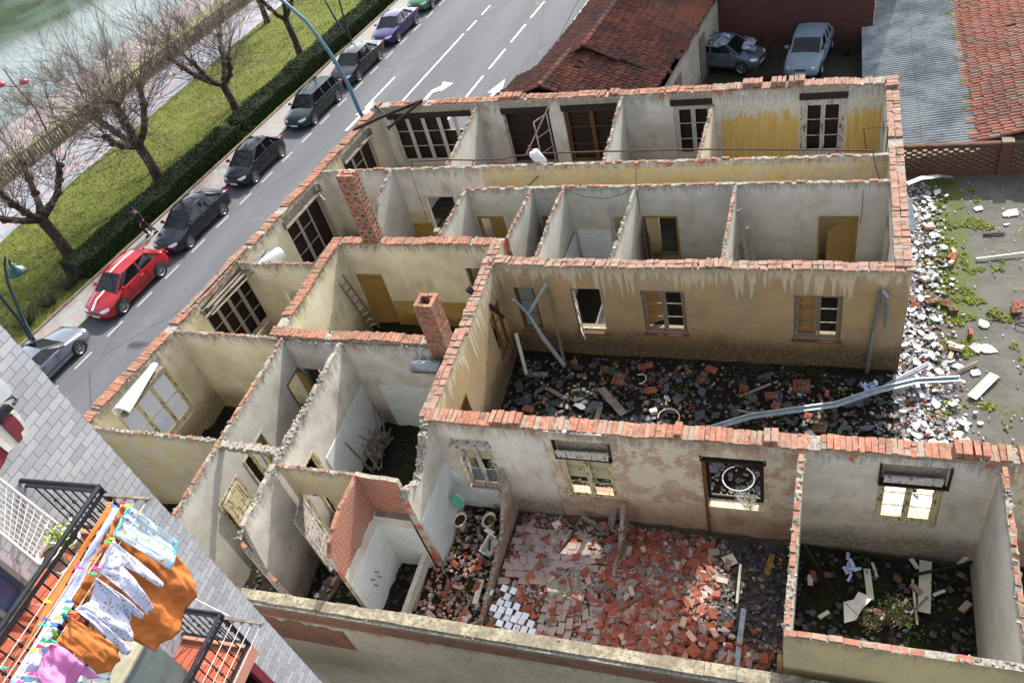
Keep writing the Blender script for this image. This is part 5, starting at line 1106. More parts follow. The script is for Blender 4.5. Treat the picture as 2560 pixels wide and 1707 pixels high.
mb = MB(); mb.box((.03, .145, 1.625), (.02, .01, .012)); mb.box((-.03, .145, 1.625), (.02, .01, .012)); mb.build('eyes', M['black'], per, local=True); mb = MB(); mb.box((0, .158, 1.59), (.022, .03, .035), tap=.5); mb.box((0, .147, 1.555), (.045, .01, .008)); mb.build('nose_and_mouth', M['skin'], per, local=True)
for s_ in (.105, -.105):
    mb = MB(); mb.box((s_, .1 if s_ > 0 else -.27, .045), (.095, .27, .09), tap=.8, jit=.005); mb.build('shoe', M['black'], per, local=True)
o = MB(); bp = Vector(pl) + Vector((.27, .02, 0)); o.box((bp.x, bp.y, .6), (.1, .3, .22), rz=.4, tap=.85); o.tube([(bp.x, bp.y - .08, .7), (bp.x, bp.y - .05, .84), (bp.x, bp.y + .05, .84), (bp.x, bp.y + .08, .7)], .012, 6)
tag(o.build('bag', M['black'], loc=(bp.x, bp.y, .5)), 'small dark bag in the hand of the walking person', 'bag')
# ------------------------------------------------------------------ old tiled house behind
def tilemat(name, cols, dirt, damt):
    t = NT(name); v = t.pos(); c = t.cr(t.isl(), [(i / (len(cols) - 1), hexc(h)) for i, h in enumerate(cols)])
    c = t.mix(t.ramp(t.noise(v, .9, 5, .65), .42, .68, 0, damt), c, hexc(dirt)); c = t.mix(t.ramp(t.noise(v, 9, 5, .75), .5, .7, 0, .5), c, hexc('#3b332c'))
    t.bump(t.noise(v, 30, 3), .3, .01); return t.fin(c, .9, 0, .15)
M['tileold'] = tilemat('old_roof_tiles', ['#643a31', '#6f4236', '#543028', '#764a39', '#4a322c', '#673f38'], '#3d3530', .85)
M['tilenew'] = tilemat('roof_tiles', ['#89584a', '#7a4c40', '#905f4e', '#825244', '#776a62', '#8c5b4b'], '#54423a', .55)
M['tilemix'] = tilemat('roof_tiles_grey_mix', ['#9a5540', '#8a8278', '#a45b45', '#77706a', '#ad6247'], '#6b4a3c', .3)
def tiles(mb, O, du, dn, nu, nd, w=.21, l=.34, rr=None, clip=None, rag=0.0):
    """O ridge start; du unit along the ridge, dn unit downslope; barrel tiles over pan tiles"""
    up = dn.cross(du).normalized()
    if up.z < 0: up = -up
    for i in range(nu):
        dd = rr.uniform(-.08, .08)
        for k in range(nd):
            a = O + du * (i + .5) * w + dn * (k * l + dd); 
            if clip and not clip(a + dn * l * .5): continue
            if rag and rr.random() < rag: continue
            jx = du * rr.uniform(-.012, .012); r0 = w * .40; r1 = w * .52; h0 = .03 + .004; ln = l * 1.12
            vs = []; m = 5
            for (p, r, lift) in ((a + jx, r0, .0 + .02), (a + dn * ln + jx * 2, r1, .028 + .02)):
                for j in range(m + 1):
                    th = PI * j / m; vs.append(p + du * math.cos(th) * r + up * (math.sin(th) * r * .8 + lift))
            fs = [(j, j + 1, m + 2 + j, m + 1 + j) for j in range(m)] + [tuple(range(m + 1, 2 * m + 2))]
            mb.mesh(vs, fs)
hz = 2.75; rx = -9.25; rz_ = 4.35
Lx = lambda y: -12.45 + .13 * (y - 33)      # left eave
Rx = lambda y: -6.45 + .16 * (y - 31.5)
root = empty('tiled_house', (-9.2, 36, 0), 'low derelict house with dark red hipped tile roof behind the ruin', 'house')
mb = MB(); P = [(-13.0, 30.4), (-6.5, 30.3), (-4.7, 44), (-10.6, 44)]
for a, b in zip(P, P[1:] + P[:1]):
    L = math.hypot(b[0] - a[0], b[1] - a[1]); mb.face([(a[0], a[1], -.1), (b[0], b[1], -.1), (b[0], b[1], 2.72), (a[0], a[1], 2.72)], [(0, -.1), (L, -.1), (L, 2.7), (0, 2.7)])
mb.build('wall', M['oldwhite'], root)
d_ = Vector((1.8, 13.7, 0)).normalized()
for s0, s1, mt in ((2.2, 3.0, 0), (6.2, 7.0, 0)): 
    q = Vector((-6.5, 30.3, 1.15)) + d_ * (s0 + s1) / 2; mb = MB(); mb.box(q + Vector((.02, 0, 0)), (.1, .85, 2.1), rz=-.13); mb.build('door', M['wgrey'], root)
def roofplane(a, b, c, d, mat):
    mb = MB(); mb.face([a, b, c, d]); mb.face([Vector(q) - Vector((0, 0, .06)) for q in (d, c, b, a)]); return mb.build('roof_deck', mat, root)
rg0 = Vector((-9.9, 32.0, rz_)); rg1 = Vector((-8.35, 44.5, rz_ + .0)); el0 = Vector((-12.95, 32.0, hz)); el1 = Vector((-11.0, 44.5, hz)); er0 = Vector((-6.55, 32.0, hz)); er1 = Vector((-4.4, 44.5, hz))
for q in ((el0, rg0, rg1, el1), (rg0, er0, er1, rg1)): roofplane(*q, M['tileold'])
fa = Vector((-10.55, 32.3, 4.1)); fb = Vector((-11.2, 29.25, 4.02)); fl = Vector((-13.0, 32.3, 2.72)); flb = Vector((-14.4, 29.9, 2.68)); fr_ = Vector((-6.5, 32.3, 2.7)); frb = Vector((-6.9, 29.25, 2.68))
for q in ((flb, fb, fa, fl), (fb, frb, fr_, fa)): roofplane(*q, M['tileold'])
rr = random.Random(3); mb = MB(); du = (rg1 - rg0).normalized()
def slope(rgA, rgB, eA, eB, mb, w=.21, l=.33, ext=3.0):
    du = (rgB - rgA).normalized(); nrm = (rgB - rgA).cross(eA - rgA).normalized(); nrm = nrm if nrm.z > 0 else -nrm
    dn = du.cross(nrm); dn = dn if dn.z < 0 else -dn; dn.normalize()
    # clip to quad by edge tests in plane
    poly = [rgA, rgB, eB, eA]; c0 = sum(poly, Vector()) / 4
    ed = []
    for a, b in zip(poly, poly[1:] + poly[:1]):
        e = (b - a).normalized(); n = nrm.cross(e); n = n if (c0 - a).dot(n) > 0 else -n; ed.append((a, n))
    clip = lambda p: all((p - a).dot(n) > -.06 for a, n in ed)
    Lr = (rgB - rgA).length; D = max((q - rgA).dot(dn) for q in (eA, eB)); s0 = min(0, min((q - rgA).dot(du) for q in (eA, eB))) - .2
    tiles(mb, rgA + du * s0, du, dn, int((Lr - s0 + ext) / w), int(D / l) + 1, w, l, rr, clip, .006)
slope(rg0, rg1, el0, el1, mb); slope(rg0, rg1, er0, er1, mb)
slope(fb, fa, flb, fl, mb); slope(fb, fa, frb, fr_, mb)
mb.build('roof_tiles', M['tileold'], root)
mb = MB()
def ridge(mb, a, b, r=.12, l=.38):
    d = (b - a); n = int(d.length / l); d = d.normalized(); s = d.cross(Vector((0, 0, 1))).normalized(); u = s.cross(d)
    for k in range(n):
        p = a + d * k * l; vs = []; m = 6
        for q, r_, lf in ((p, r * .85, .03), (p + d * l * 1.15, r, .055)):
            for j in range(m + 1): th = PI * j / m; vs.append(q + s * math.cos(th) * r_ + u * (math.sin(th) * r_ + lf))
        mb.mesh(vs, [(j, j + 1, m + 2 + j, m + 1 + j) for j in range(m)] + [tuple(range(m + 1, 2 * m + 2))])
ridge(mb, rg1, rg0); ridge(mb, fa, fb); mb.build('ridge_tiles', M['tilenew'], root)
mb = MB(); mb.box((-11.5, 47.2, 2.1), (.5, .5, 5.4)); 
tag(mb.build('chimney', M['concrete'], loc=(-11.5, 47.2, 0)), 'dark stack at the far left corner of the tiled roof', 'chimney')
# back yard ground, brick boundary wall
M['yard'] = mat_var('dark_yard_soil', '#2f2c22', '#24261a', 2, .95, bump=.8, dist=.05)
mb = MB(); mb.face([(-6, 28.9, -.03), (1.4, 28.9, -.03), (2.0, 40.5, -.03), (-5.2, 40.5, -.03)]); o = mb.build('yard_ground', M['yard']); o['kind'] = 'structure'
bwl = Wall('brick_boundary_wall', 'tall dark red old brick boundary wall behind the abandoned cars', (-6.2, 40.3), (1.9, 39.3), .4, 6.5, (M['darkbrick'], M['darkbrick']), cat='brick wall', jag=.01, capmat=M['darkbrick'])
for u in (.9, 2.6, 4.6, 7.6): mb = MB(); bwl.lbox(mb, u, -.26, 3.0, .42, .12, 6.2); 
for i, (c, r, h, n) in enumerate((((-7.0, 38.6, 0), 1.4, 1.6, 160), ((-2.7, 36.0, 0), 1.2, 1.0, 110), ((-3.3, 38.2, 0), 1.3, 1.1, 110), ((.8, 38.3, 0), .6, .8, 40))):
    shrub(c, r, h, n, M['twigd'], ['tangled dry brambles behind the blue-grey wreck', 'dry brambles between the two abandoned cars', 'brambles against the brick wall between the cars', 'small dry bush right of the pale blue car'][i], 200 + i)
mb = MB(); rr = random.Random(8)
for k in range(70):
    p = Vector((-4.9 + rr.uniform(-.7, 1.5), 38.0 + rr.uniform(-.6, .6), 1.5)); p.z = 1.42 + .14 * noise.noise(p * 2) if p.x < -4.6 else 1.05
    mb.box(p, (rr.uniform(.15, .5), rr.uniform(.1, .4), .02), M=Matrix.Rotation(rr.uniform(0, 6), 3, 'Z') @ Matrix.Rotation(rr.uniform(-.3, .3), 3, 'X'), jit=.05)
tag(mb.build('scrap_heap', M['zincl'], loc=(-5.2, 37.8, 1.4)), 'crumpled sheet scrap piled on the roof of the wrecked hatchback', 'scrap', kind='stuff')
# ------------------------------------------------------------------ corrugated roof and right tiled roof
t = NT('fibre_cement'); v = t.pos(); c = t.mix(t.ramp(t.noise(v, .6, 5, .65), .4, .62), hexc('#8a8f90'), hexc('#62696b')); c = t.mix(t.ramp(t.noise(t.mp(v, (.4, 5, 1)), 1.6, 5, .7), .5, .75, 0, .6), c, hexc('#3a3f42')); c = t.mix(t.ramp(t.noise(v, 14, 4, .7), .4, .7, 0, .35), c, hexc('#8e9293'))
c = t.mix(t.ramp(t.math('ADD', t.noise(v, 2.2, 5, .7), t.ramp(t.sep(v)[0], 4.0, 5.0, -.2, .08, False)), .6, .66, 0, .8), c, hexc('#5f6b2a')); M['fibre'] = t.fin(c, .85, 0, .2); t.bump(t.noise(v, 30, 4), .3, .01)
mb = MB(); y = 28.4; X1 = 5.2; Z1 = 1.16
prof = []; 
while y < 46: prof.append((y, .055 * math.sin((y - 28.4) * 2 * PI / .177))); y += .177 / 6
for (xa, za, xb, zb_) in ((1.4, .85, 3.45, .99), (3.4, 1.01, X1, Z1)):
    vs = []; 
    for y, h in prof:
        xa_ = xa; za_ = za + (xa_ - xa) * (zb_ - za) / (xb - xa)
        vs += [(xa_, y, za_ + h), (xb, y, zb_ + h), (xa_, y, za_ + h - .012), (xb, y, zb_ + h - .012)]
    n = len(prof); fs = [(4 * i, 4 * i + 1, 4 * i + 5, 4 * i + 4) for i in range(n - 1)] + [(4 * i + 2, 4 * i + 6, 4 * i + 7, 4 * i + 3) for i in range(n - 1)] + [(4 * i + 1, 4 * i + 3, 4 * i + 7, 4 * i + 5) for i in range(n - 1)] + [(0, 2, 3, 1)]
    mb.mesh(vs, fs)
nb = empty('unseen_shade_building', (-3.5, 52, 0), 'unseen tall brick building added to shade the tiled house and shed roofs', 'building'); mb_ = MB()  # unseen block added beyond the view to cast shade on the roofs
P = [(-11.2, 47.6), (3.8, 47.6), (3.8, 56), (-11.2, 56)]
for a, b in zip(P, P[1:] + P[:1]): L = math.hypot(b[0] - a[0], b[1] - a[1]); mb_.face([(a[0], a[1], -.1), (b[0], b[1], -.1), (b[0], b[1], 18.5), (a[0], a[1], 18.5)], [(0, -.1), (L, -.1), (L, 18.5), (0, 18.5)])
mb_.face([(x, y, 18.5) for x, y in P], [(0, 0)] * 4); mb_.build('wall', M['darkbrick'], nb)
root = empty('shed', (4, 30, 0), 'shed with a long grey corrugated roof beside the ruin', 'shed'); o = mb.build('corrugated_roof', M['fibre'], root); soften(o, 60)
mb = MB(); mb.box((3.5, 36.5, .3), (3.0, 15.8, .8)); mb.build('wall', M['oldwhite'], root)
root = empty('tiled_outbuilding', (8.5, 32, 0), 'outbuilding with sunlit orange tile roof at the top right corner', 'outbuilding')
rr = random.Random(17); A = Vector((11.5, 28.3, 2.9)); B = Vector((11.9, 46, 2.9)); eA = Vector((5.15, 28.3, 1.13)); eB = Vector((5.3, 46, 1.13)); mb = MB(); slope(A, B, eA, eB, mb, w=.215, l=.36, ext=.2); mb.build('roof_tiles', M['tilenew'], root)
mb = MB(); mb.face([eA, eB, B, A]); mb.face([Vector(q) - Vector((0, 0, .08)) for q in (A, B, eB, eA)]); mb.build('roof_deck', M['tileold'], root); mb = MB(); mb.box((9.5, 36.6, .4), (8.0, 15.8, .9)); mb.build('wall', M['oldwhite'], root)
# ------------------------------------------------------------------ brick lattice wall
ly = 28.1; mb = MB(); rr = random.Random(6); z = 0.02
x = 2.5; r = 0
pale = MB(); lat = empty('lattice_wall', (5, ly, 0), 'dark red honeycomb brick garden wall with square holes', 'brick wall')
while z < 1.22:
    if z < .12 or z > 1.08:
        x = 2.5
        while x < 10: mb.box((x + .12, ly, z + .045), (.236, .13, .085), jit=.004); x += .245
    else:
        x = 2.5 + (0 if r % 2 else .17)
        while x < 10: mb.box((x + .12, ly, z + .045), (.19, .13, .088), jit=.004); pale.box((x + .29, ly + .0, z + .006), (.15, .12, .012)); x += .34
    z += .092; r += 1
mb.build('brickwork', M['lattb2'] if 'lattb2' in M else M['lattbrick'], lat); pale.build('mortar_beds', M['mortar'], lat); mb = MB(); mb.box((6.05, ly - .02, .66), (.34, .26, 1.32)); mb.build('pilaster', M['lattbrick'], lat); mb = MB(); mb.box((6.05, ly - .02, 1.35), (.38, .32, .07)); mb.box((6.25, ly, 1.27), (7.5, .17, .05)); mb.build('coping_stone', M['concrete'], lat)
# ------------------------------------------------------------------ white brick apartment building (facade frame: t along, o out, z)
FP = Vector((-9.25, 4.64, 0)); FT = Vector((-.06, .9982, 0)); FN = Vector((.9982, .06, 0))
def fw(t_, o_, z): q = FP + FT * t_ + FN * o_; return Vector((q.x, q.y, z))
def onf(px, py, off=0.0):
    d = ray(px, py); k = (FP.dot(FN) + off - CAM.dot(FN)) / d.dot(FN); p = CAM + d * k; return ((p - FP).dot(FT), p.z)
FM = Matrix((FT, -FN, Vector((0, 0, 1)))).transposed()
if FM.determinant() < 0: FM = Matrix((FT, FN, Vector((0, 0, 1)))).transposed()
def fbox(mb, t0, t1, o0, o1, z0, z1, jit=0): mb.box(fw((t0 + t1) / 2, (o0 + o1) / 2, (z0 + z1) / 2), (abs(t1 - t0), abs(o1 - o0), abs(z1 - z0)), M=FM, jit=jit)
apt = empty('apartment_building', fw(-4, -4, 0), 'tall white brick apartment building at the lower left', 'building')
mb = MB()
holes = [(-5.0, -2.0, 11.35, 13.6), (-5.0, -1.9, 8.1, 10.3)]
def fq(t0, t1, z0, z1): mb.face([fw(t0, 0, z0), fw(t1, 0, z0), fw(t1, 0, z1), fw(t0, 0, z1)], [(t0, z0), (t1, z0), (t1, z1), (t0, z1)])
fq(-12, 0, -.1, 3); fq(-12, 0, 3, 17.4)
mb.face([fw(0, 0, -.1), fw(0, -9, -.1), fw(0, -9, 17.4), fw(0, 0, 17.4)], [(0, -.1), (9, -.1), (9, 17.4), (0, 17.4)])
mb.face([fw(0, 0, 17.4), fw(0, -9, 17.4), fw(-12, -9, 17.4), fw(-12, 0, 17.4)]); mb.build('wall', M['whitebrick'], apt)
M['maroon'] = mat_var('maroon_paint', '#6e2a36', '#5f2430', 4, .6, bump=0); M['terra'] = brickmat('terracotta_floor', '#a45a44', '#984f3c', '#b08475', w=.45, h=.45, ms=.008, damt=.1, bstr=.1)
M['marble'] = mat_var('pale_sill', '#bcc0c4', '#a8acb0', 5, .4, bump=.05); M['rail'] = mat_var('dark_grey_railing', '#30353a', '#272b2f', 8, .4, .4, bump=.03); M['bluewin'] = mat_flat('blue_reflecting_window', '#345a86', .15, 0, .7); M['alu'] = mat_var('aluminium_frame', '#8a9898', '#7d8a8b', 6, .35, .5, bump=0); M['pinkw'] = mat_var('pale_lilac_render', '#b3a6b0', '#aa9da8', 4, .8, bump=.05)
def balcony(zf, t1, t0, dep, rail_z, label, tile_edge=True):
    b = empty('balcony', fw((t0 + t1) / 2, dep / 2, zf), label, 'balcony')
    mb = MB(); fbox(mb, t0, t1, .0, dep, zf - .2, zf - .03); mb.build('slab', M['marble'], b)
    mb = MB(); q = [fw(t0, 0, zf), fw(t1, 0, zf), fw(t1, dep, zf), fw(t0, dep, zf)]; mb.face(q, [(0, 0), (t1 - t0, 0), (t1 - t0, dep), (0, dep)]); fbox(mb, t0, t1, dep - .06, dep + .04, zf - .2, zf + .03); fbox(mb, t1 - .06, t1 + .04, 0, dep - .06, zf - .2, zf + .03); mb.build('tiled_floor', M['terra'], b)
    mb = MB()
    for (a, c) in ((fw(t1, 0, rail_z), fw(t1, dep, rail_z)), (fw(t1, dep, rail_z), fw(t0, dep, rail_z))): mb.cyl(a, c, .032, 12); mb.bar(a - Vector((0, 0, .1)), c - Vector((0, 0, .1)), .04, .03); mb.bar(a - Vector((0, 0, rail_z - zf - .1)), c - Vector((0, 0, rail_z - zf - .1)), .04, .03)
    mb.cyl(fw(t1, dep, zf), fw(t1, dep, rail_z + .02), .028, 8); mb.build('rail', M['rail'], b)
    bars = MB(); n = 0; o = .12
    def baluster(p, k):
        bars.cyl(p + Vector((0, 0, .1)), p + Vector((0, 0, rail_z - zf - .1)), .011, 6)
        if k % 2: 
            for h in (.35, .5, .65): bars.lathe(p + Vector((0, 0, (rail_z - zf) * h)), [(.011, -.03), (.028, 0), (.011, .03)], 8)
    k = 0
    while o < dep - .05: baluster(fw(t1, o, zf), k); o += .15; k += 1
    u = t1 - .15
    while u > t0: baluster(fw(u, dep, zf), k); u -= .15; k += 1
    bars.build('baluster', M['rail'], b)
    return b
b1 = balcony(11.12, -1.17, -6.5, 1.25, 12.22, 'upper balcony with dark railing, washing lines outside it')
b2 = balcony(8.05, -1.19, -6.5, 1.25, 9.08, 'lower balcony with terracotta floor, empty washing lines')
b2['label'] = 'lower balcony with terracotta floor and empty washing lines'
def linebar(b, zb, offs, t1=-1.17, t0=-6.0):
    mb = MB()
    for tt in (t1 - .03,): mb.bar(fw(tt, 1.25, zb), fw(tt, offs[-1] + .06, zb), .035, .025)
    mb.build('line_bracket', M['wgrey'], b)
    for o_ in offs:
        mb = MB(); mb.cyl(fw(t1 - .03, o_, zb - .03), fw(t0, o_, zb - .03), .006, 5); mb.build('washing_line', M['porc'], b)
        mb = MB(); mb.lathe(fw(t1 - .05, o_, zb - .03), [(0, .03), (.03, 0), (0, -.03)], 8); mb.build('pulley', M['zinc'], b)
OFF = (1.42, 1.58, 1.74, 1.9)
linebar(b1, 12.1, OFF); linebar(b2, 8.98, OFF)
# windows, ledges of the facade
mb = MB(); fbox(mb, -6.5, -1.95, 0.0, .05, 11.3, 13.4); mb.build('lilac_panel', M['pinkw'], apt)
w1 = MB()
tA, zA = onf(0, 1370); 
for k in range(4):
    t_ = -2.15 - .42 * k; fbox(w1, t_ - .36, t_, .05, .07, 11.3, 12.2)
w_ = w1.build('window', M['bluewin'], apt); mb = MB()
for k in range(5): t_ = -2.1 - .42 * k; fbox(mb, t_ - .03, t_ + .03, .05, .2, 11.25, 12.25)
fbox(mb, -3.9, -2.1, .05, .16, 12.2, 12.28); fbox(mb, -3.9, -2.1, .05, .16, 11.2, 11.27); mb.build('window_frame', M['alu'], w_)
tA, zA = onf(20, 1120); mb = MB(); fbox(mb, tA - 3.2, tA - .05, .0, .16, 13.55, 13.75); mb.build('pale_ledge', M['marble'], apt)
# upper-left corner: blind case, dark roller and maroon/cream awning flap
r1 = lambda x, y: (x * .21046, 800 + y * .21046)
def flap(name, pts, off, mat, par, th=.03):
    mb = MB(); A = [onf(*r1(*p), off) for p in pts]; F_ = [fw(a, off, b) for a, b in A]; B_ = [p - FN * th for p in F_]; n = len(pts)
    mb.mesh(F_ + B_, [tuple(range(n)), tuple(range(n, 2 * n))[::-1]] + [(i, i + n, (i + 1) % n + n, (i + 1) % n) for i in range(n)]); return mb.build(name, mat, par)
flap('blind_case', [(-500, 300), (0, 690), (70, 740), (120, 800), (145, 860), (120, 900), (0, 1010), (-500, 1400)], .3, M['marble'], apt, .28)
aw = empty('awning', fw(-.8, .3, 12.9), 'rolled maroon and cream awning with a dark roller on the white brick wall', 'awning')
flap('roller', [(0, 1080), (110, 1000), (170, 1050), (60, 1160), (0, 1240), (-500, 1700), (-500, 1500)], .32, M['rail'], aw, .1)
flap('stripe', [(0, 1010), (60, 1005), (100, 1000), (0, 1080), (-300, 1300), (-300, 1200)], .25, M['porc'], aw)
flap('stripe', [(20, 1240), (60, 1160), (140, 1110), (240, 1210), (290, 1290), (250, 1340), (275, 1400), (235, 1455), (150, 1370)], .3, M['maroon'], aw)
flap('stripe', [(0, 1240), (20, 1240), (150, 1370), (235, 1455), (100, 1568), (0, 1490), (-300, 1300)], .28, M['porc'], aw)
flap('stripe', [(0, 1490), (100, 1568), (60, 1680), (0, 1780), (-300, 1900), (-300, 1300)], .26, M['maroon'], aw)
flap('stripe', [(140, 1110), (170, 1065), (225, 1110), (300, 1230), (345, 1290), (330, 1340), (275, 1400), (250, 1340), (290, 1290), (240, 1210)], .24, M['porc'], aw)
p = onf(*r1(105, 950), .2); mb = MB(); mb.tube([fw(p[0] - .05, .2, p[1] + .05), fw(p[0] + .06, .2, p[1]), fw(p[0] + .07, .2, p[1] - .08), fw(p[0] + .0, .2, p[1] - .08)], .022, 6); mb.build('clamp', M['black'], aw)
# ground-floor things at the bottom: grey flue box, maroon window jambs
M['fluem'] = mat_var('stained_grey_box', '#9d9a8b', '#84826f', 5, .7, bump=.1)
q = onf(360, 1640, .7); bx_ = empty('duct_box', fw(q[0], .35, q[1]), 'grey metal duct box on the facade below the orange pillowcase', 'duct')
mb = MB(); fbox(mb, q[0] - 2.2, q[0] + .22, 0.0, .72, q[1] - 3, q[1] + .15); mb.build('casing', M['alu'], bx_); mb = MB(); fbox(mb, q[0] - 2.25, q[0] + .25, 0.0, .76, q[1] + .15, q[1] + .19); mb.build('lid', M['fluem'], bx_)
mb = MB(); fbox(mb, -4.2, -1.6, .0, .08, 9.0, 10.3); o = mb.build('window', M['cglass'], apt); mb = MB()
for z in (9.0, 9.45, 9.9, 10.3): fbox(mb, -4.2, -1.6, .02, .14, z - .1, z + .1)
mb.build('window_frame', M['maroon'], o)
mb = MB(); fbox(mb, -3.5, -.95, .0, .06, 4.6, 6.4); o = mb.build('window', M['cglass'], apt); mb = MB(); fbox(mb, -3.5, -.9, .0, .2, 6.4, 6.55); fbox(mb, -.95, -.8, .0, .2, 4.4, 6.4); fbox(mb, -3.5, -.9, 0, .2, 4.4, 4.6); mb.build('window_frame', M['maroon'], o)
mb = MB(); p0 = onf(400 + 385 * .2086, 1380 + 500 * .2086, .3); p1_ = onf(400 + 600 * .2086, 1380 + 700 * .2086, .3); mb.tube([fw(p0[0], .12, p0[1]), fw(p1_[0], .6, p1_[1] - .1), fw(p1_[0] - .25, .6, p1_[1] - .55)], .012, 6); tag(mb.build('bent_rod', M['porc'], loc=fw(p1_[0], .3, p1_[1])), 'thin bent white rod sticking out above the lower balcony', 'rod')
# white wire drying rack standing on the upper balcony
rk = empty('drying_rack', fw(-1.7, .5, 12.2), 'white wire drying rack leaning over the upper balcony', 'drying rack'); mb = MB()
c = [onf(0, 1198, .35), onf(160, 1322, .75), onf(98, 1410, .9), onf(0, 1330, .55)]
A0 = fw(c[0][0] - .0, .35, c[0][1]); A1 = fw(c[1][0], .75, c[1][1]); A2 = fw(c[2][0], .9, c[2][1]); A3 = fw(c[3][0], .55, c[3][1])
A00 = A0 + (A0 - A1) * .8; A33 = A3 + (A3 - A2) * .8
mb.tube([A00, A1], .018, 8); mb.tube([A33, A2], .018, 8); mb.tube([A1, A2], .014, 8); mb.tube([A1 + Vector((0, 0, -.05)), A1 + Vector((.02, 0, -.9))], .014, 8)
mb.tube([A00 + Vector((0, 0, -.06)), A1 + Vector((0, 0, -.06))], .014, 8); mb.tube([A33 + Vector((0, 0, -.06)), A2 + Vector((0, 0, -.06))], .014, 8); mb.build('frame', M['porc'], rk); mb = MB()
for k in range(1, 16): f = k / 16; mb.cyl(A00.lerp(A1, f), A33.lerp(A2, f), .0035, 4)
for k in range(1, 9): f = k / 9; mb.cyl(A00.lerp(A33, f), A1.lerp(A2, f), .0035, 4)
mb.build('wires', M['porc'], rk)
# second leg loop
lp = [onf(*p, 1.05) for p in ((195, 1370), (170, 1420), (150, 1435), (125, 1425), (112, 1405))]
mb = MB(); mb.tube([fw(a, 1.05, b) for a, b in lp], .016, 8); mb.build('leg', M['porc'], rk)
# flower pot with a flowering plant
M['pot'] = mat_var('cream_pot', '#c7b6a4', '#bba894', 5, .7, bump=0); M['soil'] = mat_var('soil', '#4a2a1e', '#36211a', 12, 1, bump=.5); M['leafg'] = leafmat('pot_leaves', ['#5c7a1f', '#88a02a', '#3c5a1c', '#a5b43c']); M['petal'] = mat_flat('white_petals', '#c9c6c0', .6)
for (px, py), lb, fl in (((116, 1380), 'round cream flower pot with bare reddish soil on the balcony', 0), ((165, 1345), 'white flower pot with a yellow-green flowering plant on the balcony', 1)):
    q = onf(px, py, .95); c = fw(q[0], .95, q[1] - .18); pt = empty('flower_pot', c, lb, 'flower pot'); mb = MB(); mb.lathe(c, [(.08, -.16), (.13, .1), (.15, .12), (.15, .16), (.13, .16), (.12, .1)], 18); mb.build('pot', M['pot'] if not fl else M['porc'], pt, smooth=True); mb = MB(); mb.lathe(c, [(0, .12), (.125, .11)], 14); mb.build('soil', M['soil'], pt)
    if fl:
        rr = random.Random(1); mb = MB(); m2 = MB()
        for k in range(150):
            cc = c + Vector((rr.gauss(0, .1), rr.gauss(0, .1), .2 + rr.uniform(-.08, .16))); a = Vector((rr.uniform(-1, 1), rr.uniform(-1, 1), rr.uniform(0, 1))).normalized(); bb = a.orthogonal().normalized() * .035; d = a.cross(bb); (mb if k % 4 else m2).face([cc - bb, cc - d * .5, cc + bb, cc + d * .5])
        mb.build('foliage', M['leafg'], pt); m2.build('flowers', M['petal'], pt)
# ------------------------------------------------------------------ laundry
def cloth(name, label, outlineA, outlineB, off, mat, offB=None, n=26, m=18, wr=.03, fq_=9, seed=1, uvs=1.0, thick=.006, cat='laundry', group=None, parent=None, belly=0.0):
    """ruled sheet between two polylines of photo points, hung at distance off from the facade"""
    def samp(pl, f):
        L = [0]
        for a, b in zip(pl, pl[1:]): L.append(L[-1] + math.hypot(b[0] - a[0], b[1] - a[1]))
        d = f * L[-1]
        for i in range(len(pl) - 1):
            if d <= L[i + 1] + 1e-6: g = (d - L[i]) / max(1e-6, L[i + 1] - L[i]); return (pl[i][0] + (pl[i + 1][0] - pl[i][0]) * g, pl[i][1] + (pl[i + 1][1] - pl[i][1]) * g)
        return pl[-1]
    ob = off if offB is None else offB; mb = MB(); V = []; UV = []
    for i in range(n + 1):
        pa = samp(outlineA, i / n); pb = samp(outlineB, i / n); ta = onf(*pa, off); tb_ = onf(*pb, ob)
        for j in range(m + 1):
            g = j / m; t_ = ta[0] + (tb_[0] - ta[0]) * g; z = ta[1] + (tb_[1] - ta[1]) * g; o_ = off + (ob - off) * g
            o_ += wr * (.3 + g) * math.sin(i / n * fq_ + seed + 1.6 * g + 1.3 * noise.noise(Vector((i * .15, j * .12, seed)))) + wr * .7 * noise.noise(Vector((i * .3, j * .25, seed * 3))) + wr * .25 * noise.noise(Vector((i * .9, j * .22, seed * 5))) + belly * math.sin(PI * g) 
            V.append(fw(t_, o_, z)); UV.append(((i / n - .5) * uvs, (ta[1] - z)))
    w = m + 1
    fs = [(i * w + j, (i + 1) * w + j, (i + 1) * w + j + 1, i * w + j + 1) for i in range(n) for j in range(m)]
    for f in fs: mb.face([V[k] for k in f], [UV[k] for k in f])
    o = mb.build(name, mat, parent, loc=V[0])
    # weld for smooth shading
    import bmesh
    bm = bmesh.new(); bm.from_mesh(o.data); bmesh.ops.remove_doubles(bm, verts=bm.verts, dist=1e-5); bm.to_mesh(o.data); bm.free()
    o.data.polygons.foreach_set('use_smooth', [True] * len(o.data.polygons))
    sm = o.modifiers.new('thickness', 'SOLIDIFY'); sm.thickness = thick
    if not parent: tag(o, label, cat, group)
    return o
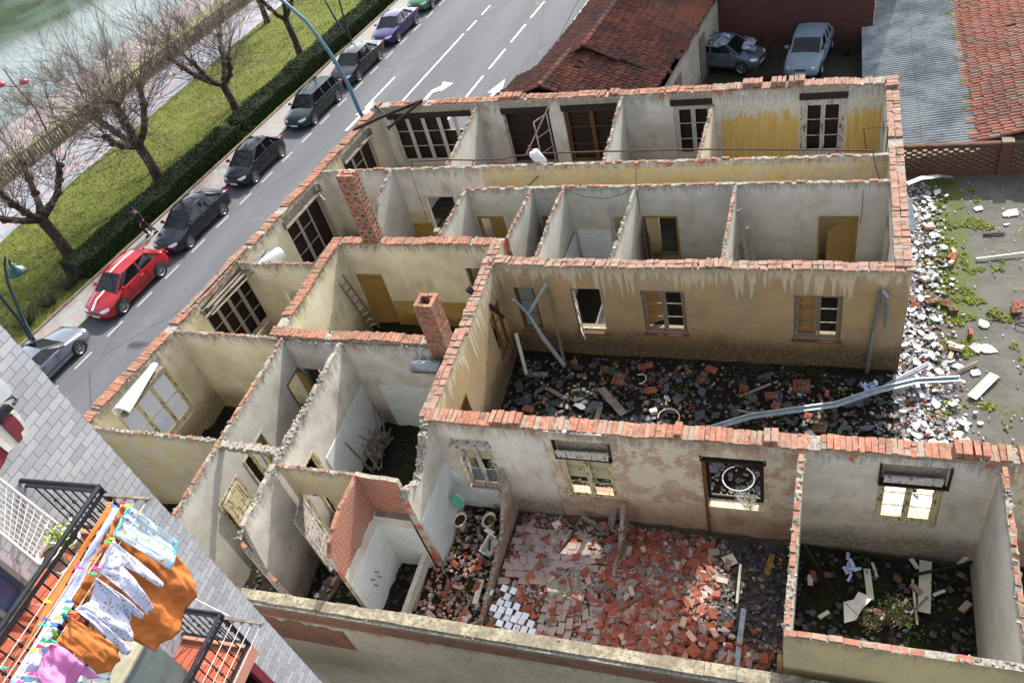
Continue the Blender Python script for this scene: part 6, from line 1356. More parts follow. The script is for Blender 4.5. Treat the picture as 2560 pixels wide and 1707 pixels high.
def clothmat(name, h, h2=None, dots=None, stripes=None, trans=.25):
    t = NT(name); uv = t.uvc(); c = hexc(h)
    if stripes:
        x = t.sep(uv)[0]; fr = t.n('ShaderNodeMath', operation='FRACT'); t.l(t.math('MULTIPLY', x, stripes[1]), fr.inputs[0])
        c = t.cr(fr.outputs[0], [(0, hexc(h)), (.35, hexc(h)), (.37, hexc(stripes[0][0])), (.6, hexc(stripes[0][0])), (.62, hexc(h)), (.8, hexc(h)), (.82, hexc(stripes[0][1])), (.85, hexc(h)), (1, hexc(h))])
    else: c = t.mix(t.ramp(t.noise(t.pos(), 3, 3), .3, .7), hexc(h), hexc(h2 or h))
    if dots:
        for col, sc, th in dots:
            v = t.vor(t.mp(t.pos(), (1, 1, 1)), sc); vc = t.vor(t.pos(), sc, out='Color'); c = t.mix(t.math('MULTIPLY', t.ramp(v, th, th + .06, 1, 0), t.ramp(t.sep(vc)[0], .3, .35)), c, hexc(col))
    t.bump(t.noise(t.pos(), 7, 4, .55, 1.5), .6, .02)
    m = t.fin(c, .85, 0, .1)
    tr = t.n('ShaderNodeBsdfTranslucent'); t.inp(tr.inputs[0], c); mx = t.n('ShaderNodeMixShader'); mx.inputs[0].default_value = trans; t.l(t.b.outputs[0], mx.inputs[1]); t.l(tr.outputs[0], mx.inputs[2]); t.l(mx.outputs[0], t.out.inputs[0])
    return m
M['orange'] = clothmat('orange_cotton', '#c67c46', '#b96f3a', dots=[('#a85a22', 26, .10)]); M['floral'] = clothmat('floral_pyjama_cotton', '#d2d6ea', '#c6cbe4', dots=[('#8f8570', 22, .24), ('#a284a0', 16, .16)]); M['palebl'] = clothmat('pale_blue_cotton', '#c4cdea', '#b6c2e4'); M['pinkc'] = clothmat('pink_cotton', '#d58ec4', '#cc80ba'); M['whitec'] = clothmat('white_cotton', '#d9daf0', '#cfd0ea')
M['towel'] = clothmat('striped_towel', '#dfe3ea', stripes=(('#8fd0e2', '#d88f86'), 5.0), dots=[('#d9a13a', 9, .17), ('#6b62c8', 8, .10)]); M['navy'] = clothmat('patterned_dark_cotton', '#2e2f55', dots=[('#c9c9d9', 30, .25)]); M['tealc'] = clothmat('teal_cotton', '#2e8f8c'); M['limec'] = clothmat('lime_cotton', '#8fc63a')
o1, o2, o3, o4 = OFF
r2 = lambda x, y: (x * .21046, 1120 + y * .21046)
r3 = lambda x, y: (x * .2086, 1380 + y * .2086)
r4 = lambda x, y: (220 + x * .21046, 1230 + y * .21046)
r7 = lambda x, y: (x * .3871, 1100 + y * .3871)
# sheets seen from above along the inner lines
cloth('sheet', 'orange sheet on the innermost line, its folded edge towards the railing', [r7(700, 405), r7(330, 1000), r7(20, 1568)], [r7(720, 450), r7(370, 1010), r7(90, 1450)], o1, M['orange'], o1 + .05, 40, 8, .015)
cloth('sheet', 'pale blue and white sheet on the second washing line', [r7(730, 430), r7(560, 720), r7(380, 1040), r7(60, 1568)], [r7(765, 440), r7(640, 740), r7(480, 1040), r7(130, 1600)], o2, M['palebl'], o2 + .05, 40, 10, .02)
cloth('sheet', 'large orange fitted sheet hanging lowest behind the pyjama trousers', [r7(790, 420), r7(690, 620), r7(590, 800), r7(460, 1040)], [r7(1250, 850), r7(1255, 1010), r7(1150, 1230), r7(1010, 1365), ], o3, M['orange'], o3 - .05, 44, 40, .035, 14, 3, belly=.05)
cloth('sheet', 'orange corner flap of the fitted sheet filling the space below the trousers', [r7(460, 1040), r7(520, 1010), r7(640, 1060)], [r7(1015, 1360), r7(930, 1330), r7(835, 1270)], o3 - .02, M['orange'], o3 - .06, 16, 24, .02, 6, 5)
tw = cloth('towel', 'white towel with pale blue stripes and small yellow and violet motifs on the outer line', [r4(490, 150), r4(400, 320), r4(310, 520)], [r4(1068, 575), r4(1050, 690), r4(1010, 850), r4(985, 925)], o4, M['towel'], o4 + .02, 24, 26, .02, 6, 2)
cloth('border', '', [r4(478, 160), r4(400, 310), r4(300, 500), r4(300, 545)], [r4(505, 175), r4(430, 330), r4(335, 500), r4(320, 545)], o4 + .004, clothmat('turquoise_border', '#7fd6e6'), o4 + .004, 12, 3, .004, parent=tw)
cloth('border', '', [r4(1030, 560), r4(1020, 690), r4(980, 860), r4(955, 915)], [r4(1070, 580), r4(1060, 695), r4(1025, 800), r4(995, 922)], o4 + .03, M.setdefault('turq', clothmat('turquoise_border_b', '#7fd6e6')), o4 + .03, 12, 4, .004, parent=tw)
pj_ = cloth('pyjama_trousers', 'pale floral pyjama trousers with white waistband on the outer line', [r4(330, 580), r4(240, 700), r4(170, 830), r4(110, 930)], [r4(410, 760), r4(395, 800), r4(380, 860), r4(350, 900), r4(330, 960), r4(300, 1010)], o4 + .01, M['floral'], o4 + .04, 20, 12, .02, 5, 4)
cloth('trouser_leg', '', [r4(330, 600), r4(360, 720), r4(390, 860)], [r4(905, 1070), r4(885, 1110), r4(840, 1135)], o4 + .015, M['floral'], o4 + .03, 10, 26, .018, 4, 4, parent=pj_, belly=.03)
cloth('trouser_leg', '', [r4(350, 790), r4(250, 860), r4(130, 940)], [r4(765, 1370), r4(750, 1425), r4(715, 1452)], o4 + .02, M['floral'], o4 + .05, 14, 28, .022, 5, 6, parent=pj_, belly=.04)
cloth('waistband', '', [r4(300, 565), r4(210, 710), r4(100, 930)], [r4(330, 590), r4(245, 740), r4(165, 930)], o4 + .03, M['whitec'], o4 + .035, 10, 4, .004, parent=pj_)
sh = cloth('pyjama_shirt', 'pale floral pyjama top with long hanging sleeves', [r4(60, 1010), r4(75, 1100), r4(70, 1200), r4(20, 1290), r4(-60, 1330), r7(485, 1095)], [r4(480, 1370), r4(520, 1440), r4(545, 1500), r4(530, 1568), r7(840, 1300), r7(700, 1275)], o4 + .03, M['floral'], o4 + .06, 28, 26, .035, 10, 7, belly=.04)
cloth('sleeve', '', [r4(60, 1000), r4(100, 1010)], [r4(560, 1470), r4(650, 1500), r4(640, 1440)], o4 + .05, M['floral'], o4 + .09, 10, 24, .02, 5, 8, parent=sh, belly=.04)
cloth('sleeve', '', [r7(490, 1100), r7(560, 1100)], [r7(790, 1370), r7(815, 1385), r7(835, 1350)], o4 + .05, M['floral'], o4 + .09, 8, 24, .02, 4, 9, parent=sh, belly=.04)
cloth('pillowcase', 'orange pillowcase hanging between the pyjama top and the pink shirt', [r7(450, 1135), r7(440, 1190), r7(365, 1295)], [r7(770, 1350), r7(760, 1420), r7(720, 1490), r7(650, 1515)], o4 + .02, M['orange'], o4 + .1, 22, 24, .03, 5, 11, belly=.06)
cloth('shirt', 'pink shirt bunched on the line at the bottom edge', [r7(370, 1310), r7(330, 1320), r7(260, 1440), r7(220, 1510)], [r7(520, 1450), r7(510, 1560), r7(400, 1640), r7(300, 1650)], o4 + .03, M['pinkc'], o4 + .1, 22, 20, .04, 10, 12, belly=.05)
cloth('sleeve_scarf', 'long thin pink sleeve trailing under the orange pillowcase', [r7(380, 1330), r7(400, 1370)], [r7(640, 1530), r7(580, 1545)], o4 + .0, M['pinkc'], o4 + .06, 6, 16, .02, 3, 13)
cloth('shirt', 'white shirt beside the pink one at the lower left', [r7(330, 1300), r7(270, 1320), r7(190, 1420)], [r7(330, 1400), r7(280, 1490), r7(180, 1500)], o3 + .05, M['whitec'], o3 + .08, 16, 14, .04, 8, 14)
cloth('towel', 'pale striped towel at the bottom edge under the shirts', [r7(210, 1400), r7(120, 1500), r7(40, 1600)], [r7(740, 1490), r7(700, 1620), r7(560, 1720)], o3 - .1, M['towel'], o3 - .05, 24, 20, .03, 7, 15)
cloth('underwear', 'small dark patterned garment pegged beside the green pegs', [r7(340, 1190), r7(375, 1180)], [r7(385, 1230), r7(430, 1215)], o3 + .05, M['navy'], o3 + .07, 6, 6, .01); cloth('underwear', 'small teal garment pegged beside the orange pillowcase', [r7(380, 1130), r7(410, 1105)], [r7(410, 1165), r7(450, 1140)], o3 + .06, M['tealc'], o3 + .09, 6, 6, .02); cloth('underwear', 'small lime green garment pegged on the third line', [r7(320, 1230), r7(345, 1215)], [r7(350, 1275), r7(385, 1270)], o3 + .05, M['limec'], o3 + .07, 6, 6, .02); cloth('underwear', 'small white garment next to the blue pegs', [r7(290, 1180), r7(330, 1160)], [r7(330, 1215), r7(400, 1160)], o3 + .04, M['whitec'], o3 + .07, 6, 6, .02)
PEG = {'green': '#3bb05a', 'yellow': '#d8c62e', 'blue': '#3a6fd0', 'pink': '#e0469a', 'orange': '#e07b28', 'red': '#cf2b3a', 'teal': '#2f9c82', 'lime': '#8fc63a', 'white': '#cfd2d6'}
for k, (x, y, c) in enumerate([(708, 408, 'orange'), (737, 425, 'blue'), (790, 405, 'red'), (830, 422, 'yellow'), (722, 636, 'yellow'), (705, 660, 'green'), (600, 770, 'orange'), (515, 822, 'pink'), (625, 825, 'pink'), (605, 862, 'teal'), (445, 1040, 'blue'), (435, 1085, 'green'), (475, 1110, 'orange'), (300, 1155, 'blue'), (375, 1140, 'yellow'), (275, 1190, 'teal'), (468, 1130, 'red'), (310, 1040, 'yellow'), (350, 1195, 'blue'), (310, 1255, 'white'), (290, 1290, 'green'), (350, 1300, 'teal'), (260, 1330, 'red'), (225, 1350, 'yellow'), (340, 1330, 'red'), (215, 1505, 'pink'), (30, 1468, 'teal'), (180, 1550, 'blue'), (130, 1560, 'pink')]):
    off = o4 + .06; q = onf(*r7(x, y), off); c3 = fw(q[0], off, q[1])
    if c + '_peg' not in M: M[c + '_peg'] = mat_flat(c + '_peg_plastic', PEG[c], .4)
    mb = MB(); a = .55 if k % 2 else -.2
    d = (FN * math.cos(a) + Vector((0, 0, -.3)) * math.sin(a)).normalized(); e = FT * .012
    mb.bar(c3 - d * .045 - e, c3 + d * .045 + e * .2, .014, .014); mb.bar(c3 - d * .045 + e, c3 + d * .045 - e * .2, .014, .014); mb.cyl(c3 - FT * .014, c3 + FT * .014, .008, 6)
    names = {'orange': 'orange', 'blue': 'blue', 'red': 'red', 'yellow': 'yellow', 'green': 'green', 'pink': 'pink', 'teal': 'teal', 'white': 'white', 'lime': 'lime'}
    tag(mb.build('clothes_peg', M[c + '_peg'], loc=c3), '%s plastic peg clipped to the washing on the balcony lines' % names[c], 'clothes peg', '%s pegs on the washing lines' % names[c])
# ------------------------------------------------------------------ floors, rubble
def floor(name, x0, x1, y0, y1, z, mat, amp=.08, sc=1.6, step=.12, seed=0, edge=.0, hf=None):
    nx = max(2, int((x1 - x0) / step)); ny = max(2, int((y1 - y0) / step)); vs = []
    for i in range(ny + 1):
        for j in range(nx + 1):
            x = x0 + (x1 - x0) * j / nx; y = y0 + (y1 - y0) * i / ny; h = hf(x, y) if hf else z
            vs.append((x, y, h + amp * noise.fractal(Vector((x * sc, y * sc, seed)), .7, 2, 4)))
    w = nx + 1; mb = MB(); mb.mesh(vs, [(i * w + j, i * w + j + 1, (i + 1) * w + j + 1, (i + 1) * w + j) for i in range(ny) for j in range(nx)])
    o = mb.build(name, mat, smooth=True); o['kind'] = 'structure'; return o
def dirtmat(name, a, b, moss, mth=.55, sc=1.4, c3='#5d4a3a'):
    t = NT(name); v = t.pos(); n = t.noise(v, sc, 7, .75); c = t.mix(t.ramp(t.noise(v, 5, 6, .7), .38, .62), hexc(a), hexc(b)); c = t.mix(t.ramp(t.noise(v, 13, 6, .75), .52, .62, 0, .7), c, hexc(c3))
    c = t.mix(t.ramp(n, mth, mth + .08), c, hexc(moss)); c = t.mix(t.ramp(t.noise(v, 45, 4, .7), .4, .7, 0, .5), c, hexc('#17150f')); t.bump(t.noise(v, 26, 5, .7), 1.0, .04); return t.fin(c, .95, 0, .15)
M['dirt'] = dirtmat('dark_debris_soil', '#231e18', '#171512', '#252e10', .52, c3='#41352b'); M['courtd'] = dirtmat('shade_darkened_courtyard_soil', '#1d1914', '#141210', '#26301a', .53, c3='#332920'); M['rubd'] = dirtmat('rubble_dust', '#4c3e36', '#5b5048', '#3c3d22', .64, c3='#6f6056')  # room and courtyard soil colours darkened to deepen the shade there
def heap(x, y):   # rubble field in the big roofless room
    h = .16 + .12 * noise.noise(Vector((x * 1.3, y * 1.3, 2))) + .34 * math.exp(-((x + 5.6) / 1.4) ** 2 - ((y - 9.4) / 1.3) ** 2) + .55 * math.exp(-((x + 2.6) / 1.2) ** 2 - ((y - 8.6) / 1.2) ** 2)
    return h
floor('room_floor', -18.9, -9.7, 14.3, 23.4, .1, M['dirt'], .07, seed=1, step=.2); floor('room_floor', -18.8, 1.9, 23.4, 28.3, .1, M['dirt'], .05, seed=2, step=.25); floor('room_floor', -12, 1.9, 18.1, 22, .12, M['dirt'], .06, seed=3, step=.2)
floor('room_floor', -20.2, -9.3, 6.7, 14.2, .15, M['dirt'], .14, seed=4, step=.14); floor('room_floor', -9.6, -7.6, 6.9, 11.5, .15, M['dirt'], .09, seed=5, step=.1)
floor('rubble_bed', -7.65, -.2, 6.9, 11.5, 0, M['rubd'], .05, 3, .09, 6, hf=heap); floor('room_floor', -.2, 3.75, 7.3, 11.5, .12, M['dirt'], .06, 2, .1, 7); floor('room_floor', 3.7, 6.6, 7.3, 12, .1, M['dirt'], .06, 2, .2, 8)
floor('courtyard_ground', -9.6, 2.2, 11.7, 17.85, 0, M['courtd'], .05, 1.5, .15, 9, hf=lambda x, y: .04 + .12 * math.exp(-((y - 17.8) / .7) ** 2))
t = NT('mossy_concrete_yard'); v = t.pos(); c = t.mix(t.ramp(t.noise(v, .9, 6, .7), .4, .6), hexc('#55534e'), hexc('#474540')); c = t.mix(t.ramp(t.noise(v, 18, 5, .75), .45, .7, 0, .6), c, hexc('#4c493f')); c = t.mix(t.ramp(t.noise(v, 60, 3), .6, .7, 0, .6), c, hexc('#807d73'))
bk_ = t.n('ShaderNodeTexBrick', offset=0.0); t.l(t.mp(v, rot=(0, 0, .05)), bk_.inputs[0]); bk_.inputs['Scale'].default_value = 1; bk_.inputs['Brick Width'].default_value = 2.6; bk_.inputs['Row Height'].default_value = 4.2; bk_.inputs['Mortar Size'].default_value = .035
mo = t.math('MAXIMUM', t.ramp(t.noise(v, .75, 7, .72), .585, .62), t.math('MULTIPLY', bk_.outputs['Fac'], t.ramp(t.noise(v, 1.3, 5), .4, .5)))
mo = t.math('MAXIMUM', mo, t.math('MULTIPLY', t.math('MULTIPLY', t.ramp(t.noise(v, 2.0, 6, .75), .38, .47), t.ramp(t.sep(v)[0], 3.2, 3.5)), t.math('MULTIPLY', t.ramp(t.sep(v)[0], 4.5, 4.9, 1, 0), t.ramp(t.sep(v)[1], 19.5, 21))))
c = t.mix(t.math('MULTIPLY', mo, t.ramp(t.noise(v, 12, 5, .8), .35, .5)), c, t.mix(t.ramp(t.noise(v, 30, 4, .8), .4, .6), hexc('#323a14'), hexc('#535c1b'))); M['yardc'] = t.fin(c, .9); t.bump(t.noise(v, 30, 5, .7), .7, .02)
floor('concrete_yard', 2.1, 14, 11.9, 28.1, 0.01, M['yardc'], .02, 1.2, .25, 10)
# moss cushions
mb = MB(); rr = random.Random(3); M['mossl'] = leafmat('moss', ['#3d4b10', '#56651a', '#6f7624', '#303d0e'])
def nz(x, y, s=1.3, o=0): return noise.fractal(Vector((x * s, y * s, o)), .7, 2, 4)
for i in range(42000):
    x, y = rr.uniform(2.4, 5.6), rr.uniform(12, 27.3); c0 = 3.7 + .35 * math.sin(y * .7); k = math.exp(-((x - c0) / .55) ** 2) * (1 if y > 19 else .35)
    if nz(x, y) + k * .6 < .42: continue
    z = .03; r = rr.uniform(.015, .045); a = Vector((rr.uniform(-.6, .6), rr.uniform(-.6, .6), 1)).normalized(); b = a.orthogonal().normalized() * r; d = a.cross(b); c = Vector((x, y, z + rr.uniform(0, .03))); mb.face([c - b, c - d, c + b, c + d])
tag(mb.build('moss', M['mossl']), 'yellow-green moss cushions on the concrete yard', 'moss', kind='stuff')
# small dark plants in courtyard and rooms
mb = MB(); M['weed'] = leafmat('weeds', ['#2c421a', '#3f5a22', '#1f3014', '#557026'])
for i in range(17000):
    q = rr.random()
    if q < .45: x, y = rr.uniform(-9.4, 2.1), rr.uniform(11.9, 17.7)
    elif q < .6: x, y = rr.uniform(-.1, 3.6), rr.uniform(7.5, 11.4)
    elif q < .8: x, y = rr.uniform(-15, -7.7), rr.uniform(7, 14)
    elif q < .9: x, y = rr.uniform(-4.4, -.3), rr.uniform(9.8, 11.4)
    else: x, y = rr.uniform(-19, -15.7), rr.uniform(10, 14)
    if nz(x, y, 1.2, 5) < .3: continue
    z = .15 + .07; r = rr.uniform(.015, .04); a = Vector((rr.uniform(-1, 1), rr.uniform(-1, 1), rr.uniform(.2, 1))).normalized(); b = a.orthogonal().normalized() * r; d = a.cross(b); c = Vector((x, y, z + rr.uniform(-.05, .08))); mb.face([c - b, c - d, c + b, c + d])
tag(mb.build('weeds', M['weed']), 'small green weeds between the debris', 'weeds', kind='stuff')
# ---- loose bricks: shared meshes, one object each
def objm(name, a, b, face=None):
    t = NT(name); v = t.obj(); r = t.rnd(); c = t.mix(r, hexc(a), hexc(b)); c = t.mix(t.ramp(t.noise(v, 9, 5, .7), .5, .65, 0, .5), c, hexc('#8c7f70'))
    if face:
        nrm = t.sep(t.n('ShaderNodeNewGeometry').outputs['Normal'])[2]; lz = t.sep(v)[2]; c = t.mix(t.ramp(lz, .028, .03), c, t.mix(t.ramp(t.noise(v, 6, 5, .7), .4, .62), hexc(face), hexc('#97897f')))
    t.bump(t.noise(v, 40, 4), .5, .01); return t.fin(c, .92, 0, .15)
M['lb_o'] = objm('loose_brick_orange', '#8a4935', '#6d3c30'); M['lb_m'] = objm('loose_brick_mauve_face', '#8d4632', '#7b4032', '#8b7c78'); M['lb_d'] = objm('loose_brick_weathered', '#6b4434', '#4c3a2e'); M['lb_w'] = objm('loose_brick_pink_dust', '#a98574', '#b5a597')
def brickmesh(name, l, w, h, holes=False, cut=0):
    mb = MB(); mb.box((0, 0, 0), (l, w, h), jit=.004)
    if cut: mb = MB(); mb.prism([(-l / 2, -w / 2), (l * .2, -w / 2), (l * .35, 0), (l * .15, w / 2), (-l / 2, w / 2)], -h / 2, h / 2)
    if holes:
        for s_ in (-1, 1):
            for k in (-1, 0, 1): mb.box((s_ * (l / 2 - .004), k * w * .3, 0), (.012, w * .2, h * .45))
    me = bpy.data.meshes.new(name); me.from_pydata(mb.v, [], mb.f); return me
VB = {}
for mk_ in ('lb_o', 'lb_m', 'lb_d', 'lb_w'):
    VB[mk_] = [brickmesh('loose_brick', .24, .115, .06), brickmesh('loose_brick', .25, .12, .075), brickmesh('loose_brick', .19, .115, .06, cut=1)]
    for m in VB[mk_]: m.materials.append(M[mk_])
nB = [0]
def lbrick(p, rot, mk_, label, group, s=1.0, k=None):
    m = VB[mk_][random.randrange(3) if k is None else k]; o = bpy.data.objects.new('loose_brick', m); COL.objects.link(o); o.location = p; o.rotation_euler = rot; o.scale = s if isinstance(s, tuple) else (s, s, s); 
    hue = {'lb_o': 'orange', 'lb_m': 'mauve-faced', 'lb_d': 'dark mossy', 'lb_w': 'dusty pink'}[mk_]; form = ('slim', 'thick', 'broken')[VB[mk_].index(m)]
    if group == 'bricks in the right-hand heap':
        z_ = ('against the low stub', 'in the middle of the heap', 'near the long grey metal profile')[0 if p[0] < -3.5 else 1 if p[0] < -2.3 else 2] + (' toward the front wall' if p[1] < 9.2 else ' toward the windows'); label = '%s %s brick %s' % (form, hue, z_)
    elif 'fallen wall,' not in group: label = '%s %s %s' % (form, hue, label[label.index('brick'):])
    else: label = '%s, its %s %s' % (label, 'left' if p[0] < -6.2 else 'middle' if p[0] < -5.3 else 'right', 'far part' if (p[1] > 10 if 'upper' in group else p[1] > 8) else 'near part')
    tag(o, label, 'brick', group); nB[0] += 1
rnd = random.Random(42)
# fallen wall faces laid out in rows (mauve plaster faces)
for r_ in range(9):
    y = 9.15 + r_ * .2
    for c_ in range(10):
        x = -7.35 + c_ * .31 + (r_ % 2) * .14
        if (c_ > 8 - r_ * .25) or rnd.random() < .14 or (x > -5.9 and y < 9.7): continue
        lbrick((x + rnd.uniform(-.02, .02), y + rnd.uniform(-.02, .02), heap(x, y) + .07 + rnd.uniform(-.02, .02)), (rnd.uniform(-.12, .12), rnd.uniform(-.1, .1), rnd.uniform(-.1, .1) + .5 * noise.noise(Vector((x, y, 0)))), 'lb_m', 'mauve-faced brick in rows of the fallen wall', 'mauve bricks of the fallen wall, upper patch', (1.24, 1.5, 1), 1)
for r_ in range(9):
    x = -6.0 + r_ * .17
    for c_ in range(7):
        y = 7.15 + c_ * .28 + (r_ % 2) * .12
        if rnd.random() < .16: continue
        lbrick((x + rnd.uniform(-.02, .02), y + rnd.uniform(-.02, .02), heap(x, y) + .07 + rnd.uniform(-.02, .02)), (rnd.uniform(-.12, .12), rnd.uniform(-.12, .12), R(90) + rnd.uniform(-.12, .12) + .6 * noise.noise(Vector((x, y, 3)))), 'lb_m', 'mauve-faced brick in columns beside the white tiles', 'mauve bricks of the fallen wall, lower patch', (1.12, 1.34, 1), 1)
def scatter(n, xr, yr, mks, label, group, zf, up=.25, s=(1, 1.15), dens=None):
    k = 0
    while k < n:
        x, y = rnd.uniform(*xr), rnd.uniform(*yr)
        if dens and rnd.random() > dens(x, y): continue
        rot = (rnd.uniform(-.5, .5), rnd.uniform(-.4, .4), rnd.uniform(0, 6.28)) if rnd.random() > up else (rnd.choice((R(90), 0)) + rnd.uniform(-.3, .3), rnd.uniform(-.9, .9), rnd.uniform(0, 6.28))
        lbrick((x, y, zf(x, y) + .06 + rnd.uniform(0, .09)), rot, rnd.choice(mks), label, group, rnd.uniform(*s)); k += 1
scatter(150, (-4.3, -.4), (7.2, 11.2), ('lb_o', 'lb_o', 'lb_o', 'lb_m', 'lb_w'), 'orange brick in the loose heap right of the low stub', 'bricks in the right-hand heap', heap, dens=lambda x, y: min(1, .12 + 1.1 * math.exp(-((x + 3.3) / .9) ** 2) + .8 * math.exp(-((y - 8.1) / .7) ** 2 - ((x + 2.3) / 1.0) ** 2) - (.8 if x > -1.8 and y > 9 else 0)))
scatter(34, (-7.3, -4.7), (7.3, 11.1), ('lb_o', 'lb_m', 'lb_w'), 'brick lying loose on the fallen mauve wall', 'bricks on the fallen wall', heap)
scatter(26, (-9.5, -7.8), (7.2, 10.0), ('lb_o', 'lb_o', 'lb_m'), 'brick on the littered bathroom floor', 'bricks on the bathroom floor', lambda x, y: .2)
scatter(12, (0, 3.5), (7.6, 11.0), ('lb_o', 'lb_d', 'lb_m'), 'brick among the weeds of the room with pale boards', 'bricks in the room with pale boards', lambda x, y: .15, s=(1, 1.6))
# ordered clumps in courtyard: several bricks still mortared together
M['clump'] = M['lb_o']
def clump(c, rz, n, m, mk_, label, s=1.0, tilt=.1, group=None):
    mb = MB()
    for i in range(n):
        for j in range(m): mb.box(((i - n / 2 + .5) * .125, (j - m / 2 + .5) * .245, rnd.uniform(-.01, .01)), (.112, .235, .09 + .0), jit=.006)
    mb.box((0, 0, -.02), (n * .125 - .03, m * .245 - .03, .07)); 
    o = mb.build('brick_clump', M[mk_], local=True, loc=c); o.location = c; o.rotation_euler = (rnd.uniform(-tilt, tilt), rnd.uniform(-tilt, tilt), rz); o.scale = (s, s, s); tag(o, label, 'brick clump', group)
cl = [(5, 1660, 1065, 2, 1, 'lb_o', 'brick clump at the foot of the courtyard wall by the leaning pipe'), (5, 2125, 1085, 4, 1, 'lb_o', 'row of four upright orange bricks below the third courtyard window'), (5, 2160, 1245, 3, 1, 'lb_o', 'three-brick lump right of the white loop of pipe'), (5, 1360, 1365, 3, 1, 'lb_o', 'orange brick lump near the left end of the courtyard'), (5, 1465, 1315, 1, 1, 'lb_o', 'single orange brick lump between slates in the courtyard'), (5, 1950, 1170, 3, 2, 'lb_d', 'mossy green-brown masonry block in mid courtyard'), (5, 1870, 1110, 3, 1, 'lb_d', 'mossy masonry block nearer the courtyard wall'),
      (6, 250, 1160, 2, 2, 'lb_d', 'mossy lump under the third courtyard window'), (6, 310, 1110, 3, 1, 'lb_o', 'orange lump against the ochre wall'), (6, 520, 1235, 2, 1, 'lb_o', 'orange lump on slates in mid courtyard'), (6, 700, 1280, 3, 1, 'lb_d', 'brown lump beside the long plank'), (6, 900, 1215, 4, 2, 'lb_d', 'large mossy masonry block before the right courtyard window'), (6, 1050, 1010, 2, 1, 'lb_d', 'brown lump by the far sill'), (6, 1065, 1265, 1, 1, 'lb_o', 'lone orange brick near the long gutter'), (6, 730, 1345, 2, 1, 'lb_o', 'orange lump above the grey gutter'), (6, 940, 1415, 2, 1, 'lb_o', 'orange brick resting against the grey gutter'), (6, 1020, 1480, 3, 2, 'lb_d', 'dark mossy block at the near side of the gutter'), (6, 150, 1100, 1, 1, 'lb_o', 'small orange piece by the wall foot')]
for c_, x, y, n, m, mk_, lb in cl: p = at(OFFC[c_][0] + x * .38265, OFFC[c_][1] + y * .38265, .12) if False else at((800 if c_ == 5 else 1660) + x * .38265, 500 + y * .38265, .12); clump(p, rnd.uniform(-.4, .4), n, m, mk_, lb)
for x, y, n, m, mk_, lb in [(1890, 330, 1, 1, 'lb_w', 'pale brick on top of the white rubble, upper group'), (1880, 370, 2, 1, 'lb_o', 'reddish brick pair in the upper white rubble'), (1875, 410, 1, 1, 'lb_w', 'pink brick on the white rubble'), (1810, 405, 1, 1, 'lb_d', 'mossy brown brick on the white rubble'), (1735, 650, 3, 2, 'lb_d', 'big weathered masonry block on the white rubble'), (1890, 715, 2, 1, 'lb_d', 'weathered red block right of the big block'), (1840, 675, 2, 1, 'lb_d', 'small grey-brown block beside the big block'), (1910, 960, 3, 1, 'lb_w', 'pinkish block in the lower white rubble'), (1870, 1020, 1, 1, 'lb_w', 'small pink brick under the pinkish block'), (2310, 685, 2, 1, 'lb_o', 'brick pair at the right edge of the yard'), (2300, 720, 2, 1, 'lb_d', 'second brick pair at the right edge, by the tyre'), (1640, 690, 2, 1, 'lb_o', 'red brick lump against the ruin corner'), (1705, 515, 2, 1, 'lb_w', 'broken pinkish brick near the ruin corner'), (1730, 175, 3, 1, 'lb_w', 'pale bricks beside the leaning white panel'), (1625, 655, 2, 1, 'lb_d', 'brown lump at the foot of the end wall'), (2000, 865, 1, 1, 'lb_o', 'single dark red brick right of the rubble')]:
    p = at(1660 + x * .38265, 500 + y * .38265, .14); clump(p, rnd.uniform(-.6, .6), n, m, mk_, lb, s=1.05, tilt=.3)
# ---- flat slate shards
def shardmesh(k, th=.02):
    rr = random.Random(k); n = rr.randint(6, 9); P = []
    for i in range(n): a = 2 * PI * i / n + rr.uniform(-.25, .25); r = rr.uniform(.6, 1.1); P.append((math.cos(a) * r, math.sin(a) * r * .8))
    mb = MB(); mb.prism(P, -th, th); me = bpy.data.meshes.new('slate_piece'); me.from_pydata(mb.v, [], mb.f); return me
t = NT('bleached_slate'); v = t.obj(); r = t.rnd(); M['slw'] = t.fin(t.mix(t.ramp(t.noise(v, 3, 5, .7), .35, .7, 0, .5), t.mix(r, hexc('#b0b2b4'), hexc('#7c8186')), hexc('#7d8185')), .6, 0, .3)
t = NT('dark_slate'); v = t.obj(); r = t.rnd(); M['sld'] = t.fin(t.mix(t.ramp(t.noise(v, 3, 5, .7), .4, .7, 0, .5), t.mix(r, hexc('#33363d'), hexc('#25272c')), hexc('#474a50')), .5, 0, .4)
t = NT('slate_fragments_light'); M['slwi'] = t.fin(t.cr(t.isl(), [(0, hexc('#aeb0b2')), (.35, hexc('#85898c')), (.7, hexc('#63666a')), (.85, hexc('#5a4a40')), (1, hexc('#4a4c50'))]), .6); t = NT('slate_fragments_dark'); M['sldi'] = t.fin(t.cr(t.isl(), [(0, hexc('#292b30')), (.5, hexc('#383b42')), (.7, hexc('#26282d')), (1, hexc('#5a4438'))]), .55, 0, .4)
SW = [shardmesh(k) for k in range(6)]; SDk = [shardmesh(10 + k) for k in range(6)]
for m in SW: m.materials.append(M['slw'])
for m in SDk: m.materials.append(M['sld'])
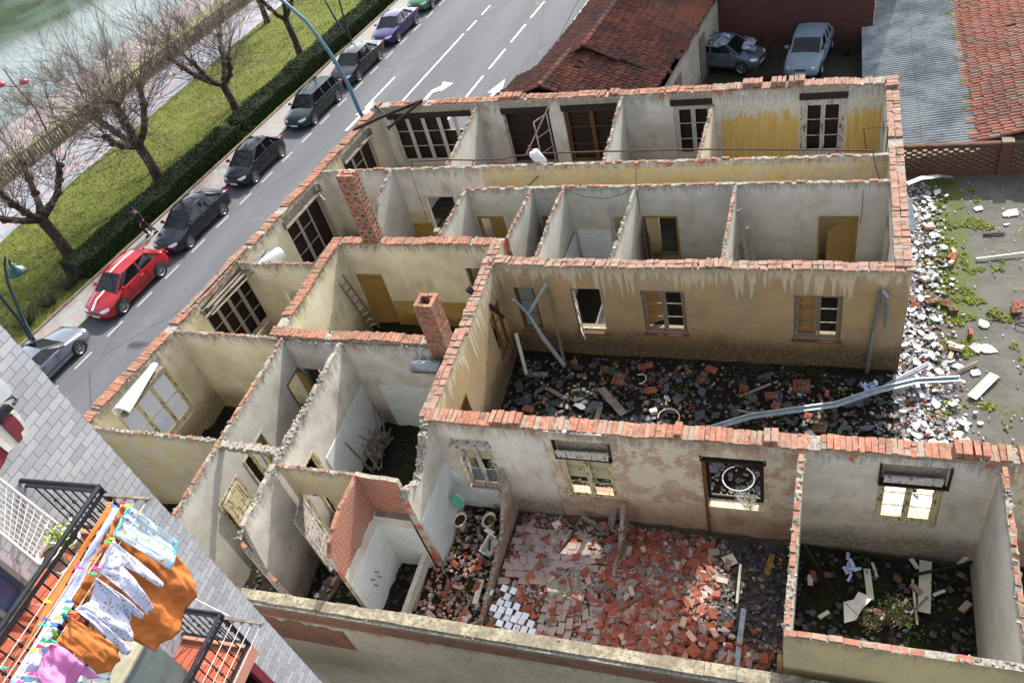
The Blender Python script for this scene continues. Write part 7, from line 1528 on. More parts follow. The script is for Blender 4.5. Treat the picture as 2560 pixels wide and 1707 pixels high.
def shard(p, r, ms, label, group, tilt=.25):
    o = bpy.data.objects.new('slate_piece', rnd.choice(ms)); COL.objects.link(o); o.location = p; o.rotation_euler = (rnd.uniform(-tilt, tilt), rnd.uniform(-tilt, tilt), rnd.uniform(0, 6.28)); o.scale = (r, r * rnd.uniform(.6, 1), .6); tag(o, ('large ' if r > .17 else 'medium ' if r > .125 else 'small ') + label + (' near the far lattice wall' if p[1] > 22 else ' by the courtyard end' if p[1] < 17.8 and p[0] > 2.2 else ' along the end wall' if p[0] > 2.2 else ' in its left half' if p[0] < -4 else ' in its right half'), 'slate', group)
def wx(y):  # centre line of the white rubble band
    return 2.9 + .35 * math.sin(y * .5 + 1) * .4
k = 0
while k < 170:
    y = rnd.uniform(12.3, 27.0); x = wx(y) + rnd.gauss(.1, .5)
    if x < 2.45 and y > 17.6: continue
    if 15.2 < y < 17.2 and rnd.random() < .3: continue
    shard((x, y, .08 + rnd.uniform(0, .12)), rnd.uniform(.08, .2), SW, 'bleached flat slate in the white rubble', 'bleached slates in the side yard'); k += 1
for px, py, r in ((2270, 88, .33), (2050, 55, .22), (2090, 810, .28), (2040, 965, .26), (2110, 972, .3), (1950, 1540, .28), (1660, 1450, .25), (2240, 160, .1), (1985, 1460, .12), (1850, 1270, .22), (1520, 1295, .2), (2040, 1130, .2), (1840, 1085, .24), (1915, 1085, .2)):
    p = at(1660 + px * .38265, 500 + py * .38265, .05); shard(p, r, SW, 'bleached slate lying apart on the yard concrete', 'stray bleached slates on the concrete', .08)
k = 0
while k < 115:
    x, y = rnd.uniform(-9.2, 2.2), rnd.uniform(12.0, 17.3)
    if nz(x, y, .6, 8) < .1 and rnd.random() < .6: continue
    shard((x, y, .12 + rnd.uniform(0, .06)), rnd.uniform(.13, .3), SDk, 'dark blue-grey slate on the courtyard floor', 'dark slates in the courtyard'); k += 1
def frags(name, label, cat, mat, n, posf, rs, zf, th=.015, cube=False):
    mb = MB(); rr = random.Random(len(label))
    for i in range(n):
        x, y = posf(rr); r = rr.uniform(*rs); z = zf(x, y) + rr.uniform(0, .07)
        Mj = Matrix.Rotation(rr.uniform(0, 6.28), 3, 'Z') @ Matrix.Rotation(rr.uniform(-.5, .5), 3, 'X')
        if cube: mb.box((x, y, z), (r, r * rr.uniform(.5, .9), r * rr.uniform(.3, .7)), M=Mj, jit=r * .15)
        else:
            m = rr.randint(4, 6); P = [(math.cos(6.28 * q / m) * r * rr.uniform(.6, 1), math.sin(6.28 * q / m) * r * rr.uniform(.5, .9)) for q in range(m)]; mb.prism(P, -th / 2, th / 2, M=Mj, c=(x, y, z))
    return tag(mb.build(name, mat), label, cat, kind='stuff')
t = NT('brick_fragments'); M['bfrag'] = t.fin(t.cr(t.isl(), [(0, hexc('#8d4630')), (.2, hexc('#74402f')), (.35, hexc('#8a7d76')), (.75, hexc('#6d6059')), (1, hexc('#a0948b'))]), .95)
frags('slate_rubble', 'white and grey slate splinters beside the end wall', 'rubble', M['slwi'], 3200, lambda q: (lambda y: (max(2.4, wx(y) + q.gauss(0, .5)), y))(q.uniform(12, 27.4)), (.03, .11), lambda x, y: .03)
frags('slate_rubble', 'dark slate splinters in the bare corner of the rubble room', 'rubble', M['sldi'], 500, lambda q: (q.uniform(-1.9, -.3), q.uniform(8.7, 11.3)), (.03, .1), heap)
frags('slate_rubble', 'dark slate splinters on the courtyard floor', 'rubble', M['sldi'], 1700, lambda q: (q.uniform(-9.3, 2.3), q.uniform(11.9, 17.6)), (.03, .14), lambda x, y: .08)
t = NT('orange_brick_fragments'); M['bfrag3'] = t.fin(t.cr(t.isl(), [(0, hexc('#8d4c39')), (.4, hexc('#6f3f33')), (.6, hexc('#87574a')), (.75, hexc('#85786f')), (.9, hexc('#5b4e46')), (1, hexc('#a0948b'))]), .95)
frags('brick_rubble', 'small brick and plaster fragments covering the big rubble room', 'rubble', M['bfrag'], 4600, lambda q: (lambda x, y: (x, y) if not (x > -1.9 and y > 8.7 and q.random() < .9) else (q.uniform(-7.4, -2), q.uniform(7, 11.2)))(q.uniform(-7.5, -.35), q.uniform(7, 11.35)), (.03, .12), heap, cube=True)
frags('brick_rubble', 'whole and half bricks heaped too many to count in the big rubble room', 'rubble', M['bfrag3'], 900, lambda q: (lambda x, y: (x, y) if not (x > -2.1 and y > 8.4) and not (x < -4.7 and q.random() < .75) else (q.gauss(-3.2, .6), q.uniform(7.3, 10.8)))(q.uniform(-7.5, -.5), q.uniform(7.2, 11.2)), (.18, .26), lambda x, y: heap(x, y) + .03, cube=True)
frags('brick_rubble', 'brick crumbs on the bathroom and kitchen floors', 'rubble', M['bfrag'], 800, lambda q: (q.uniform(-9.5, -7.8), q.uniform(7, 11.3)), (.02, .12), lambda x, y: .16, cube=True)
frags('brick_rubble', 'dark crumbs and splinters on the rooms with weeds', 'rubble', M['sldi'], 1500, lambda q: (q.uniform(-15.3, 3.6), q.uniform(7.4, 11.3)), (.02, .12), lambda x, y: .16)
frags('brick_rubble', 'mixed crumbs scattered over the concrete yard', 'rubble', M['slwi'], 350, lambda q: (q.uniform(3.5, 8), q.uniform(12, 27.4)), (.01, .05), lambda x, y: .02)
frags('brick_rubble', 'brick crumbs across courtyard and white rubble', 'rubble', M['bfrag'], 1400, lambda q: (q.uniform(-9.3, 4), q.uniform(12, 17.6)) if q.random() < .7 else (q.uniform(2.4, 4), q.uniform(12, 25)), (.02, .1), lambda x, y: .08, cube=True)
frags('plaster_rubble', 'bright pale plaster crumbs on the sunlit rubble', 'rubble', M['mortarw'], 260, lambda q: (-5.6 + q.gauss(0, .35), 9.5 + q.gauss(0, .3)), (.05, .17), heap, cube=True)
# white tiles on their backing
t = NT('white_tile_loose'); v = t.obj(); M['tl'] = t.fin(t.mix(t.rnd(), hexc('#c3c7d0'), hexc('#b2b7c2')), .3)
k = 0
for i in range(7):
    for j in range(5):
        p = at(800 + (1090 + j * 52 + i * 10 + (0 if i < 4 else 22)) * .3871, 1100 + (1230 + j * 14 - (6 - i) * 50 + i * 0) * .3871, .42)
        if (i < 3 and rnd.random() < .45) or (j == 4 and i < 3): continue
        mb = MB(); mb.box((0, 0, 0), (.17, .17, .03), jit=.005); o = mb.build('wall_tile', M['tl'], local=True); o.location = (p.x + rnd.uniform(-.02, .02), p.y, p.z + rnd.uniform(-.03, .03)); o.rotation_euler = (rnd.uniform(-.15, .15), rnd.uniform(-.15, .15), -.15 + rnd.uniform(-.12, .12)); tag(o, 'loose white square tile in the patch at the lower left of the rubble', 'tile', 'loose white tiles on the rubble'); k += 1
# ---- planks, boards, pipes
def plank(a, b, w, h, mat, label, name='plank', cat='plank', bend=0.0, z0=None):
    a = Vector(a); b = Vector(b); mb = MB(); m = (a + b) / 2; n = 5
    P = [a.lerp(b, i / n) + Vector((0, 0, bend * math.sin(PI * i / n))) for i in range(n + 1)]
    if bend == 0: mb.bar(a, b, w, h)
    else:
        for p, q in zip(P, P[1:]): mb.bar(p, q + (q - p) * .02, w, h)
    return tag(mb.build(name, mat, loc=m), label, cat)
def P5(x, y, z): return at(800 + x * .38265, 500 + y * .38265, z)
def P6(x, y, z): return at(1660 + x * .38265, 500 + y * .38265, z)
def P8(x, y, z): return at(800 + x * .3871, 1100 + y * .3871, z)
def P9(x, y, z): return at(1660 + x * .3871, 1100 + y * .3871, z)
def P2(x, y, z): return at(800 + x * .38265, y * .38265, z)
plank(P5(1835, 1230, .2), P5(1985, 1400, .25), .26, .03, M['wgrey'], 'wide grey perforated board lying askew in the courtyard', 'board', 'board')
plank(P5(1490, 1230, .18), P5(1600, 1295, .2), .14, .03, M['wgrey'], 'short grey board left of the perforated one')
plank(P5(1830, 1350, .2), P5(1800, 1470, .2), .16, .03, M['wgrey'], 'brown-grey splintered board by the near wall')
plank(P6(490, 1285, .2), P6(700, 1200, .25), .07, .04, M['wgrey'], 'thin plank slanting before the third courtyard window')
plank(P6(480, 1375, .16), P6(640, 1400, .16), .09, .04, M['wgrey'], 'low plank near the white hose')
plank(P6(2010, 1290, .1), P6(2160, 1140, .12), .26, .03, M['wboard'], 'torn pale cardboard-like board on the yard concrete', 'board', 'board')
plank(P6(1915, 1115, .1), P6(2050, 1055, .12), .06, .04, M['wgrey'], 'dark stick on moss right of the white rubble')
plank(P6(2040, 385, .1), P6(2352, 345, .12), .05, .05, M['wboard'], 'long pale pole reaching to the right edge of the yard', 'pole', 'pole')
plank(P6(2085, 225, .06), P6(2230, 215, .06), .07, .04, M['wdark'], 'short dark stick on the upper yard'); plank(P6(2110, 730, .06), P6(2200, 780, .06), .05, .03, M['wdark'], 'charred stick on the concrete'); plank(P6(1495, 1420, .1), P6(1615, 1360, .12), .1, .04, M['wgrey'], 'grey plank stub at the lower end of the white rubble')
plank(P6(1560, 1100, .1), P6(1600, 1020, .3), .05, .04, M['wgrey'], 'thin upright batten at the ruin corner')
# long bent gutter
mb = MB(); pts = [P6(300, 1500, .35), P6(560, 1420, .42), P6(840, 1380, .5), P6(1110, 1345, .5), P6(1390, 1250, .5), P6(1650, 1190, .4), P6(1930, 1175, .3)]
for p, q in zip(pts, pts[1:]): mb.bar(p, q + (q - p).normalized() * .03, .17, .03, upv=(0, .35, 1)); mb.bar(p + Vector((0, .08, .04)), q + Vector((0, .08, .04)), .03, .09)
tag(mb.build('gutter', M['zincl'], loc=pts[3]), 'long bent zinc gutter lying across the courtyard into the rubble', 'gutter')
mb = MB(); mb.bar(P6(1450, 1215, .3), P6(1735, 1065, .5), .2, .02, upv=(0, .4, 1)); mb.bar(P6(1455, 1205, .38), P6(1730, 1060, .58), .02, .07); tag(mb.build('gutter', M['zincl'], loc=P6(1600, 1140, .3)), 'short open zinc gutter piece above the long one', 'gutter')
mb = MB(); mb.bar(P6(1640, 1170, .25), P6(1690, 1290, .2), .1, .03); mb.bar(P6(1700, 1170, .25), P6(1720, 1230, .2), .06, .03); tag(mb.build('gutter', M['zincl'], loc=P6(1670, 1230, .2)), 'small crossing zinc strip under the gutter on the white rubble', 'gutter')
mb = MB(); mb.tube([P6(1400, 590, 0) if 0 else (1.62, 17.6, 3.3), (1.66, 17.56, 3.38), (1.78, 17.5, 3.25), (1.83, 17.45, 2.2)], .06, 8); mb.tube([(1.62, 17.62, 3.3), (1.52, 17.6, 1.6), (1.5, 17.6, 0.0)], .055, 8); tag(mb.build('downpipe', M['zinc'], loc=(1.6, 17.6, 0)), 'broken zinc downpipe folded over at the right of the courtyard wall', 'downpipe')
a1 = aty(800 + 1265 * .38265, 500 + 650 * .38265, 17.0); a2 = aty(800 + 1360 * .38265, 500 + 745 * .38265, 17.2); a3 = aty(800 + 1480 * .38265, 500 + 545 * .38265, 17.5); a4 = P5(1595, 1080, .2)
mb = MB(); mb.tube([a3, a2], .06, 8); mb.tube([a1, a2, a4.lerp(a2, .55) + Vector((-.05, 0, -.05)), a4], [.05, .05, .085, .075], 8); tag(mb.build('downpipe', M['zincl'], loc=a4), 'bent Y-shaped zinc gutter pipe leaning on the courtyard wall', 'downpipe')
plank(aty(800 + 1490 * .38265, 500 + 580 * .38265, 17.66), P5(1597, 1060, .25), .08, .05, M['wgrey'], 'long timber batten leaning on the courtyard wall by the bent pipe')
plank(aty(800 + 1280 * .38265, 500 + 870 * .38265, 17.2), P5(1350, 1140, .2), .11, .03, M['zincl'], 'zinc strip leaning in the left corner of the courtyard', 'metal_strip', 'metal strip'); plank(P5(1355, 1140, .2), P5(1490, 1140, .2), .18, .05, M['wgrey'], 'weathered sill board on the courtyard floor left corner')
def ring(c, r, a0, a1, label, zt=.15, rr_=.016, tilt=.2, mat='porc', name='hose'):
    mb = MB(); n = 22; P = [Vector(c) + Vector((r * math.cos(a0 + (a1 - a0) * i / n), r * math.sin(a0 + (a1 - a0) * i / n), zt * math.sin(i / n * PI) * tilt)) for i in range(n + 1)]; mb.tube(P, rr_, 6); return tag(mb.build(name, M[mat], loc=c), label, 'hose' if name == 'hose' else 'tyre')
ring(P6(30, 1420, .2), .32, -.7, 3.3, 'curl of white plastic hose near the near wall of the courtyard'); ring(P5(2090, 1170, .2), .2, -1.6, 2.2, 'small curl of white hose under the third window'); ring(P9(480, 250, .25), .42, 1.9, 7.4, 'white plastic hoop seen through the unglazed near window', rr_=.02); ring(P6(2345, 800, .1), .2, .5, 5.8, 'old bicycle tyre at the right edge of the yard', mat='tyre', name='tyre', rr_=.022)
mb = MB(); p = P5(2180, 1380, .2); mb.box(p, (.2, .15, .12), rz=.4, jit=.02); tag(mb.build('plastic_box', M['porc'], loc=p), 'small white plastic box next to the white hose', 'box')
mb = MB(); p = P6(1350, 1220, .2); rr = random.Random(1)
for k in range(16): mb.box(p + Vector((rr.gauss(0, .09), rr.gauss(0, .07), rr.uniform(0, .1))), (.14, .1, .02), M=Matrix.Rotation(rr.uniform(0, 6), 3, Vector((rr.random(), rr.random(), 1)).normalized()), jit=.03)
tag(mb.build('plastic_bag', M['palebl'], loc=p), 'crumpled pale blue plastic bag by the ruin corner in the courtyard', 'bag')
plank(P6(1595, 0, 1.2), P6(1630, 195, .3), .22, .02, M['zincl'], 'pale zinc sheet leaning along the outer side of the end wall', 'metal_sheet', 'metal sheet'); mb = MB()
pp = [at(1660 + x * .38265, y * .38265, z) for x, y, z in ((1590, 1200, .5), (1680, 1165, .6), (1800, 1150, .5), (1880, 1155, .2))]
for a, b in zip(pp, pp[1:]): mb.bar(a, b, .2, .02)
tag(mb.build('metal_sheet', M['zincl'], loc=pp[1]), 'curved dark sheet lying under the lattice wall in its shade', 'metal sheet')
# room with pale boards
for (x0, y0, x1, y1, w, lb) in ((1690, 780, 1680, 1110, .26, 'widest pale board with a row of nails, lying along the room'), (1310, 830, 1335, 1030, .15, 'second pale board, left of the wide nailed one'), (1605, 900, 1635, 1190, .05, 'thin pale batten left of the wide board'), (1595, 765, 1640, 830, .1, 'short pale board above the thin batten'), (1345, 790, 1375, 880, .06, 'small pale batten beyond the second board'), (1990, 720, 1900, 805, .09, 'pale batten in the far right corner'), (1500, 1055, 1400, 1160, .07, 'pale stick amid the green shrub'), (1570, 1025, 1530, 1070, .07, 'short pale stick right of the shrub'), (1000, 1145, 1065, 1105, .09, 'small pale block at the left by the partition'), (1740, 1000, 1815, 970, .07, 'short pale stick crossing the wide board edge'), (945, 870, 945, 935, .12, 'small pale tile by the left partition')):
    plank(P9(x0, y0, .24), P9(x1, y1, .26), w, .03, M['wboard'], lb, 'board', 'board')
plank(P9(1610, 870, .36), P9(1990, 790, .5), .06, .05, M['wdark'], 'charred branch lying over the wide pale board', 'branch', 'branch'); plank(P9(1590, 1120, .34), P9(1705, 1010, .42), .05, .04, M['wgrey'], 'grey stick leaning on the wide pale board', 'stick', 'stick'); plank(P9(2095, 1375, .2), P9(2150, 1270, 1.4), .12, .08, M['wdark'], 'dark plank leaning outside the far right partition')
mb = MB(); c = P9(1225, 1080, .3); mb.prism([(-.2, -.42), (.05, -.3), (.18, 0), (.42, .32), (.1, .42), (0, .2), (-.22, .1)], -.015, .015, c=c); tag(mb.build('plasterboard', M['porc'], loc=c), 'jagged white plaster slab beside the bricks', 'plaster slab')
mb = MB(); c = P9(1205, 820, .25); rr = random.Random(5)
for k in range(9): mb.box(c + Vector((rr.gauss(0, .1), rr.gauss(0, .12), rr.uniform(0, .08))), (.2, .06, .03), M=Matrix.Rotation(rr.uniform(-1, 1) + 1.2, 3, 'Z'), jit=.02)
tag(mb.build('plastic_wrapper', M['palebl'], loc=c), 'crumpled white plastic wrapper on the dark floor', 'wrapper')
shrub(tuple(P9(1500, 1140, .15)), .42, .4, 50, M['twig'], 'sunlit leafy green shrub growing in the room with pale boards', 300, (M['leafg'], 6, .022), name='green_shrub'); shrub(tuple(P9(1330, 1180, .15)), .3, .35, 40, M['twig'], 'small twiggy plant left of the green shrub', 301, (M['leafg'], 3, .02), name='green_shrub')
shrub(tuple(P9(360, 960, .3)), .35, .22, 26, M['wboard'], 'dry straw tuft in the middle of the brick heap', 302, name='dry_tuft'); shrub((-1.35, 11.6, 1.35), .3, .45, 26, M['wboard'], 'dry creeper hanging in the unglazed near window', 303, name='dry_creeper')
for pv in ((.9, 12.7, .3),): pass
# white door panels seen beyond the right near window
mb = MB(); mb.box((2.1, 12.9, .5), (.9, 2.2, .05), M=Matrix.Rotation(.75, 3, 'Z') @ Matrix.Rotation(.2, 3, 'X')); tag(mb.build('white_panel', M['porc'], loc=(2.1, 12.9, .5)), 'fallen white door panel seen through the far right window', 'panel'); mb = MB(); mb.box((2.75, 12.8, .45), (.3, 1.9, .05), rz=-.1); tag(mb.build('white_panel', M['porc'], loc=(2.75, 12.8, .45)), 'narrow white panel at the right in the far right window', 'panel')
# long slats and odds in the rubble rooms
plank(P8(695, 735, .75), P8(555, 1125, .3), .14, .35, M['wwhite'], 'long white-painted panel standing on edge in the bathroom rubble', 'panel', 'panel'); plank(P8(695, 815, .4), P8(610, 1100, .25), .08, .05, M['wgrey'], 'grey batten parallel to the white panel'); plank(P8(1045, 900, .3), P8(1000, 1055, .3), .15, .04, M['wwhite'], 'white slat with a rounded end near the low partition'); plank(P8(985, 1010, .3), P8(920, 1135, .3), .06, .04, M['wgrey'], 'thin grey stick by the round-ended slat'); plank(P8(930, 1215, .35), P8(1055, 1150, .5), .07, .05, M['wgrey'], 'grey batten by the front wall'); plank(P8(1690, 490, .5), P8(1830, 580, .35), .1, .1, M['wgrey'], 'short heavy plank under the cream window'); plank(P8(1915, 370, 1.0), P8(1870, 590, .2), .2, .04, M['wgrey'], 'wide grey board leaning on the wall right of the cream window'); plank(P9(495, 800, .7), P9(470, 1050, .4), .06, .03, M['wboard'], 'long pale curved strip in the brick heap'); plank(P9(515, 1090, .6), P9(465, 1500, .4), .12, .1, M['zinc'], 'long grey metal profile standing in the brick heap', 'metal_profile', 'metal profile'); plank(P9(700, 735, .25), P9(665, 870, .25), .14, .04, M['wdoor'], 'short ochre plank on the dark floor left of the thin partition'); plank(P8(1640, 590, .5), P8(1545, 720, .5), .06, .06, M['wdark'], 'charred stick across the mauve bricks')
mb = MB(); c = P9(425, 775, .3); mb.box(c, (.3, .3, .03), rz=.6); tag(mb.build('wall_tile', M['wboard'], loc=c), 'large pale square tile tipped on the dark floor', 'tile'); mb = MB(); c = P8(1530, 545, .3); mb.box(c, (.22, .22, .03), rz=.7); tag(mb.build('wall_tile', M['porc'], loc=c), 'white square tile under the cream window', 'tile')
mb = MB(); c = P8(1535, 945, .55); mb.box(c, (.55, .5, .07), rz=.45, jit=.03); tag(mb.build('slab', M['mauve'] if 'mauve' in M else M['mortar'], loc=c), 'large mauve plaster slab tilted in the middle of the rubble', 'slab')
M['bluep'] = mat_flat('blue_plastic', '#2767b0', .4); mb = MB(); c = P8(1875, 705, .35); mb.lathe(c, [(0, -.05), (.11, -.04), (.13, .02), (.1, .07), (0, .08)], 10); tag(mb.build('blue_tub', M['bluep'], loc=c), 'bright blue plastic tub by the low brick stub', 'tub')
# bathroom fittings
c = Vector(atx(800 + 890 * .3871, 1100 + 390 * .3871, -9.0)); mb = MB(); Mx = Matrix.Rotation(R(75), 3, 'X')
vs = []; n = 28
for r1, z in ((.24, 0), (.27, .03), (.24, .06), (.12, .05), (.11, .0)):
    for j in range(n): a = 2 * PI * j / n; vs.append(c + Mx @ Vector((r1 * math.cos(a) * .82, r1 * math.sin(a) * 1.0, z)))
mb.mesh(vs, [(i * n + j, i * n + (j + 1) % n, ((i + 1) % 5) * n + (j + 1) % n, ((i + 1) % 5) * n + j) for i in range(5) for j in range(n)])
root = empty('toilet_seat', c, 'turquoise toilet seat leaning against the white tiles', 'toilet seat'); mb.build('seat', M['teal'], root, smooth=True); mb = MB(); mb.lathe(c + Mx @ Vector((0, 0, .045)), [(0, .01), (.10, .01), (.15, .03), (.2, .02)], 24, M=Mx); mb.build('lid', M['teal'], root, smooth=True)
def toilet(p, h, label, soil=True, rz=0):
    root = empty('toilet_bowl', p, label, 'toilet'); mb = MB(); n = 24; rings = []
    for r1, r2, z in ((.1, .12, 0), (.09, .11, .12), (.15, .19, .26), (.19, .25, h), (.2, .26, h + .02), (.16, .21, h + .02), (.13, .17, h - .08)): rings.append([Vector(p) + Vector((r1 * math.cos(2 * PI * j / n), r2 * math.sin(2 * PI * j / n) - (.03 if z < .2 else 0), z)) for j in range(n)])
    vs = [q for r_ in rings for q in r_]; mb.mesh(vs, [(i * n + j, i * n + (j + 1) % n, (i + 1) * n + (j + 1) % n, (i + 1) * n + j) for i in range(6) for j in range(n)]); mb.build('bowl', M['porc'], root, smooth=True)
    if soil: mb = MB(); mb.mesh([Vector(p) + Vector((.15 * math.cos(2 * PI * j / 16), .2 * math.sin(2 * PI * j / 16), h - .05 + .02 * math.sin(j * 3))) for j in range(16)], [tuple(range(16))]); mb.build('soil', M['soil'], root)
toilet(P8(925, 560, .15), .38, 'white toilet bowl filled with reddish rubble below the teal seat'); toilet(P8(1110, 560, .15), .36, 'second porcelain bowl overgrown with leaves by the partition')
shrub(tuple(P8(1115, 530, .5)), .12, .12, 12, M['twig'], 'tiny green plant growing in the second bowl', 310, (M['leafg'], 6, .02), name='small_plant'); shrub(tuple(P8(1145, 460, .2)), .15, .2, 12, M['twig'], 'small weed behind the second bowl', 311, (M['leafg'], 5, .022), name='small_plant')
c = P8(1095, 680, .45); root = empty('cistern', c, 'broken white porcelain cistern lying on its side by the low partition', 'cistern'); mb = MB(); Mz = Matrix.Rotation(-.35, 3, 'Z') @ Matrix.Rotation(.25, 3, 'X')
for d_, s_ in (((0, 0, -.14), (.2, .5, .03)), ((-.11, 0, 0), (.03, .5, .3)), ((0, .26, 0), (.25, .03, .3)), ((0, -.26, 0), (.25, .03, .3))): mb.box(c + Mz @ Vector(d_), s_, M=Mz, jit=.006)
mb.build('tank', M['porc'], root); mb = MB(); mb.box(c + Vector((-.1, .36, .1)), (.3, .1, .04), rz=-.4, jit=.02); mb.build('broken_lid', M['porc'], root); mb = MB(); mb.cyl(c + Vector((0, -.1, -.1)), c + Vector((0, .12, .12)), .03, 8); mb.build('valve', M['black'], root)
mb = MB(); c = P8(915, 1175, .3); mb.lathe(c, [(0, .02), (.1, .02), (.14, .05), (.15, .05), (.13, 0), (0, 0)], 16); tag(mb.build('plastic_lid', M['porc'], loc=c), 'round white plastic lid by the front wall', 'lid')  # a round plastic lid lying on the floor
for k, (x, y) in enumerate(((365, 850), (342, 900), (385, 880), (362, 935))):
    p = atx(800 + x * .3871, 1100 + y * .3871, -10.42); mb = MB(); mb.cyl(p + Vector((-.06, 0, 0)), p + Vector((.07, 0, 0)), .022, 8); tag(mb.build('tap', M['zinc'], loc=p), ['highest', 'left', 'right', 'lowest'][k] + ' of the four water pipe stubs in the white tiles', 'tap')
# timber heap in the tiled kitchen
rr = random.Random(9)
for k in range(20):
    b = P8(250 + rr.uniform(-60, 220), 150 + rr.uniform(-150, 60), .2); d = Vector((rr.uniform(-.9, .9), rr.uniform(-.9, .9), 0)); up_ = rr.uniform(0, .9) if k < 12 else rr.uniform(1.0, 1.9)
    a_ = b + Vector((0, 0, .05)); e_ = b + d + Vector((0, 0, up_)); e_.x = min(max(e_.x, -12.85), -9.9); e_.y = min(max(e_.y, 9.8), 13.8); a_.x = min(max(a_.x, -12.7), -9.9); a_.y = min(max(a_.y, 9.8), 13.7)
    plank(a_, e_, rr.uniform(.04, .12), .04, M['wgrey'], 'weathered stick in the tangled timber heap of the tiled kitchen', 'timber', 'timber')
# grouped above
for o in COL.objects:
    if o.get('label', '').startswith('weathered stick in the tangled'): o['group'] = 'timber heap in the tiled kitchen'
mb = MB(); rr = random.Random(3)
for k in range(14): mb.box(P8(330 + rr.uniform(-60, 60), 20 + rr.uniform(-60, 60), .35 + .05 * k * .3), (.5, .3, .03), M=Matrix.Rotation(rr.uniform(0, 3), 3, 'Z') @ Matrix.Rotation(rr.uniform(-.4, .4), 3, 'X'), jit=.04)
tag(mb.build('board_heap', M['wgrey'], loc=P8(330, 20, .3)), 'matted grey boards in the corner of the tiled kitchen', 'rubble', kind='stuff')
mb = MB(); rr = random.Random(6)
for k in range(40): mb.box((-17.2 + rr.gauss(0, .5), 12.9 + rr.gauss(0, .6), .35 + rr.uniform(0, .3)), (rr.uniform(.1, .6), rr.uniform(.1, .4), .05), M=Matrix.Rotation(rr.uniform(0, 6), 3, Vector((rr.random(), rr.random(), 1)).normalized()), jit=.05)
tag(mb.build('debris_heap', M['sldi'], loc=(-17.2, 12.9, .2)), 'dark mossy slate debris in the corner of the street room', 'rubble', kind='stuff')
# water tanks, ladder, timbers
root = empty('water_heater', (-10.6, 13.85, 2.9), 'dented grey cylindrical water heater hanging under the chimney', 'water heater'); mb = MB(); h0 = aty(800 + 605 * .38265, 500 + 1085 * .38265, 13.75); h1 = aty(800 + 795 * .38265, 500 + 1090 * .38265, 13.75); mb.tube([h0 - Vector((.0, 0, 0)), h0 + Vector((.04, 0, 0)), h1 - Vector((.04, 0, 0)), h1], [.17, .21, .21, .17], 22); o = mb.build('tank', M['zinc'], root); soften(o, 50); mb = MB()
for f in (.3, .6): p = h0.lerp(h1, f); mb.tube([p + Vector((0, 0, .2)), p + Vector((.02, .1, .35)), p + Vector((.05, .2, .5))], .015, 6); mb.bar(p + Vector((-.06, 0, .22)), p + Vector((.08, 0, .22)), .02, .02)
mb.build('pipe', M['zincl'], root)
c = Vector((-18.7, 18.35, 3.45)); root = empty('water_tank', c, 'white cylindrical tank lying on the street wall between the windows', 'water tank'); mb = MB(); mb.tube([c + Vector((-.35, -.42, -.12)), c + Vector((-.3, -.36, -.1)), c + Vector((.36, .36, .12)), c + Vector((.4, .42, .13))], [.22, .27, .27, .22], 24); o = mb.build('tank', M['tank'], root); soften(o, 50); mb = MB(); mb.box(c + Vector((-.5, .3, -.15)), (.3, .9, .06), rz=-.1, jit=.04); mb.box(c + Vector((-.75, .1, -.05)), (.12, 1.3, .05), rz=-.1, jit=.03); mb.build('support_board', M['zincl'], root)
root = empty('ladder', (-15.4, 18, 0), 'old grey wooden ladder leaning on the left wall of the inner room', 'ladder'); A = Vector((-15.6, 17.35, 3.25)); B = Vector((-15.55, 17.75, 3.3)); A2 = Vector((-15.1, 17.9, .15)); B2 = Vector((-15.1, 18.3, .15))
A = atx(800 + 118 * .38265, 500 + 540 * .38265, -15.55); B = atx(800 + 148 * .38265, 500 + 490 * .38265, -15.55); A2 = at(800 + 345 * .38265, 500 + 850 * .38265, .2); B2 = at(800 + 392 * .38265, 500 + 835 * .38265, .2)
mb = MB(); mb.bar(A, A2, .04, .07); mb.bar(B, B2, .04, .07); mb.build('rail', M['wgrey'], root); 
for k in range(8): f = .1 + k * .115; mb = MB(); mb.bar(A.lerp(A2, f), B.lerp(B2, f), .05, .025); mb.build('rung', M['wgrey'] if k < 4 else M['wwhite'], root)
root = empty('charred_beam', (-9.4, 16.2, 3.9), 'charred split beam resting across the top of the wing wall', 'beam'); mb = MB(); a = atx(800 + 960 * .38265, 500 + 585 * .38265, -9.9); b = atx(800 + 1200 * .38265, 500 + 765 * .38265, -9.25); mb.bar(a, b, .12, .1); mb.bar(a + Vector((.03, .1, .03)), b + Vector((0, .05, .05)) + (a - b) * .15, .05, .06); mb.build('beam', M['wdark'], root)
# timbers and rusty gas pipes over the back row
plank(aty(1056, 252, 28.55), atx(884, 325, -19.0), .12, .12, M['wdark'], 'long charred pole laid over the back left corner of the ruin', 'pole', 'pole', bend=.05)
mb = MB(); mb.cyl(aty(1050, 256, 28.3), aty(972, 320, 27.2), .06, 8); mb.cyl(aty(973, 319, 27.2), aty(969, 322, 27.15), .1, 8); tag(mb.build('pole', M['wdark'], loc=aty(1010, 288, 27.8)), 'short charred pole stub with a knob, dropping from the long one', 'pole'); mb = MB(); mb.cyl(aty(938, 265, 28.4), aty(965, 292, 27.6), .05, 8); tag(mb.build('pole', M['wdark'], loc=aty(950, 280, 28)), 'short dark strut in the back left corner', 'pole')
def c2p(x, y): return (800 + x * .38265, y * .38265)
mb = MB(); P = [aty(*c2p(x, y), 24.0) for x, y in ((590, 1100), (600, 1055), (840, 1045), (1000, 1048), (1200, 1040), (1260, 1022), (1345, 1015), (1400, 1005), (1700, 995), (2352, 978))] + [aty(1660 + x * .38265, y * .38265, 24.0) for x, y in ((500, 975), (900, 980), (1365, 985))]
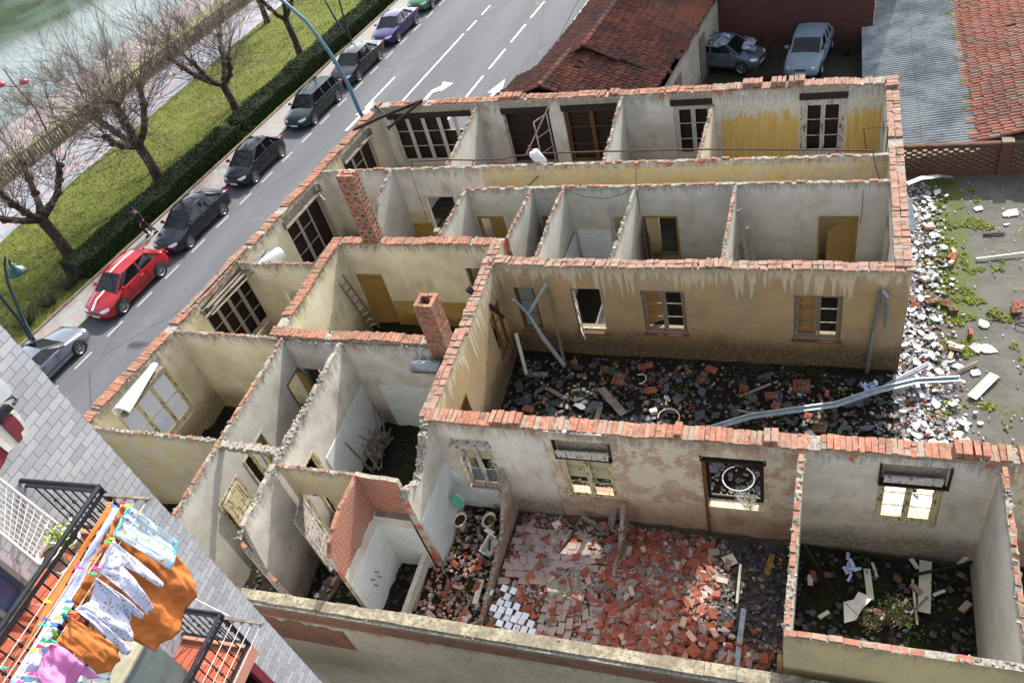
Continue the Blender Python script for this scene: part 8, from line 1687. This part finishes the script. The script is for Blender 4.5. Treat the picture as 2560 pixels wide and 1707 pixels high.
mb.tube(P, .028, 6); mb.tube([P[6], aty(*c2p(1530, 620), 28.3)], .035, 6); mb.tube([P[3], P[3] + Vector((.03, -.3, -.15))], .02, 5); tag(mb.build('gas_pipe', M['rust'], loc=P[6]), 'long rusty pipe running above the corridor wall with a slanting branch', 'pipe')
root = empty('cistern', aty(*c2p(1425, 1030), 23.8), 'small white enamel cistern hanging on the rusty pipe', 'cistern'); c = aty(*c2p(1425, 1030), 23.8); mb = MB(); mb.tube([c + Vector((-.16, 0, .27)), c + Vector((-.14, 0, .22)), c + Vector((.13, 0, -.24)), c + Vector((.15, 0, -.28))], [.14, .2, .2, .15], 14); o = mb.build('tank', M['tank'], root); soften(o, 45); mb = MB(); P = [c + Vector((.1, 0, -.25)), aty(*c2p(1475, 1100), 23.6), aty(*c2p(1260, 1320), 22.9)]; mb.tube(P, .018, 6); mb.build('waste_pipe', M['rust'], root); mb = MB(); mb.bar(c + Vector((-.15, 0, .25)), aty(*c2p(1360, 950), 24), .04, .04); mb.build('bracket', M['rust'], root)
mb = MB(); P = [aty(1660 + x * .38265, y * .38265, 24.3) for x, y in ((1320, 980), (1305, 840), (1465, 835), (1450, 990))]; mb.tube(P, .022, 6); tag(mb.build('gas_pipe', M['rust'], loc=P[0]), 'thin pipe bent in a square arch at the right end of the back row', 'pipe'); mb = MB(); P = [aty(1660 + x * .38265, y * .38265, 23.2 - .3 * i) for i, (x, y) in enumerate(((1365, 985), (1380, 1080), (1430, 1250), (1490, 1310)))]; mb.tube(P, .015, 5); tag(mb.build('cable', M['black'], loc=P[0]), 'black cable drooping over the corridor walls at the right', 'cable')
def cable(pxs, yv, label, r=.01, x=None):
    mb = MB(); P = [aty(*q, yv) if x is None else atx(*q, x) for q in pxs]; mb.tube(P, r, 5); tag(mb.build('cable', M['black'], loc=P[0]), label, 'cable')
cable([c2p(590, 1110), c2p(640, 1270), c2p(680, 1370), c2p(705, 1465)], 23.3, 'dark cable trailing down beside the white doorway'); cable([c2p(2065, 1090), c2p(2065, 1200), c2p(2090, 1400)], 21.8, 'dark conduit running down left of the open doorway'); cable([c2p(1600, 1240), c2p(1720, 1285), c2p(1850, 1300), c2p(1960, 1275), c2p(2040, 1235)], 21.75, 'cable sagging across the white wall'); cable([(2158, 477), (2155, 530), (2150, 560)], 21.8, 'thin black wire above the ajar ochre door')
cable([(1660 + 840 * .3871, 1100 + 560 * .3871), (1660 + 960 * .3871, 1100 + 760 * .3871), (1660 + 1100 * .3871, 1100 + 980 * .3871), (1660 + 1260 * .3871, 1100 + 1140 * .3871)], 9.6, 'thin cable stretched across the room with pale boards', .006); cable([c2p(1690, 0), c2p(1560, 250), c2p(1350, 510)], 37.0, 'overhead cable sagging along the tiled house', .012)
# leaning planks in the right room
for k, (x0, y0, x1, y1) in enumerate(((490, 65, 570, 400), (545, 180, 605, 400), (500, 290, 540, 400))):
    a = aty(1660 + x0 * .38265, 500 + y0 * .38265, 20.6 + .1 * k); b = at(1660 + x1 * .38265, 500 + y1 * .38265, .3); d = (b - a); b = a + d * ((a.z - .15) / (a.z - b.z)); plank(a, Vector((a.x + .5, a.y - .6, .15)), .16, .04, M['wgrey'], ['tallest', 'middle', 'shortest'][k] + ' grey plank leaning on the partition left of the ajar door')
mb = MB(); c = Vector((-1.1, 21.3, .5)); rr = random.Random(2)
for k in range(14): mb.box(c + Vector((rr.gauss(0, .14), rr.gauss(0, .05), rr.uniform(-.3, .45))), (.16, .1, .1), jit=.03)
tag(mb.build('rusty_radiator', M['rust'], loc=c), 'small rusty heap against the white wall left of the ajar door', 'radiator')
mb = MB(); bt = (-6.55, 18.9, .45); c = Vector(bt)
for s_, d_ in (((.7, .06, .45), (0, .8, 0)), ((.7, .06, .45), (0, -.8, 0)), ((.06, 1.6, .45), (.35, 0, 0)), ((.06, 1.6, .45), (-.35, 0, 0)), ((.7, 1.6, .04), (0, 0, -.2))): mb.box(c + Vector(d_), s_)
tag(mb.build('bathtub', M['porc'], loc=bt), 'white bathtub seen through the second courtyard window', 'bathtub')
mb = MB(); c = Vector((-14.2, 21.3, .2)); mb.box((-14.3, 22.9, .8), (.25, .25, 1.3)); tag(mb.build('stone_post', M['mortar'], loc=(-14.3, 22.9, .1)), 'grey stone post standing by the white doorway', 'post')
